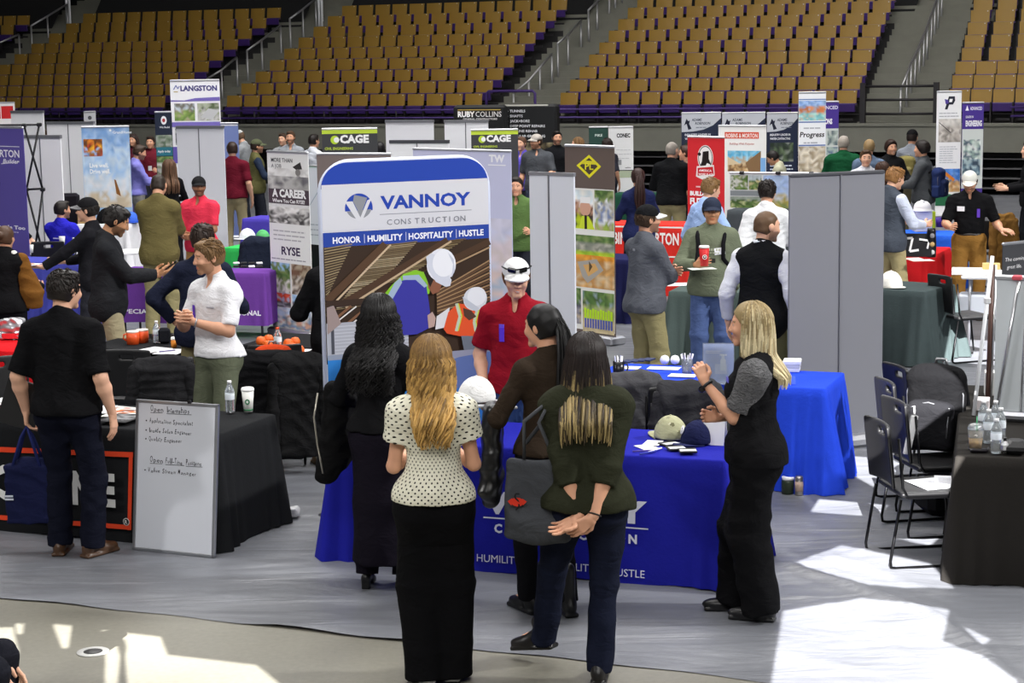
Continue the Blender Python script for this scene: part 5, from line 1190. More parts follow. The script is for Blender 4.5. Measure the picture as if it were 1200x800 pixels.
                    bx_ = p[0] * (.75 if abs(p[0] - hc[0]) < .06 else .9); out = kw.get('spread', 1.0); p00 = p.copy()
                    for j in range(1, n_):
                        u_ = j / (n_ - 1); z = p00[2] - ln * u_; r_ = (p00 - hc); r_[2] = 0; qx = hc[0] + r_[0] * (1.0 + .18 * out * math.sin(u_ * 2.2)) * (1 - kw.get('taper', 0) * u_ * u_); qy = hc[1] + r_[1] * (1.0 + .1 * math.sin(u_ * 2))
                        # rest on the back / shoulders
                        zz = (z - P[2]) / s
                        if zz < .53:
                            by = (P + U @ V3(0, 0, max(zz, .0) * s))[1] + back - .018 - .035 * kw.get('puff', .6)
                            k_ = min(1, (.53 - zz) / .12)
                            if r_[1] < .045: qy = qy * (1 - k_) + min(qy, by + abs(qx - hc[0]) * .25 + .02 * math.sin(i)) * k_
                            else: qy = qy * (1 - k_) + (P[1] + .14 * b) * k_
                        pts.append(V3(qx + wv * math.sin(u_ * fr_ + ph), qy + wv * .7 * math.cos(u_ * fr_ + ph), z))
                paths.append(pts); rad.append((.0068 if hairstyle != 'curly' else .0055) * s * g.uniform(.7, 1.3) * (1, 1.3, 2.0)[q]); k_ = g.uniform(.7, 1.35)
                cc = hcol * k_
                if kw.get('tip'):
                    cc = (hcol * k_, np.array(lin(kw['tip'])) * k_)
                cols.append(cc)
            if kw.get('tip'):
                for i_, (P_, c2) in enumerate(zip(paths, cols)):
                    t0 = kw.get('tipstart', .35) + g.uniform(-.12, .3); u_ = np.linspace(0, 1, len(P_)); w_ = np.clip((u_ - t0) / .25, 0, 1) * (1 if g.rand() < kw.get('tipprob', .85) else .15); cols[i_] = c2[0][None, :] * (1 - w_[:, None]) + c2[1][None, :] * w_[:, None]
            v, f, c_, _ = strand_mesh(paths, rad, cols, 5 if q < 2 else 4); mesh_obj('long_hair' if hairstyle != 'pony' else 'ponytail', [(v, f, c_, 0)], [HAIRM], t)
    if beard and kw.get('fullbeard'):
        fd = Field(); fd.el(HP(0, .035, -.06), V3(.062, .062, .06) * s, Hm, .02); fd.el(HP(0, .062, -.098), V3(.035, .034, .03) * s, Hm, .02); fd.rip(.003, folds(seed, 3)); fd.cut(HP(0, 0, -.03), Hm @ nrm((0, .45, 1))); fd.el(HP(0, .105, -.05), V3(.034, .04, .022) * s, Hm, .01, '-')
        v, f = fd.mesh(hr); mesh_obj('beard', [(v, f, np.array(lin(beard)), 0)], [HAIRM], t)
    if cap:
        cc_, bc_ = (cap, cap) if isinstance(cap, str) else cap; fd = Field(); fd.el(HP(0, -.01, .035), V3(.089, .108, .098) * s, Hm, .01); fd.cut(HP(0, 0, .034), Hm @ nrm((0, -.12, -1)))
        v, f = fd.mesh(hr); co = mesh_obj('cap', [(v, f, np.array(lin(cc_)), 0)], [CLOTH], t)
        mb = MB().set(col=bc_, smooth=True); Vb = []; n_ = 12
        for j in range(4):
            for i in range(n_ + 1):
                a_ = R(25 + 130 * i / n_); rr_ = 1 + .95 * (j / 3) * (math.sin(a_) ** .8); 
                Vb.append(HP(.083 * math.cos(a_) * (1 + .06 * j / 3), -.01 + .096 * math.sin(a_) * rr_, .052 - .026 * j / 3 - .012 * (math.cos(a_) ** 2) * (1 + j / 3)))
        Fb = [(j * (n_ + 1) + i, j * (n_ + 1) + i + 1, (j + 1) * (n_ + 1) + i + 1, (j + 1) * (n_ + 1) + i) for j in range(3) for i in range(n_)]
        up = Hm @ V3(0, 0, .006); m_ = len(Vb); Vb2 = [p_ + up for p_ in Vb]; mb.add(Vb + Vb2, [tuple(reversed(f_)) for f_ in Fb] + [tuple(i + m_ for i in f_) for f_ in Fb] + [(3 * (n_ + 1) + i, 3 * (n_ + 1) + i + 1, 3 * (n_ + 1) + i + 1 + m_, 3 * (n_ + 1) + i + m_) for i in range(n_)])
        mb.build('brim', CLOTH, co)
    # ---- clothes
    hemz = (hem if hem is not None else .84 * s) if not seated else Pz - .1
    infl = .014 * fit
    hv = hemz
    if vest: infl = .004; hemz = Pz + .05
    fd = Field(); torso(fd, infl)
    if not fem and fit >= 1.15 and not vest: fd.el(P + U @ V3(0, -.005, .13 * s), V3(.160 * b + infl, .112 * b + infl, .28 * s), U, .06)
    if hemz < Pz + .05: butt(fd, infl + .008); fd.el(P + V3(0, -.012, -.03 * s), V3((.178 if not fem else .172) * b + infl, .128 * b + infl, .20 * s), None, .08) if not seated else None
    if kw.get('peplum'): fd.el((0, -.01, hemz + .03), V3(.205 * b, .158 * b, .13), None, .03)
    fd.cut((0, 0, hemz), (0, 0, -1))
    if not kw.get('noarms'):
        for sh, el_, wr, hd, pn, cu, sd in arms:
            up_ = min(1, sleeve); r0, r1, r2 = (.056 * b, .056 * b, .042 * b) if not fem else (.047 * b, .047 * b, .037 * b); r0 += infl * .3; r1 += infl * .4; r2 += infl * .3
            if kw.get('puffs'): r0 += .016; r1 += .02
            if sleeve <= 1: fd.rc(sh, sh + (el_ - sh) * up_, r0, r1 + (.008 if sleeve < .8 else 0), .05, flat=True); fd.rc(sh, sh + (el_ - sh) * .1, r0, r0, .06)
            else: fd.rc(sh, el_, r0, r1, .06); fd.rc(el_, el_ + (wr - el_) * min(1, sleeve - 1), r1, r1 + (r2 - r1) * min(1, sleeve - 1), .025, flat=True)
    if collar: fd.rc(nb + U @ V3(0, -.014, -.045) * s, nb + U @ V3(0, .002, .042 if collar is True else collar) * s, .078 * s, .067 * s, .012, flat=True)
    if collar and sleeve < 1.2 and not fem: fd.el(T(0, .085, .522), V3(.026, .06, .062) * s, U, .012, '-')
    fd.rip(ripple, folds(seed)); v, f = fd.mesh(gr)
    base = np.array(lin(shirt)); fcol = np.tile(base, (len(f), 1)); fcn = v[f].mean(1)
    if shirt2: # side/sleeve panels of a second colour
        loc = (fcn - P) @ U; m = np.abs(loc[:, 0]) > (.135 * b); fcol[m] = lin(shirt2)
    if kw.get('dots'):
        loc = fcn; g_ = .034; u_ = np.arctan2(loc[:, 0], -loc[:, 1]) * .16; r_ = np.round(loc[:, 2] / g_ * 2) % 2
        du = ((u_ + r_ * g_ / 2 + g_ / 2) % g_) - g_ / 2; dz = ((loc[:, 2] + g_ / 4) % (g_ / 2)) - g_ / 4
    name_ = kw.get('garment', 'shirt' if sleeve < 1.2 else 'jacket'); so = mesh_obj(name_, [(v, f, fcol, 0)], [kw.get('smat', CLOTH)], t); J['shirt'] = (v, f)
    if vest:
        infl = .014 * fit; hemz = hv; fd = Field(); torso(fd, infl + .008); butt(fd, infl) if hemz < Pz else None; fd.el(P + V3(0, -.012, -.03 * s), V3(.182 * b + infl, .132 * b + infl, .20 * s), None, .08); fd.cut((0, 0, hemz - .01), (0, 0, -1)); fd.rc(nb + U @ V3(0, -.012, -.045) * s, nb + U @ V3(0, .002, .045) * s, .078 * s, .07 * s, .012, flat=True)
        for sh, *_ in arms: pass
        fd.rip(ripple, folds(seed + 2)); v, f = fd.mesh(gr); mesh_obj('vest', [(v, f, np.array(lin(vest)), 0)], [CLOTH], t); J['shirt'] = (v, f)
    if pants:
        fd = Field(); fd.el(P + V3(0, 0, 0), V3(.162 * b, .115 * b, .125 * s) + .008, None, .04); butt(fd, .010)
        r0, r1, r2 = (.098 * b, .074 * s * pfit, .068 * s * pfit); he = kw.get('pantlen', .97)
        for hip, kn, ank, fy in legs:
            fd.rc(hip, kn, r0, r1, .05 if pfit < 1.4 else .12); fd.rc(kn, kn + (ank + V3(0, 0, -.04 * s) - kn) * he, r1, r2, .03, flat=True)
        if skirt: fd.rc(P, V3(0, P[1], skirt[1]), skirt[0] * .9, skirt[0], .05, flat=True)
        fd.rip(ripple * 1.1 * kw.get('pripple', 1), folds(seed + 1, .8)); fd.cut((0, 0, Pz + .13 * s), (0, 0, 1)); v, f = fd.mesh(gr); mesh_obj('trousers' if not skirt else 'skirt', [(v, f, np.array(lin(pants)), 0)], [kw.get('pmat', CLOTH)], t)
    if belt:
        fd = Field(); fd.el(P + V3(0, 0, .0), V3(.162 * b, .115 * b, .13 * s) + .016, None, .04); fd.cut((0, 0, Pz + .085 * s), (0, 0, 1)); fd.cut((0, 0, Pz + .045 * s), (0, 0, -1)); v, f = fd.mesh(gr); mesh_obj('belt', [(v, f, np.array(lin(belt)), 0)], [LEATH], t)
    if shoes and not kw.get('noshoes'):
        for i, (hip, kn, ank, fy) in enumerate(legs):
            fw = V3(math.sin(R(-fy)), math.cos(R(fy)), 0); g0 = V3(ank[0], ank[1], ank[2] - kw.get('heel', .085) * s); fd = Field(); rt = np.array(Matrix.Rotation(R(fy), 3, 'Z')); pit = kw.get('footpitch', (0, 0))[i]
            if pit: rt = rt @ rotm('X', -pit)
            Q = lambda a, bb, c: g0 + rt @ V3(a, bb, c) * s + V3(0, 0, 0)
            fd.el(Q(0, -.03, .05), V3(.036, .05, .05) * s, rt, .02); fd.el(Q(0, .10, .035), V3(.044, .095, .034) * s, rt, .03); fd.rc(Q(0, -.02, .06), Q(0, .0, kw.get('shaft', .10)), .038 * s, .042 * s, .02)
            fd.rc(Q(0, -.01, .085), Q(0, .09, .045), .040 * s, .034 * s, .02) if kw.get('shaft', .10) > .08 else None
            fd.box(Q(0, .055, .012), V3(.042, .13, .012) * s, rt, .01, .006); fd.cut((0, 0, .001), (0, 0, -1)) if not pit else None
            v, f = fd.mesh(max(.006, gr * .8)); mesh_obj('shoe', [(v, f, np.array(lin(shoes)), 0)], [LEATH], t)
    PEOPLE[key] = J
    return J
def to_world(J, p): return J['root'].matrix_basis @ Vector(p) if False else (Vector(J['root'].location) + Matrix.Rotation(J['root'].rotation_euler.z, 3, 'Z') @ Vector(p))
def on_front(J, x, z, side=1):
    "outermost clothing point at torso coordinates (x, z above pelvis); side 1 = front, -1 = back"
    v, f = J['shirt']; loc = (v - J['P']) @ J['U']; m = (np.abs(loc[:, 0] - x * J['s']) < .025) & (np.abs(loc[:, 2] - z * J['s']) < .025)
    c = loc[m][:, 1] * side if m.any() else np.array([.13]); return J['P'] + J['U'] @ V3(x * J['s'], side * (np.percentile(c, 90) + .004), z * J['s'])
def patch(J, name, x, z, w, h, col, side=1, th=.004, parent=None, rz=0, m=None):
    p = on_front(J, x, z, side); rot = Matrix([list(r) for r in J['U']]) @ Matrix.Rotation(-x * 2.2 * side, 3, 'Z') @ Matrix.Rotation(rz, 3, 'Y')
    return MB().set(col=col).box(p, (w, th, h), rot=rot, bev=.001).build(name, m or PAINT, parent or J['root'])
# ------------------------------------------------------------------ the people, nearest first
KH = '#a79c78'
W4 = person('olive_tote', 'person in dark olive jacket with blond-tipped dark hair, hands clasped behind back, tote on shoulder', 688, foot=800, h=1.735, yaw=-4, fem=True, skin='light', hair='#1d1513', hairstyle='long', hairlen=.40, tip='#978458', tipstart=.42, tipprob=.55, spread=1.6, bulk=1.1,
            shirt='#2a2c20', sleeve=1.38, hem=.90, fit=2.7, pants='#171b2b', pfit=1.0, shoes='#141212', L=((.03, -.20, -.06), (.85, -.15, -.5), (0, -.6, .8), (1, -.35, .1), .35), Rt=((.03, -.225, -.075), (-.8, -.2, -.55), (0, .9, .2), (1, -.3, .1), .55),
            feet=((-.255, .34, 62), (.05, 0, -4)), ripple=.011, head=(2, 6), footpitch=(10, 0), lift=(.015, 0), shaft=.14, pantlen=1.0)
W2 = person('polka', 'person in cream polka-dot blouse and wide black trousers with wavy blond hair, back turned', 508, foot=799, h=1.725, yaw=4, fem=True, skin='light', hair='#74572f', hairstyle='wavy', hairlen=.41, tip='#b08a4c', tipstart=.1, taper=.42, spread=.8, puff=.8, smat=polka(),
            shirt='#d6d3bd', sleeve=.52, puffs=True, collar=False, hem=.93, peplum=.03, fit=.9, pants='#0d0d0f', pfit=1.5, shoes='#d8d8d6', L=((.13, .27, .17), (-.3, 1, .1), (-1, 0, 0), (.35, -.5, -1), .5), Rt=((.14, .27, .17), (-.3, 1, .2), (-1, 0, 0), (.35, -.5, -1), .5),
            ripple=.006, pantlen=1.06, feet=((-.065, 0, 10), (.075, .04, -6)), garment='blouse', head=(0, 5))
W3 = person('ponytail', 'person in brown-black long-sleeved top with a long black ponytail', 643, foot=722, h=1.735, yaw=24, fem=True, skin='light', hair='#0d0c0d', hairstyle='pony', hairlen=.50, shirt='#30271f', sleeve=2, collar=False, hem=.93, fit=.9, pants='#131316', pfit=.9,
            shoes='#0e0e10', shaft=.26, L=((.20, .27, .17), (.0, 1, .1), (0, 0, 1), (.6, -.6, -.5), .3), Rt=((.14, .34, .17), (-.3, 1, 0), (0, 0, 1), (.6, -.6, -.5), .35), head=(30, 4), bulk=1.06, feet=((-.08, .12, 8), (.09, -.03, -6)), ripple=.006, garment='top', heel=.10)
W1 = person('curly', 'person in black jacket and long black skirt with curly black hair', 446, foot=690, h=1.725, yaw=-16, fem=True, skin='tan', hair='#0f0d0e', hairstyle='curly', hairlen=.44, spread=1.6, puff=1.2, shirt='#131315', sleeve=2, hem=.95, fit=1.6, pants='#15121b', skirt=(.185, .17), noshoes=True,
            L=((.20, .26, .12), (0, 1, 0), (0, 0, 1), (.6, -.6, -.4), .4), Rt='bent', heel=.11, ripple=.009)
W5 = person('blonde', 'person with long blond hair in black vest over puffed grey sleeves and black trousers', 884, foot=722, h=1.735, yaw=80, fem=True, skin='light', hair='#8f7c56', hairstyle='long', hairlen=.34, tip='#cbbd98', tipstart=.0, spread=.7, shirt='#6c6c6e', smat=RUCHED, sleeve=.8, puffs=True, hem=.88, bulk=1.07, fit=1.2, vest='#131315', pants='#0e0e10', pfit=1.6, pantlen=1.0,
            shoes='#111113', shaft=.05, L=((.02, .27, .37), (-.25, .35, .85), (-.85, .3, .1), (.2, -.55, -1), .95), Rt=((.05, .20, .16), (-.5, .8, .2), (-.5, -.8, 0), (.6, -.4, -.8), .7), feet=((-.09, -.05, -8), (.10, .10, 8)), ripple=.011, head=(0, 2), garment='blouse')
M1 = person('redpolo', 'person in crimson polo and white cap with sunglasses behind the royal blue table', 606, top=299, Y=12.15, h=1.78, yaw=170, skin='fair', hair='#6b4a30', cap=('#dcdcde', '#e6e6e6'), shirt='#8a1524', sleeve=.78, hem=.90, pants='#39507e', Rt='pocket', L=((.20, .24, .10), (-.2, 1, -.2), (-1, 0, 0), (.6, -.7, -.4), .4), smile=True, head=(14, 10), belt=None, ripple=.008)
P1 = person('blackpolo', 'person in black polo and dark jeans with brown shoes at the orange-framed table, back turned', 77, foot=652, top=318, yaw=-9, skin='fair', hair='#1d1714', hairstyle='short', shirt='#101012', sleeve=.92, hem=.93, fit=1.35, pants='#11131f', pfit=1.1, shoes='#4a3322', bulk=1.06, L=((.285, .05, -.05), (0, .2, -1), (-1, .1, 0), (.4, -1, .1), .85), Rt='down', head=(-24, 4), ripple=.009, feet=((-.10, .03, 8), (.12, 0, -28)))
P3 = person('whitepolo', 'person in white polo and grey-green trousers with hands together, beyond the whiteboard table', 254, top=282, h=1.80, yaw=140, skin='light', hair='#6e5334', hairstyle='short', beard='#7a5a3c', shirt='#dedee2', sleeve=.86, hem=.955, pants='#5f6452', belt='#1c1a18', L='chest', Rt='chest', head=(-22, 6), ripple=.008)
P50 = person('khaki_cut', 'person in black long-sleeved top and light khakis, half hidden by the arched stand', 396, foot=545, h=1.83, yaw=25, skin='light', hair='#2a2018', shirt='#121214', sleeve=2, hem=.86, fit=1.3, pants='#a49d8c', pfit=1.15, shoes='#8a6844', L='bent', Rt='bent', feet=((-.13, 0, 5), (.13, .03, -5)))
P4 = person('navyjacket', 'person in navy jacket with hand on hip, back turned behind the person in white polo', 237, top=263, Y=14.75, h=1.78, yaw=-14, skin='light', hair='#2a1d16', shirt='#1d2132', sleeve=1.96, hem=.86, fit=1.4, pants='#8d8460', L='hip', Rt='bent', lean=6)
P5 = person('phone', 'person in charcoal quarter-zip bowing over a phone, dark beard, profile facing right', 128, top=240, h=1.86, yaw=-78, skin='tan', hair='#1a1614', beard='#1a1614', shirt='#232427', sleeve=1.93, hem=.84, fit=1.4, pants='#a0977a', L=((.10, .36, .20), (-.3, 1, .2), (-.5, -.1, .85), (.5, -.5, -.8), .5), Rt=((.07, .40, .21), (-.2, 1, .2), (-.5, -.1, .85), (.5, -.5, -.8), .6), head=(0, 26), belt='#2a2118')
P6 = person('capleft', 'person in black with black cap and glasses facing left, holding out a paper sheet', 108, top=233, h=1.76, yaw=88, skin='fair', hair='#1a1512', cap=('#1b1b1d', '#77777a'), shirt='#1c1c20', sleeve=1.95, L=((.16, .48, .12), (0, 1, 0), (0, 0, 1), (.5, -.4, -.8), .3), Rt='bent')
P7 = person('khakijacket', 'person in khaki overshirt and tan trousers, back turned beside the purple table', 187, top=204, h=1.87, yaw=-4, skin='light', hair='#2a211a', hairstyle='fade', shirt='#635a38', sleeve=1.95, hem=.86, fit=1.7, pants='#8f8763', pfit=1.1, L='phone', Rt='phone', head=(0, 18))
P8 = person('coral', 'person in coral-pink polo and dark flat cap looking left, hands together', 235, top=207, Y=22.7, yaw=160, skin='mid', hair='#1c1614', cap='#1e1e20', beard='#1c1614', shirt='#d8384e', sleeve=.85, L='clasp', Rt='clasp', head=(30, 0), pants='#a57e4c', belly=.9, bulk=1.08)
P11 = person('bun', 'person with brown hair in a bun and black jacket at the left picture edge', 8, top=266, h=1.61, yaw=-12, fem=True, skin='light', hair='#4a3324', hairstyle='bun', shirt='#141416', sleeve=1.98, fit=1.9, hem=.82, pants='#17171b', L='bent', Rt='bent')
P9 = person('bluetee', 'person seated in vivid blue shirt, back turned at the violet-blue table', 72, top=233, Y=24.6, h=1.76, yaw=-22, skin='light', hair='#1d1714', beard='#1d1714', shirt='#2c2ab4', sleeve=1.3, seated=True, seat=.46, pants='#20222c', L='table', Rt='table', feet=((-.14, .42, 5), (.14, .42, -5)), head=(-25, 0), bulk=1.1)
P10 = person('seatedblack', 'person seated in black, mostly hidden behind the purple banner edge', 19, top=238, Y=25.0, h=1.74, yaw=-80, skin='fair', hair='#3a2a20', shirt='#151517', sleeve=.8, seated=True, seat=.46, pants='#20222c', L='table', Rt='table', feet=((-.14, .42, 5), (.14, .42, -5)))
P32 = person('greyzip', 'person in grey quarter-zip and black white-brimmed cap, arms crossed, facing right', 757, top=242, h=1.79, yaw=-58, skin='light', hair='#3a2a1c', hairstyle='short', cap=('#17181a', '#dcdcdc'), beard='#4a3626', shirt='#565960', shirt2=None, sleeve=1.96, hem=.87, fit=1.3, pants='#8d8560', L='cross', Rt='cross', pfit=1.1, head=(-12, 0))
P34 = person('greensweat', 'person in sage sweatshirt and jeans holding a red cup and a card', 834, top=233, h=1.76, yaw=170, skin='tan', hair='#1c1614', cap='#2a3040', shirt='#686f5c', sleeve=1.95, hem=.86, fit=1.7, collar=False, pants='#4d5f8c', pfit=1.15, Rt=((.12, .30, .22), (-.55, .8, .25), (-.85, -.3, .1), (.7, -.3, -.6), .75), L='pocket', head=(8, 2), belly=.7, bulk=1.08)
P35 = person('blackvest', 'person in black fleece vest over white shirt, short fair hair, looking right', 893, top=248, h=1.83, yaw=-24, skin='fair', hair='#5c4530', hairstyle='fade', beard='#6a4e34', under='#d8dae2', vest='#17181a', shirt='#d8dae2', sleeve=1.9, hem=.82, pants='#6a6848', L='down', Rt='down', head=(-42, 8), bulk=1.06)
P36 = person('whiteshirt', 'person in white shirt with dark hair, back turned behind the black-vested person', 898, top=212, h=1.80, yaw=-8, skin='light', hair='#1c1512', hairstyle='short', shirt='#dcdde0', sleeve=1.93, fit=1.5, pants='#23242c', L='down', Rt='bent', head=(-10, 6))
P33 = person('paleblue', 'person in pale blue shirt with fair hair, half hidden behind the sage sweatshirt', 829, top=209, h=1.76, yaw=-62, skin='fair', hair='#7a5c38', hairstyle='short', shirt='#9db8e6', sleeve=1.5, fit=1.4, pants='#3a4258', L='down', Rt='bent', head=(0, 10), bulk=1.1)
P45 = person('rightcap', 'person in black polo, tan trousers and white cap pointing right beside the red table', 1136, foot=374, top=198, yaw=166, skin='light', hair='#3a2a1c', cap=('#cfcfc8', '#d8d5cc'), beard='#4a3422', shirt='#131315', sleeve=.9, hem=1.0, pants='#8a6430', pfit=1.2, belt='#2a2420', shoes='#4a3826', Rt='bent', L=((.36, .26, .13), (.8, .6, 0), (0, -.4, -.9), (.3, -.6, -.8), .35), head=(-4, 22), bulk=1.08)
P44 = person('greyvest', 'person in slate vest over pale shirt leaning by the red table, face turned right', 1043, top=196, h=1.80, yaw=-58, skin='fair', hair='#8a6238', hairstyle='short', under='#c5cce0', vest='#454b55', shirt='#c5cce0', sleeve=1.9, hem=.86, pants='#a89c74', L='bent', Rt='bent', head=(-6, 16), bulk=1.08)
P29 = person('navypony', 'person with long auburn ponytail in navy top, back turned at the red counter', 748, top=197, Y=23.2, h=1.68, yaw=6, fem=True, skin='light', hair='#2e1a16', hairstyle='pony', hairlen=.42, shirt='#20264a', sleeve=1.9, fit=1.5, pants='#17181f', L='bent', Rt='bent')
P30 = person('blackjacket', 'person with shaved grey head in black jacket and khakis, back turned by the red banner', 787, top=167, h=1.84, yaw=-18, skin='fair', hair='#8a847c', hairstyle='fade', shirt='#141517', sleeve=1.97, hem=.93, fit=1.6, pants='#a39b74', L='bent', Rt='bent', bulk=1.1, head=(-25, 0))
P31 = person('behindred', 'person half hidden between the black jacket and the red banner', 805, top=171, h=1.72, yaw=70, skin='light', hair='#3a241a', shirt='#8a6a5c', sleeve=1, pants='#2a2a30')
P17 = person('maroon', 'person in maroon polo and khaki trousers, back turned right of the tall white panels', 274, top=166, Y=30.4, yaw=-6, skin='fair', hair='#2f2018', hairstyle='short', shirt='#5c1524', sleeve=.9, hem=.93, fit=1.3, pants='#a89c78', L='bent', Rt='down', belt='#2a2018', head=(25, 0), bulk=1.06)
P18 = person('olivevest', 'person in olive vest and cap with dark beard facing right by the graduate banner', 301, top=164, h=1.77, yaw=-72, skin='light', hair='#2a1d16', cap='#555a44', beard='#2a1d16', under='#2a3448', vest='#5c5a38', shirt='#2a3448', sleeve=1.9, pants='#22242c', L='bent', Rt='bent')
P19 = person('plaid', 'person in grey checked shirt and pale cap, head bowed behind the olive vest', 286, top=152, h=1.84, yaw=70, skin='fair', hair='#5a4634', cap='#aeb0b0', shirt='#8d9194', sleeve=1.9, pants='#2a2c34', L='bent', Rt='bent', head=(0, 24))
P20 = person('greyshirt', 'person in pale grey shirt facing forward behind the graduate banner', 342, top=154, h=1.80, yaw=172, skin='light', hair='#4a3626', beard='#4a3626', shirt='#8f949b', sleeve=.9, pants='#2a2c34', L='bent', Rt='bent')
P21 = person('besidegrey', 'person half hidden at the shoulder of the one in pale grey shirt', 333, top=156, Y=36.8, yaw=160, skin='fair', hair='#3a281c', shirt='#a5a8ac', sleeve=.9, pants='#2a2c34')
P22 = person('whiteback', 'person in white shirt with black hair turned away left of the lime-striped banner', 368, top=158, h=1.78, yaw=-40, skin='light', hair='#1c1614', shirt='#c9cdd6', sleeve=1.2, pants='#2a2c34', L='bent', Rt='bent')
P23 = person('darkhead', 'person with black hair just right of the first lime-striped banner', 446, top=166, Y=30.2, h=1.66, yaw=20, skin='tan', hair='#131113', shirt='#2a2438', sleeve=1, pants='#2a2c34')
P24 = person('greytee', 'person in charcoal tee and grey cap looking right below the black signs', 630, top=158, h=1.82, yaw=168, skin='light', hair='#3a2a1e', cap='#a9a39c', beard='#6a4a34', shirt='#4a4d52', sleeve=.95, fit=1.4, pants='#3a4050', head=(-40, 0), bulk=1.08, Rt='down', L='bent')
P25 = person('purpletee', 'person in purple shirt behind the one in charcoal tee', 612, top=160, Y=32.4, yaw=150, skin='fair', hair='#5a4030', shirt='#6558c4', sleeve=.9, pants='#2a2c34')
P26 = person('bearded', 'person with dark beard and black jacket behind the brown diamond banner', 653, top=153, Y=33.0, yaw=190, skin='light', hair='#1c1614', beard='#1c1614', shirt='#16171a', sleeve=1.95, pants='#2a2c34', L='bent', Rt='bent')
P27 = person('olivesleeve', 'person with fair hair in olive jacket rising behind the brown banner', 678, top=161, Y=34.2, yaw=80, fem=True, skin='fair', hair='#7a5c3c', hairstyle='long', hairlen=.25, shirt='#5a5844', sleeve=1.95, pants='#2a2c34', L='bent', Rt='bent')
P27b = person('blackcapfar', 'person with black cap behind the brown banner, between two others', 697, top=156, Y=36.4, yaw=-150, skin='light', hair='#1c1614', cap='#17171a', shirt='#1c1d22', sleeve=1, pants='#2a2c34')
P27c = person('darkhairfar', 'person with dark hair behind the right corner of the brown banner', 712, top=162, Y=34.0, yaw=-20, fem=True, skin='light', hair='#1f1512', hairstyle='long', hairlen=.25, shirt='#2c2c34', sleeve=1, pants='#2a2c34')
P28 = person('greenpolo', 'person in moss green polo glimpsed between the lavender banner and pale panel', 606, top=207, Y=22.3, h=1.67, yaw=172, skin='light', hair='#1c1512', shirt='#56703f', sleeve=.9, fit=1.5, pants='#2a2c34', belly=.8, L='bent', Rt='bent', bulk=1.1)
P12 = person('lavender', 'person in lavender shirt with rolled sleeves facing right, by the sky banner', 161, top=169, Y=31.2, yaw=-72, skin='light', hair='#3a2a20', beard='#3a2a20', shirt='#8280cc', sleeve=1.45, hem=.95, pants='#8c8a86', L='phone', Rt='phone', head=(0, 15), belt='#2a2420')
P13 = person('burgundyleft', 'person with long dark hair in burgundy top far behind the lavender shirt', 158, top=158, h=1.72, yaw=165, fem=True, skin='light', hair='#2a1c18', hairstyle='long', hairlen=.3, shirt='#5c2430', sleeve=1.9, pants='#2a2c34')
P14 = person('burgundy', 'person in burgundy jacket with lanyard far behind, by the dark navy banner', 178, top=160, h=1.74, yaw=176, skin='light', hair='#2a1c16', shirt='#66202c', sleeve=1.9, pants='#2a2c34', L='bent', Rt='bent')
P15 = person('longbrown', 'person with long brown hair and black top left of the tall white panels', 200, top=188, h=1.66, yaw=24, fem=True, skin='light', hair='#5c4230', hairstyle='long', hairlen=.4, shirt='#141416', sleeve=1.9, pants='#17181c', L='bent', Rt='bent')
P16 = person('farhat', 'person with tan hat top showing over the pale panel at far left', 36, top=155, h=1.78, yaw=170, skin='light', hair='#4a3a28', cap='#8a7a5c', shirt='#5a5c60', sleeve=1, pants='#2a2c34')
P16b = person('farbrown', 'person with brown hair showing over the pale panel, left of the white double panel', 53, top=152, h=1.80, yaw=150, skin='light', hair='#3a281e', shirt='#4a4650', sleeve=1, pants='#2a2c34')
P37 = person('creamsweater', 'person in cream top with black hair bowing beside the rightmost navy banner', 917, top=175, h=1.62, yaw=70, skin='light', hair='#17110f', shirt='#b5b49c', sleeve=1.9, pants='#2a2c34', head=(0, 30), lean=8, L='bent', Rt='bent')
P38 = person('greenolder', 'person with grey hair and dark green polo, back turned behind the grey pop-up', 988, top=160, h=1.80, yaw=-14, skin='fair', hair='#9c948a', hairstyle='short', shirt='#164a2e', sleeve=.9, fit=1.7, pants='#3a3c44', bulk=1.18, L='bent', Rt='bent')
P39 = person('blondfar', 'person with sandy hair behind the one in white collared shirt', 1018, top=164, h=1.78, yaw=-10, skin='fair', hair='#8c7450', shirt='#5a6a80', sleeve=1, pants='#2a2c34')
P40 = person('whitecollar', 'person in white jacket facing forward above the grey pop-up top', 1014, top=176, h=1.74, yaw=178, skin='fair', hair='#4a3624', shirt='#c9ccd4', sleeve=1.9, pants='#2a2c34', fit=1.5)
P41 = person('laughing', 'person in black puffer jacket laughing, left of the backpackers', 1043, top=164, Y=29.6, yaw=-165, skin='light', hair='#2a1a14', hairstyle='top', shirt='#141517', sleeve=1.95, fit=1.9, pants='#2a2c34', smile=True, L='bent', Rt='bent')
P42 = person('olivepack', 'person in black cap carrying an olive backpack, back turned', 1068, top=152, Y=31.0, yaw=-32, skin='light', hair='#1f1613', cap='#141416', shirt='#7a7f88', sleeve=1.9, hem=.9, pants='#8a8368', L='bent', Rt='bent')
P43 = person('bluepack', 'person in grey jacket carrying a blue backpack, looking left', 1081, top=165, Y=28.0, yaw=62, skin='light', hair='#1a1310', hairstyle='top', shirt='#4c4f52', sleeve=1.95, fit=1.5, pants='#3a4250', L='bent', Rt='bent')
P46 = person('edgeblack', 'person in black cut by the right picture edge, hand out to the left', 1207, top=166, Y=27.0, h=1.80, yaw=80, skin='fair', hair='#2a1e16', shirt='#141416', sleeve=1.9, pants='#17181c', L='bent', Rt='bent')
P47 = person('shortfar', 'person with brown hair low behind the slate vest', 1034, top=190, Y=25.5, h=1.56, yaw=30, fem=True, skin='light', hair='#3a2418', hairstyle='long', hairlen=.25, shirt='#3a3c44', sleeve=1, pants='#2a2c34')
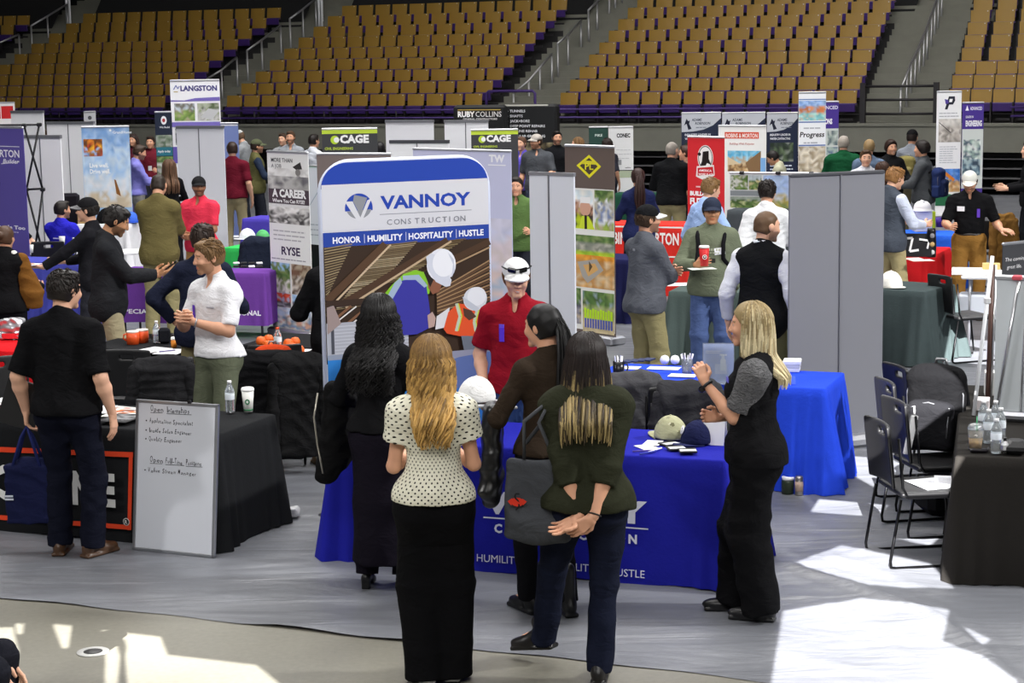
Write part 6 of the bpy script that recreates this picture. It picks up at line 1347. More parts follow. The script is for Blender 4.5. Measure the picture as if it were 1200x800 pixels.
P48 = person('whitefar', 'person in white shirt almost wholly hidden by the narrow P banner', 1108, top=160, Y=36.0, h=1.70, yaw=-60, skin='light', hair='#2a1e16', shirt='#d2d4da', sleeve=1.9, pants='#2a2c34', L='bent', Rt='down')
P2 = person('edgeblack', 'person seated in black at the bottom left corner, only a sleeve and hand in view', -128, Y=7.85, h=1.72, yaw=-84, lod=0, skin='fair', hair='#2a1e16', shirt='#111113', sleeve=1.9, fit=1.6, pants='#1a1b22', seated=True, seat=.42, lean=14, L=((.12, .47, .02), (0, 1, -.5), (-.6, 0, -.8), (.5, -.4, -.8), .3), Rt=((.12, .44, .04), (0, 1, -.4), (-.6, 0, -.8), (.5, -.4, -.8), .3), feet=((-.12, .40, 5), (.12, .40, -5)))
# ------------------------------------------------------------------ chairs, bags, coats and table goods
GLASSY = mat('clear_plastic', '#e8eef2', .12, trans=.85, spec=.5)
PBLACK = plas('#161618', .45); ROD = metl('#1a1a1c', .35)
def chair_back_geo():
    fd = Field(); fd.box((0, 0, .19), (.215, .013, .19), None, .012, .01); fd.box((0, 0, .315), (.06, .05, .02), None, .018, .004, '-'); 
    for sx in (-1, 1): fd.rc((sx * .235, 0, .40), (sx * .235, 0, .36), .035, .02, .01, op='-')
    v, f = fd.mesh(.0085); v[:, 1] += -.9 * v[:, 0] ** 2 + .10 * (-.06 + .0) - .12 * (v[:, 2] - .0) * .9; return v, f
CB = chair_back_geo()
def chair_seat_geo():
    fd = Field(); fd.box((0, 0, 0), (.22, .21, .016), None, .015, .01); v, f = fd.mesh(.011); v[:, 2] -= .012 * np.exp(-(v[:, 0] ** 2 + v[:, 1] ** 2) / .02); return v, f
CS = chair_seat_geo()
def chair(label, loc, yaw, name='folding_chair', group=None):
    t = thing(name, label, 'chair', loc, R(yaw), group); c = np.array(lin('#141416'))
    mesh_obj('backrest', [(CB[0] + V3(0, -.21, .49), CB[1], c, 0)], [PBLACK], t); mesh_obj('seat', [(CS[0] + V3(0, 0, .452), CS[1], c, 0)], [PBLACK], t)
    for sx in (-1, 1):
        m = MB(); x = sx * .225; m.tube([(x, -.235, .80), (x, -.205, .5), (x, -.17, .44), (x, .18, .435), (x, .225, .40), (x, .27, .05), (x, .255, .018), (x, .22, .012), (x, -.24, .012), (x, -.27, .02), (x, -.275, .06), (x, -.215, .43)], .0095, 7); m.build('leg', ROD, t)
    m = MB(); m.tube([(-.225, .10, .425), (.225, .10, .425)], .008); m.tube([(-.225, -.17, .44), (.225, -.17, .44)], .008); m.build('cross_rod', ROD, t)
    return t
def coat_over(label, loc, yaw, col, w=.50, h=.55, ztop=.89, seed=1, name='coat', mat_=None, puffy=False, d=.10):
    "a coat hung over a chair back: two falling sides and sleeves"
    t = thing(name, label, 'jacket', loc, R(yaw)); fd = Field(); g = np.random.RandomState(seed)
    for y0, hh in ((-.055, h), (.05, h * .55)):
        fd.box((0, y0, ztop - hh / 2), (w / 2, d * .35, hh / 2), None, .03, .05)
    fd.rc((-w / 2 + .03, 0, ztop - .01), (w / 2 - .03, 0, ztop - .01), .06, .06, .05)
    fd.rc((-.12, 0, ztop + .01), (.12, 0, ztop + .01), .05, .05, .04)
    fd.rip(.018 if not puffy else .022, folds(seed, 1.0 if not puffy else 1.8)); v, f = fd.mesh(.011); mesh_obj('coat_body', [(v, f, np.array(lin(col)), 0)], [mat_ or CLOTH], t)
    for sx in (-1, 1):
        fs = Field(); x = sx * (w / 2 + .01); fs.rc((x * .93, -.03, ztop - .05), (x * 1.08, -.05, ztop - h * .5), .062, .055, .03); fs.rc((x * 1.08, -.05, ztop - h * .5), (x * 1.02, -.045, ztop - h * .98), .055, .045, .03, flat=True); fs.rip(.009, folds(seed + 3 + sx, 1.4)); v, f = fs.mesh(.011); mesh_obj('sleeve', [(v, f, np.array(lin(col)) * .9, 0)], [mat_ or CLOTH], t)
    return t
def backpack(label, loc, yaw, col, col2=None, s=1.0, name='backpack', tiltx=0, parent=None, straps=True):
    t = thing(name, label, 'backpack', loc, R(yaw)); c = np.array(lin(col)); c2 = np.array(lin(col2 or col)) * (1 if col2 else 1.25)
    T3 = rotm('X', tiltx)
    def put(nm, fd, cc, m=CLOTH, res=.010): v, f = fd.mesh(res * max(1, s)); return mesh_obj(nm, [((v * s) @ T3.T, f, cc, 0)], [m], t)
    fd = Field(); fd.box((0, 0, .23), (.155, .085, .225), None, .07, .03); fd.el((0, .0, .40), (.14, .085, .07), None, .05); fd.rip(.006, folds(5)); put('main_bag', fd, c)
    fd = Field(); fd.box((0, .095, .15), (.125, .045, .13), None, .04, .02); fd.el((0, .1, .24), (.11, .045, .05), None, .04); fd.rip(.004, folds(8)); put('front_pocket', fd, c2)
    for sx in (-1, 1): fd = Field(); fd.box((sx * .16, 0, .11), (.03, .06, .09), None, .025, .01); put('side_pocket', fd, c)
    if straps:
        for sx in (-1, 1):
            m = MB(); m.tube([Vector(T3 @ (V3(*p) * s)) for p in ((sx * .07, -.08, .43), (sx * .09, -.16, .38), (sx * .11, -.17, .24), (sx * .12, -.12, .12), (sx * .13, -.07, .05))], .018 * s, 7); m.build('strap', fab('#17171a', 'black_webbing'), t)
    m = MB(); m.tube([Vector(T3 @ (V3(*p) * s)) for p in ((-.035, -.06, .45), (-.025, -.06, .49), (.025, -.06, .49), (.035, -.06, .45))], .009 * s, 7); m.build('top_handle', metl('#8c8d90', .4), t)
    m = MB().set(col='#9a9ba0'); m.tube([Vector(T3 @ (V3(*p) * s)) for p in ((-.10, .135, .10), (-.11, .125, .26), (0, .135, .285), (.11, .125, .26), (.10, .135, .10))], .005 * s, 5); m.tube([Vector(T3 @ (V3(*p) * s)) for p in ((-.15, .03, .12), (-.155, .03, .32), (-.10, .05, .44), (.10, .05, .44), (.155, .03, .32), (.15, .03, .12))], .005 * s, 5); m.build('zipper', metl('#8a8b90', .4), t)
    return t
def bottle(label, p, h=.20, r=.032, cap_='#e8e8ea', lab='#dfe6ee', group=None, name='water_bottle'):
    t = thing(name, label, 'bottle', p, 0, group); k = h / .2
    MB().lathe([(.001, 0), (r * .95, .002), (r, .012), (r * .94, .03 * k), (r, .045 * k), (r * .95, .06 * k), (r, .075 * k), (r, .13 * k), (r * .8, .15 * k), (.014, .178 * k), (.0125, .185 * k), (.0125, .19 * k)], n=18).build('bottle_body', GLASSY, t)
    MB().lathe([(r * 1.01, .082 * k), (r * 1.02, .083 * k), (r * 1.02, .118 * k), (r * 1.01, .119 * k)], n=18).build('paper_label', plas(lab, .5), t)
    MB().lathe([(.0145, .184 * k), (.0145, .2 * k), (.001, .2 * k)], n=14).build('screw_cap', plas(cap_, .4), t)
    return t
def box_thing(name, label, cat, p, size, col, rz=0, group=None, m=None, bev=.003, tilt=None):
    rot = Matrix.Rotation(rz, 3, 'Z') if tilt is None else Matrix.Rotation(rz, 3, 'Z') @ tilt
    mb = MB().set(col=col).box((0, 0, size[2] / 2), size, bev=bev); o = mb.build(name, m or PAINT); o.location = p; o.rotation_euler = rot.to_euler(); return tag(o, label, cat, group)
def dome_cap(label, p, yaw, col, brim=None, s=1.0, name='baseball_cap', group=None, pat=None):
    t = thing(name, label, 'cap', p, R(yaw), group); fd = Field(); fd.el((0, 0, .012), (.088 * s, .098 * s, .115 * s), None, .01); fd.cut((0, 0, .004), (0, 0, -1)); v, f = fd.mesh(.008 if s < 1.2 else .012)
    c = np.array(lin(col)); cc = np.tile(c, (len(f), 1))
    if pat:
        g = np.random.RandomState(3); ce = v[f].mean(1)
        for i in range(90):
            q = g.uniform(-.1, .1, 3) + V3(0, 0, .06); m = (((ce - q) / V3(.018, .018, .010)) ** 2).sum(1) < 1; cc[m] = lin(pat[i % len(pat)])
    mesh_obj('crown', [(v, f, cc, 0)], [CLOTH], t); MB().set(col=col).lathe([(.001, .0), (.007, .0), (.007, .004), (.001, .006)], (0, 0, .125 * s)).build('button', CLOTH, t)
    Vb = []; n_ = 14
    for j in range(4):
        for i in range(n_ + 1):
            a_ = R(15 + 150 * i / n_); rr_ = 1 + .78 * (j / 3) * (math.sin(a_) ** .8); Vb.append(V3(.087 * math.cos(a_) * s, .097 * math.sin(a_) * rr_ * s, .012 - .010 * math.cos(a_) ** 2 + .004 * j / 3))
    m_ = len(Vb); Fb = [(j * (n_ + 1) + i, j * (n_ + 1) + i + 1, (j + 1) * (n_ + 1) + i + 1, (j + 1) * (n_ + 1) + i) for j in range(3) for i in range(n_)]
    MB().set(col=brim or col, smooth=True).add(Vb + [q - V3(0, 0, .006) for q in Vb], [f_ for f_ in Fb] + [tuple(i + m_ for i in reversed(f_)) for f_ in Fb] + [(3 * (n_ + 1) + i, 3 * (n_ + 1) + i + 1, 3 * (n_ + 1) + i + 1 + m_, 3 * (n_ + 1) + i + m_) for i in range(n_)]).build('brim', CLOTH, t)
    return t
def hard_hat(label, p, yaw, col='#e8e8ea'):
    t = thing('hard_hat', label, 'hard hat', p, R(yaw)); MB().set(col=col, smooth=True).lathe([(.15, 0), (.152, .006), (.118, .014), (.116, .05), (.10, .09), (.065, .122), (.001, .135)], n=24).build('shell', PAINT, t); MB().set(col=col).box((0, .0, .125), (.03, .16, .03), bev=.01).build('ridge', PAINT, t); return t
def cup(label, p, h, r0, r1, col, lid=None, name='cup', group=None, sleeve=None):
    t = thing(name, label, 'cup', p, 0, group); MB().lathe([(.001, .001), (r0, .0), (r1, h), (r1 * .93, h), (r0 * .9, .006)], n=20).build('cup_body', plas(col, .45), t)
    if lid: MB().lathe([(r1 * 1.06, h - .004), (r1 * 1.06, h + .006), (r1 * .92, h + .018), (r1 * .85, h + .016), (.001, h + .016)], n=20).build('lid', plas(lid, .4), t)
    if sleeve: MB().lathe([(r0 + (r1 - r0) * .3 + .001, h * .3), (r0 + (r1 - r0) * .7 + .001, h * .7)], n=20).build('sleeve', plas(sleeve, .6), t)
    return t
def paper(label, p, w, h, rz, col='#e8e8ea', name='paper_sheet', group=None, th=.002, cat='paper'): return box_thing(name, label, cat, p, (w, h, th), col, rz, group, PRINT, bev=0)
tz = .7665
A_ = math.atan2(-.37, .93)
# ---- on the royal blue table
p = gp(786, 513, tz + .002); dome_cap('camouflage cap with dark front mark on the royal blue table', p, 35, '#a8a888', pat=['#7d8062', '#c4c2a6', '#8f8e74', '#6c6a50'], s=1.12)
p = gp(818, 519, tz + .002); c_ = dome_cap('navy cap with a round white L patch on the royal blue table', p, 128, '#1d2142', '#282c52', s=1.12)
MB().set(col='#e6e6ea').lathe([(.001, 0), (.026, 0), (.026, .004), (.001, .004)], (0, 0, 0), n=20, rot=None).build('patch', PAINT, c_); k = [o for o in c_.children if o.name.startswith('patch')][0]; k.location = (.045, .084, .085); k.rotation_euler = (R(-72), 0, R(-28))
cv = Canvas((-.012, -.015, .005), (.024, 0, 0), (0, .03, 0), 1, 1, lift=.0005); cv.text('L', .2, .15, None, .7, '#1d2142', bold=.06); cv.build('letter', k)
p = gp(838, 520, tz + .002); t = thing('easel_card', 'white folded easel card beside the navy cap', 'card', p, R(-20))
for sy, tl in ((-.03, -14), (.03, 14)): MB().set(col='#e9e9ec').box((0, sy, .085), (.13, .004, .17), rot=Matrix.Rotation(R(tl), 3, 'X')).build('flap', PRINT, t)
g = random.Random(5)
for i, (px, py, rz, lb) in enumerate(((784, 521, .5, 'black and white koozie nearest the camouflage cap'), (792, 526, .2, 'black and white koozie in the middle of the three'), (806, 529, .0, 'black and white koozie nearest the white easel card'))):
    p = gp(px, py, tz + .001 + .006 * i); t = thing('folded_koozie', lb, 'koozie', p, rz); MB().box((0, 0, .006), (.105, .10, .012), bev=.004).build('sleeve', plas('#1b1b1e', .6), t); MB().set(col='#d2d2d4').box((0, -.02, .0125), (.095, .05, .002)).build('print', PRINT, t)
for i, (px, py, rz, lb) in enumerate(((758, 524, .4, 'white flyer left of the koozies on the blue table'), (765, 519, -.3, 'white flyer farther back beside the camouflage cap'))): paper(lb, gp(px, py, tz + .001 + .003 * i), .10, .15, rz, name='flyer')
for i, (px, py, rz, lb) in enumerate(((760, 530, .7, 'blue and white pen lying left of the koozies'), (768, 527, .9, 'white pen lying across the flyers'), (755, 528, .2, 'purple pen at the sleeve of the olive jacket'))):
    q = gp(px, py, tz + .009); o = MB().set(col=('#2c3a9c', '#e8e8ec', '#5a4a9c')[i]).tube([(-.07, 0, 0), (.065, 0, 0), (.072, 0, 0)], [.005, .005, .001], 7).build('pen', PAINT); o.location = q; o.rotation_euler = (0, 0, rz); tag(o, lb, 'pen')
# ---- on the bright blue table
def mug(label, p):
    t = thing('mug', label, 'mug', p); MB().lathe([(.001, 0), (.04, 0), (.042, .006), (.042, .098), (.038, .098), (.037, .01)], n=22).build('mug_body', plas('#121316', .3), t); m = MB(); m.tube([(.04, 0, .08), (.062, 0, .078), (.07, 0, .05), (.06, 0, .024), (.04, 0, .022)], .006); m.build('handle', plas('#121316', .3), t); return t
p = gp(725, 438.5, .752); mug('black mug holding pens on the bright blue table', p)
for i in range(7):
    a = i * .9; o = MB().set(col=('#e6e6ee', '#b0b4d8', '#e8e8ec')[i % 3]).tube([(0, 0, 0), (.012 * math.cos(a), .012 * math.sin(a), .125)], .0042, 6).build('pen', PAINT); o.location = p + Vector((.018 * math.cos(a), .018 * math.sin(a), .012)); tag(o, 'pale pen standing in the black mug', 'pen', 'pens in the black mug')
for i in range(4):
    q = gp(736 + i * 8, 424 - i * .7, .7525 + i * .002); box_thing('wallet', 'dark blue wallet in the overlapping row behind the black mug', 'wallet', q, (.075, .11, .012), '#1c2850', -.5, 'dark wallets behind the mug')
for i, (px, lb) in enumerate(((779, 'white ball leftmost of two behind the flyers'), (791, 'white ball beside the clear pen cup'))):
    o = MB().lathe([(.001, 0), (.025, .008), (.036, .03), (.036, .042), (.026, .064), (.001, .073)], n=18).build('stress_ball', plas('#e8e8ec', .5)); o.location = gp(px, 427, .752); tag(o, lb, 'ball')
for i, (px, py, w_, lb) in enumerate(((738, 431, .15, 'cream flyer beside the black mug'), (778, 431.5, .24, 'white booklet under the white balls'), (800, 440, .20, 'white oval-cornered flyer in front of the clear pen cup'), (815, 432, .12, 'white card stack by the clear sign holder'))): paper(lb, gp(px, py, .7515 + .003 * i), w_, .13, -.3, ('#dcdac8', '#e2e8da', '#ececf4', '#f0f0f4')[i], 'flyer', th=.003)
p = gp(805, 437, .758); t = thing('pen_cup', 'clear cup crammed with white pens on the bright blue table', 'cup', p); MB().lathe([(.001, 0), (.036, 0), (.042, .11), (.040, .11), (.034, .006)], n=18).build('cup_body', GLASSY, t)
for i in range(9):
    a = i * 2.4; o = MB().set(col=('#f0f0f4', '#c8c4e4')[i % 2]).tube([(0, 0, 0), (.03 * math.cos(a), .03 * math.sin(a), .13)], .0045, 6).build('pen', PAINT); o.location = p + Vector((.016 * math.cos(a), .016 * math.sin(a), .012)); tag(o, 'white pen standing in the clear cup', 'pen', 'pens in the clear cup')
# clear sign holder with a blue card, facing us
p = gp(842, 449, .752); t = thing('sign_holder', 'clear upright sign holder with a pale blue card on the bright blue table', 'sign holder', p, R(-6))
MB().box((0, 0, .145), (.225, .004, .29), rot=Matrix.Rotation(R(-6), 3, 'X')).build('clear_sheet', GLASSY, t); MB().box((0, -.02, .003), (.225, .09, .005)).build('foot', GLASSY, t)
cv = Canvas((-.108, .0162 - .015, .006), (.216, 0, 0), (0, .029, .276), 100, 130, lift=.0004); cv.rect(0, 0, 100, 130, '#8fa4e4'); cv.poly([(0, 130), (100, 130), (100, 110), (60, 104), (30, 118), (0, 108)], '#a9b9ee'); cv.rect(38, 28, 78, 62, '#c3ccf2'); cv.rect(56, 40, 74, 78, '#e8ebfa'); cv.rect(60, 78, 70, 92, '#dfe4f8'); cv.rect(54, 90, 78, 95, '#f0f2fc'); cv.lines_of_text(8, 60, (98, 104), 2.5, '#dfe4fa'); cv.build('printed_card', t)
p = gp(927, 434, .752); t = thing('box_stack', 'small stack of white boxes on the bright blue table behind the blonde woman', 'boxes', p, R(-12))
for i in range(3): MB().set(col=('#e6e6e8', '#c8c9cc', '#f0f0f0')[i]).box((.004 * i, 0, .014 + i * .027), (.13, .16, .026), bev=.003).build('carton', PAINT, t)
p = gp(926, 450, .752); t = thing('tent_card', 'small blue tent card near the right end of the bright blue table', 'card', p, R(-5)); MB().set(col='#4a6ad8').box((0, 0, .028), (.075, .004, .056), rot=Matrix.Rotation(R(-20), 3, 'X')).build('card', PRINT, t); cv = Canvas((-.03, -.0055, .012), (.06, 0, 0), (0, .012, .034), 1, 1); cv.lines_of_text(.1, .9, (.2, .5, .75), .1, '#dfe6fa'); cv.build('print', t)
p = gp(922, 577); t = thing('jar', 'dark jar with white lid on the floor by the bright blue cloth', 'jar', p + Vector((0, -.05, SHEET_Z))); MB().lathe([(.001, 0), (.045, 0), (.046, .09), (.04, .1), (.001, .1)], n=18).build('jar_body', plas('#2f3a2c', .3), t); MB().lathe([(.043, .1), (.043, .12), (.001, .12)], n=18).build('lid', plas('#e4e4e6', .4), t)
p = gp(935, 579); t = thing('drink_can', 'slim grey can on the floor by the bright blue cloth', 'can', p + Vector((0, -.05, SHEET_Z))); MB().lathe([(.001, 0), (.026, 0), (.029, .008), (.029, .125), (.025, .136), (.001, .134)], n=18).build('can_body', metl('#a8a29c', .35), t); MB().lathe([(.0293, .03), (.0293, .10)], n=18).build('wrap', plas('#b59c8c', .5), t)
# ---- chairs between the blue tables
def ground(px, Y): return Vector((wx(px, Y, .5), Y, SHEET_Z))
chair('black folding chair under a charcoal jacket, left one between the two blue tables', ground(748, 12.35), 185)
coat_over('charcoal jacket hung over the chair behind the olive-jacketed person', ground(744, 12.58), 5, '#454548', w=.33, h=.6, seed=3)
chair('black folding chair pushed up to the bright blue table, middle of three', ground(797, 12.66), -5)
chair('black folding chair under a black quilted jacket behind the caps', ground(806, 11.95), 178)
coat_over('black quilted jacket hung over the chair behind the caps', ground(808, 12.18), -2, '#323235', w=.38, h=.45, seed=7, puffy=True)
# ---- whiteboard leaning on the left table
bl, br = gp(156, 645), gp(252, 655); W_ = (br - bl).length; rz = math.atan2(br.y - bl.y, br.x - bl.x)
t = thing('whiteboard', 'silver-framed whiteboard with handwritten job openings leaning on the black table', 'whiteboard', bl + Vector((0, 0, SHEET_Z)), rz); H_ = .965; TL = Matrix.Rotation(R(-7), 3, 'X')
MB().set(col='#d9dbe2').box(TL @ Vector((W_ / 2, 0, H_ / 2)), (W_ - .01, .012, H_ - .01), rot=TL).build('writing_surface', mat('whiteboard_enamel', '#cfd2da', .22, spec=.5), t)
m = MB()
for c_, sz in (((W_ / 2, 0, .011), (W_, .024, .022)), ((W_ / 2, 0, H_ - .011), (W_, .024, .022)), ((.011, 0, H_ / 2), (.022, .024, H_)), ((W_ - .011, 0, H_ / 2), (.022, .024, H_))): m.box(TL @ Vector(c_), sz, rot=TL, bev=.004)
m.build('aluminium_frame', metl('#a9abb0', .4), t)
MB().box(TL @ Vector((W_ * .66, -.014, H_ + .004)), (.02, .02, .02), rot=TL).build('clip', PBLACK, t)
cv = Canvas(TL @ Vector((0, -.0065, 0)), TL @ Vector((W_, 0, 0)), TL @ Vector((0, 0, H_)), 100, 175, lift=.0004); INK = '#1c1c24'
def hand_text(s_, x, y, w_, h_, seed):
    rnd = random.Random(seed); st = w_ / len(s_); cx = x
    for ch in s_:
        k = .55 if ch in 'iltIrf' else (.62 if ch == ' ' else 1)
        if ch != ' ': cv.text(ch, cx, y + rnd.uniform(-.5, .5), st * k * .85, h_ * (1 if ch.isupper() or ch in 'bdfhklt' else .68) if ch not in 'gpqy' else h_ * .75, INK, bold=.004, shear=rnd.uniform(-.1, .2)); cv.k = 2
        cx += st * k * 1.12
for s_, x, y, w_, h_ in (('Open', 18, 162, 15, 7), ('Internships', 38, 162, 30, 7), ('Application Specialist', 17, 149, 58, 5.4), ('Inside Sales Engineer', 17, 138, 54, 5.4), ('Quality Engineer', 17, 128, 43, 5.4), ('Open', 19, 103.5, 15, 7), ('Full-Time', 38, 103.5, 22, 6.5), ('Positions', 63, 103.5, 20, 6.5), ('Value Stream Manager', 17, 92, 60, 5.4)): hand_text(s_, x, y, w_, h_, int(x * 7 + y))
for x0, x1, y in ((18, 33, 160.5), (38, 68, 160.5), (19, 34, 102), (38, 61, 102), (63, 83, 102)): cv.line([(x0, y), (x1, y + .6)], .55, INK)
for y in (151, 140, 130, 94): cv.circ(13.5, y, .9, INK, n=8)
cv.build('handwriting', t)
# ---- on the left black table
T3z = .762
p = gp(270, 483, T3z); bottle('clear water bottle on the orange-framed black table', p, .215)
p = gp(291, 482, T3z); c_ = cup('white paper coffee cup with green emblem beside the water bottle', p, .145, .030, .042, '#e4e4de', '#e9e9e6', 'coffee_cup'); cv = Canvas((-.02, -.042, .05), (.04, 0, 0), (0, -.003, .045), 1, 1); cv.circ(.55, .5, .42, '#2d7a4e'); cv.circ(.55, .5, .2, '#dfe6de'); cv.build('emblem', c_); MB().lathe([(.0312, .008), (.0325, .02)], n=20).build('green_band', plas('#3a7a52', .5), c_)
for i, (px, py, rz, cols, lb) in enumerate(((133, 481, -.5, ('#d8d6d2', '#b8442c'), 'glossy magazine with orange cover nearest the whiteboard'), (146, 484, -.2, ('#e4e2de', '#e0702c'), 'glossy magazine with white border overlapping the others'), (143, 490, -.35, ('#2a2a2c', '#8a8a8c'), 'black-covered brochure at the front of the magazines'), (112, 480, -.1, ('#e9e9e8', '#c9c9c8'), 'white paper sheet left of the magazines'), (8, 470, -.4, ('#ececea', '#dadad8'), 'white paper sheet at the left picture edge'))):
    q = gp(px, py, T3z + .001 + .005 * i); t = thing('magazine' if i < 3 else 'paper_sheet', lb, 'magazine' if i < 3 else 'paper', q, rz); MB().set(col=cols[0]).box((0, 0, .002), (.22, .28, .004)).build('cover', PRINT, t); cv = Canvas((-.09, -.12, .0045), (.18, 0, 0), (0, .24, 0), 1, 1, lift=.0004); cv.photo(0, .3 if i < 3 else .9, 1, .95, [(1, [cols[1], cols[0], '#8a5a4a' if i < 2 else cols[1]])], 6, 6, seed=50 + i); cv.lines_of_text(.05, .95, (.1, .2), .05, '#6a6a6c'); cv.build('print', t)
o = MB().set(col='#7a1c20').tube([(-.05, 0, 0), (.05, 0, 0)], .006, 7).build('pen', PAINT); o.location = gp(4, 477, T3z + .007); o.rotation_euler = (0, 0, -.3); tag(o, 'dark red pen at the left end of the orange-framed table', 'pen')
box_thing('phone', 'black phone lying left of the black polo on the table', 'phone', gp(12, 482, T3z + .001), (.07, .15, .01), '#141416', .9)
chair('black folding chair behind the table at the left picture edge', ground(2, 14.0), 200)
chair('black folding chair with a dark jacket, right behind the whiteboard', ground(196, 13.75), 190)
coat_over('dark crumpled jacket hung over the chair behind the whiteboard', ground(192, 13.98), 10, '#232325', w=.40, h=.5, seed=11, ztop=.83)
chair('black folding chair pushed up to the table with orange mugs', ground(166, 14.75), -12)
# ---- table with orange mugs and the orange-ball table
for i, (px, lb) in enumerate(((156, 'orange mug nearer the charcoal quarter-zip'), (167, 'orange mug beside the small water bottle'))):
    t = thing('mug', lb, 'mug', gp(px, 403 - i * 2, .752)); MB().lathe([(.001, 0), (.05, 0), (.055, .05), (.052, .1), (.047, .1), (.046, .01)], n=20).build('mug_body', plas('#d8511f', .4), t); MB().lathe([(.053, .1), (.05, .112), (.046, .112)], n=20).build('rim', plas('#e6ddd4', .4), t); m = MB(); m.tube([(-.05, 0, .085), (-.075, 0, .08), (-.08, 0, .05), (-.05, 0, .025)], .007); m.build('handle', plas('#d8511f', .4), t)
bottle('small clear bottle beside the orange mugs', gp(184, 402, .752), .19)
box_thing('camera_bag', 'small black bag beside the bottle on the orange-mug table', 'bag', gp(193, 402, .752), (.10, .09, .13), '#1a1b20', .2, m=fab('#1a1b20'), bev=.02)
cup('small orange pill bottle at the end of the orange-mug table', gp(204, 407, .752), .07, .024, .024, '#e08a2c', '#f0f0ec', 'pill_bottle')
for i, (px, py, lb) in enumerate(((178, 410, 'white form lying on the orange-mug table'), (200, 412, 'white form with a purple pen at the table end'))): paper(lb, gp(px, py, .753 + .003 * i), .21, .28, -.6 + i * .4)
o = MB().set(col='#4a3c8c').tube([(-.07, 0, 0), (.07, 0, 0)], .005, 7).build('pen', PAINT); o.location = gp(196, 411, .766); o.rotation_euler = (0, 0, .6); tag(o, 'purple pen on the forms', 'pen')
for i, (px, py) in enumerate(((306, 402), (315, 400), (314, 407), (338, 405), (343, 410), (351, 413), (346, 403))):
    o = MB().lathe([(.001, 0), (.028, .006), (.042, .03), (.042, .05), (.028, .074), (.001, .08)], n=16).build('orange_ball', plas('#e0621c', .5)); o.location = gp(px, py + 3, .752); tag(o, 'orange foam ball on the black table left of the arched stand', 'ball', 'orange foam balls')
paper('white sheets spread under the orange balls', gp(325, 412, .7525), .5, .3, -.2); bottle('clear bottle with an orange cap among the orange balls', gp(326, 412, .756), .20, cap_='#d8511f')
backpack('orange and black backpack on the chair behind the white polo', ground(322, 14.28) + Vector((0, 0, .47)), 190, '#c8421c', '#1c1c1e', s=.95)
chair('black folding chair carrying the orange backpack and dark coats', ground(322, 14.35), 185)
coat_over('long black coat hung over the chair left of the khaki trousers', ground(308, 14.02), 4, '#141416', w=.62, h=.78, seed=13, ztop=.86)
coat_over('black jacket with sleeve pocket hung right of the long black coat', ground(352, 13.85), 2, '#1b1b1c', w=.34, h=.72, seed=15, ztop=.86)
# ---- left background tables
bottle('water bottle on the violet-blue table', gp(87, 298, .752), .21); cup('white paper cup on the violet-blue table', gp(73, 286, .80), .10, .03, .04, '#e8e8e2'); cup('white paper cup by the purple banner edge', gp(36, 296, .752), .10, .03, .04, '#e8e8e2')
chair('black folding chair of the person in vivid blue', ground(64, 24.15), 0)
t = box_thing('display_board', 'bright white panel lying on the purple table', 'board', gp(147, 296, .752), (.42, .55, .02), '#f4f4f6', R(-4))
for i in range(8):
    o = box_thing('giveaway', 'small black and white giveaway on the purple table', 'giveaway', gp(277 + (i % 4) * 9, 309 + (i // 4) * 4, .752), (.07, .06, .02), '#17171a' if i % 3 else '#e8e8ea', .3, 'giveaways on the purple table')
dome_cap('white cap on the bright green table', gp(290, 280, .752), 120, '#e6e8ec', s=1.15); dome_cap('green and white cap right of the white one', gp(308, 281, .752), 200, '#58a868', '#e0e8e0', s=1.1)
chair('black folding chair under the dark navy jacket at the bright green table', ground(307, 23.1), 180)
coat_over('dark navy jacket over a chair at the bright green table', ground(307, 22.9), 0, '#1f2534', w=.4, h=.45, seed=17, ztop=.92)
t = thing('foil_bag', 'silver foil bag of sweets on the red table', 'bag', gp(16, 397, .752)); fd = Field(); fd.box((0, 0, .09), (.11, .07, .09), None, .03, .02); fd.rip(.022, folds(3, 2.2)); v, f = fd.mesh(.009); mesh_obj('foil', [(v, f, np.array(lin('#c9c9cc')), 0)], [metl('#c9c9ce', .3)], t); MB().set(col='#d8202c').box((0, -.075, .035), (.16, .01, .05), bev=.01).build('wrapper_band', PAINT, t)
box_thing('bag', 'dark bag with pink goods left of the sky banner', 'bag', Vector((wx(82, 28.5, .95), 28.5, .0)), (.28, .25, 1.18), '#1c1a20', .1, m=fab('#1c1a20'), bev=.04)
T20 = tbl('white draped table below the sky banner', 92, 28.0, 152, 27.8, .5, '#d8d8dc', seed=51)
p = Vector((wx(126, 28.1, .9), 28.15, .752)); box_thing('carton', 'brown carton on the table below the sky banner', 'box', p + Vector((-.35, 0, 0)), (.18, .2, .2), '#a88a5c')
dome_cap('black wide cap below the sky banner', p + Vector((0, 0, .0)), 90, '#121214', s=1.9); dome_cap('bright blue cap right of the black one below the sky banner', p + Vector((.34, 0, 0)), 200, '#3f66c8', s=1.3)
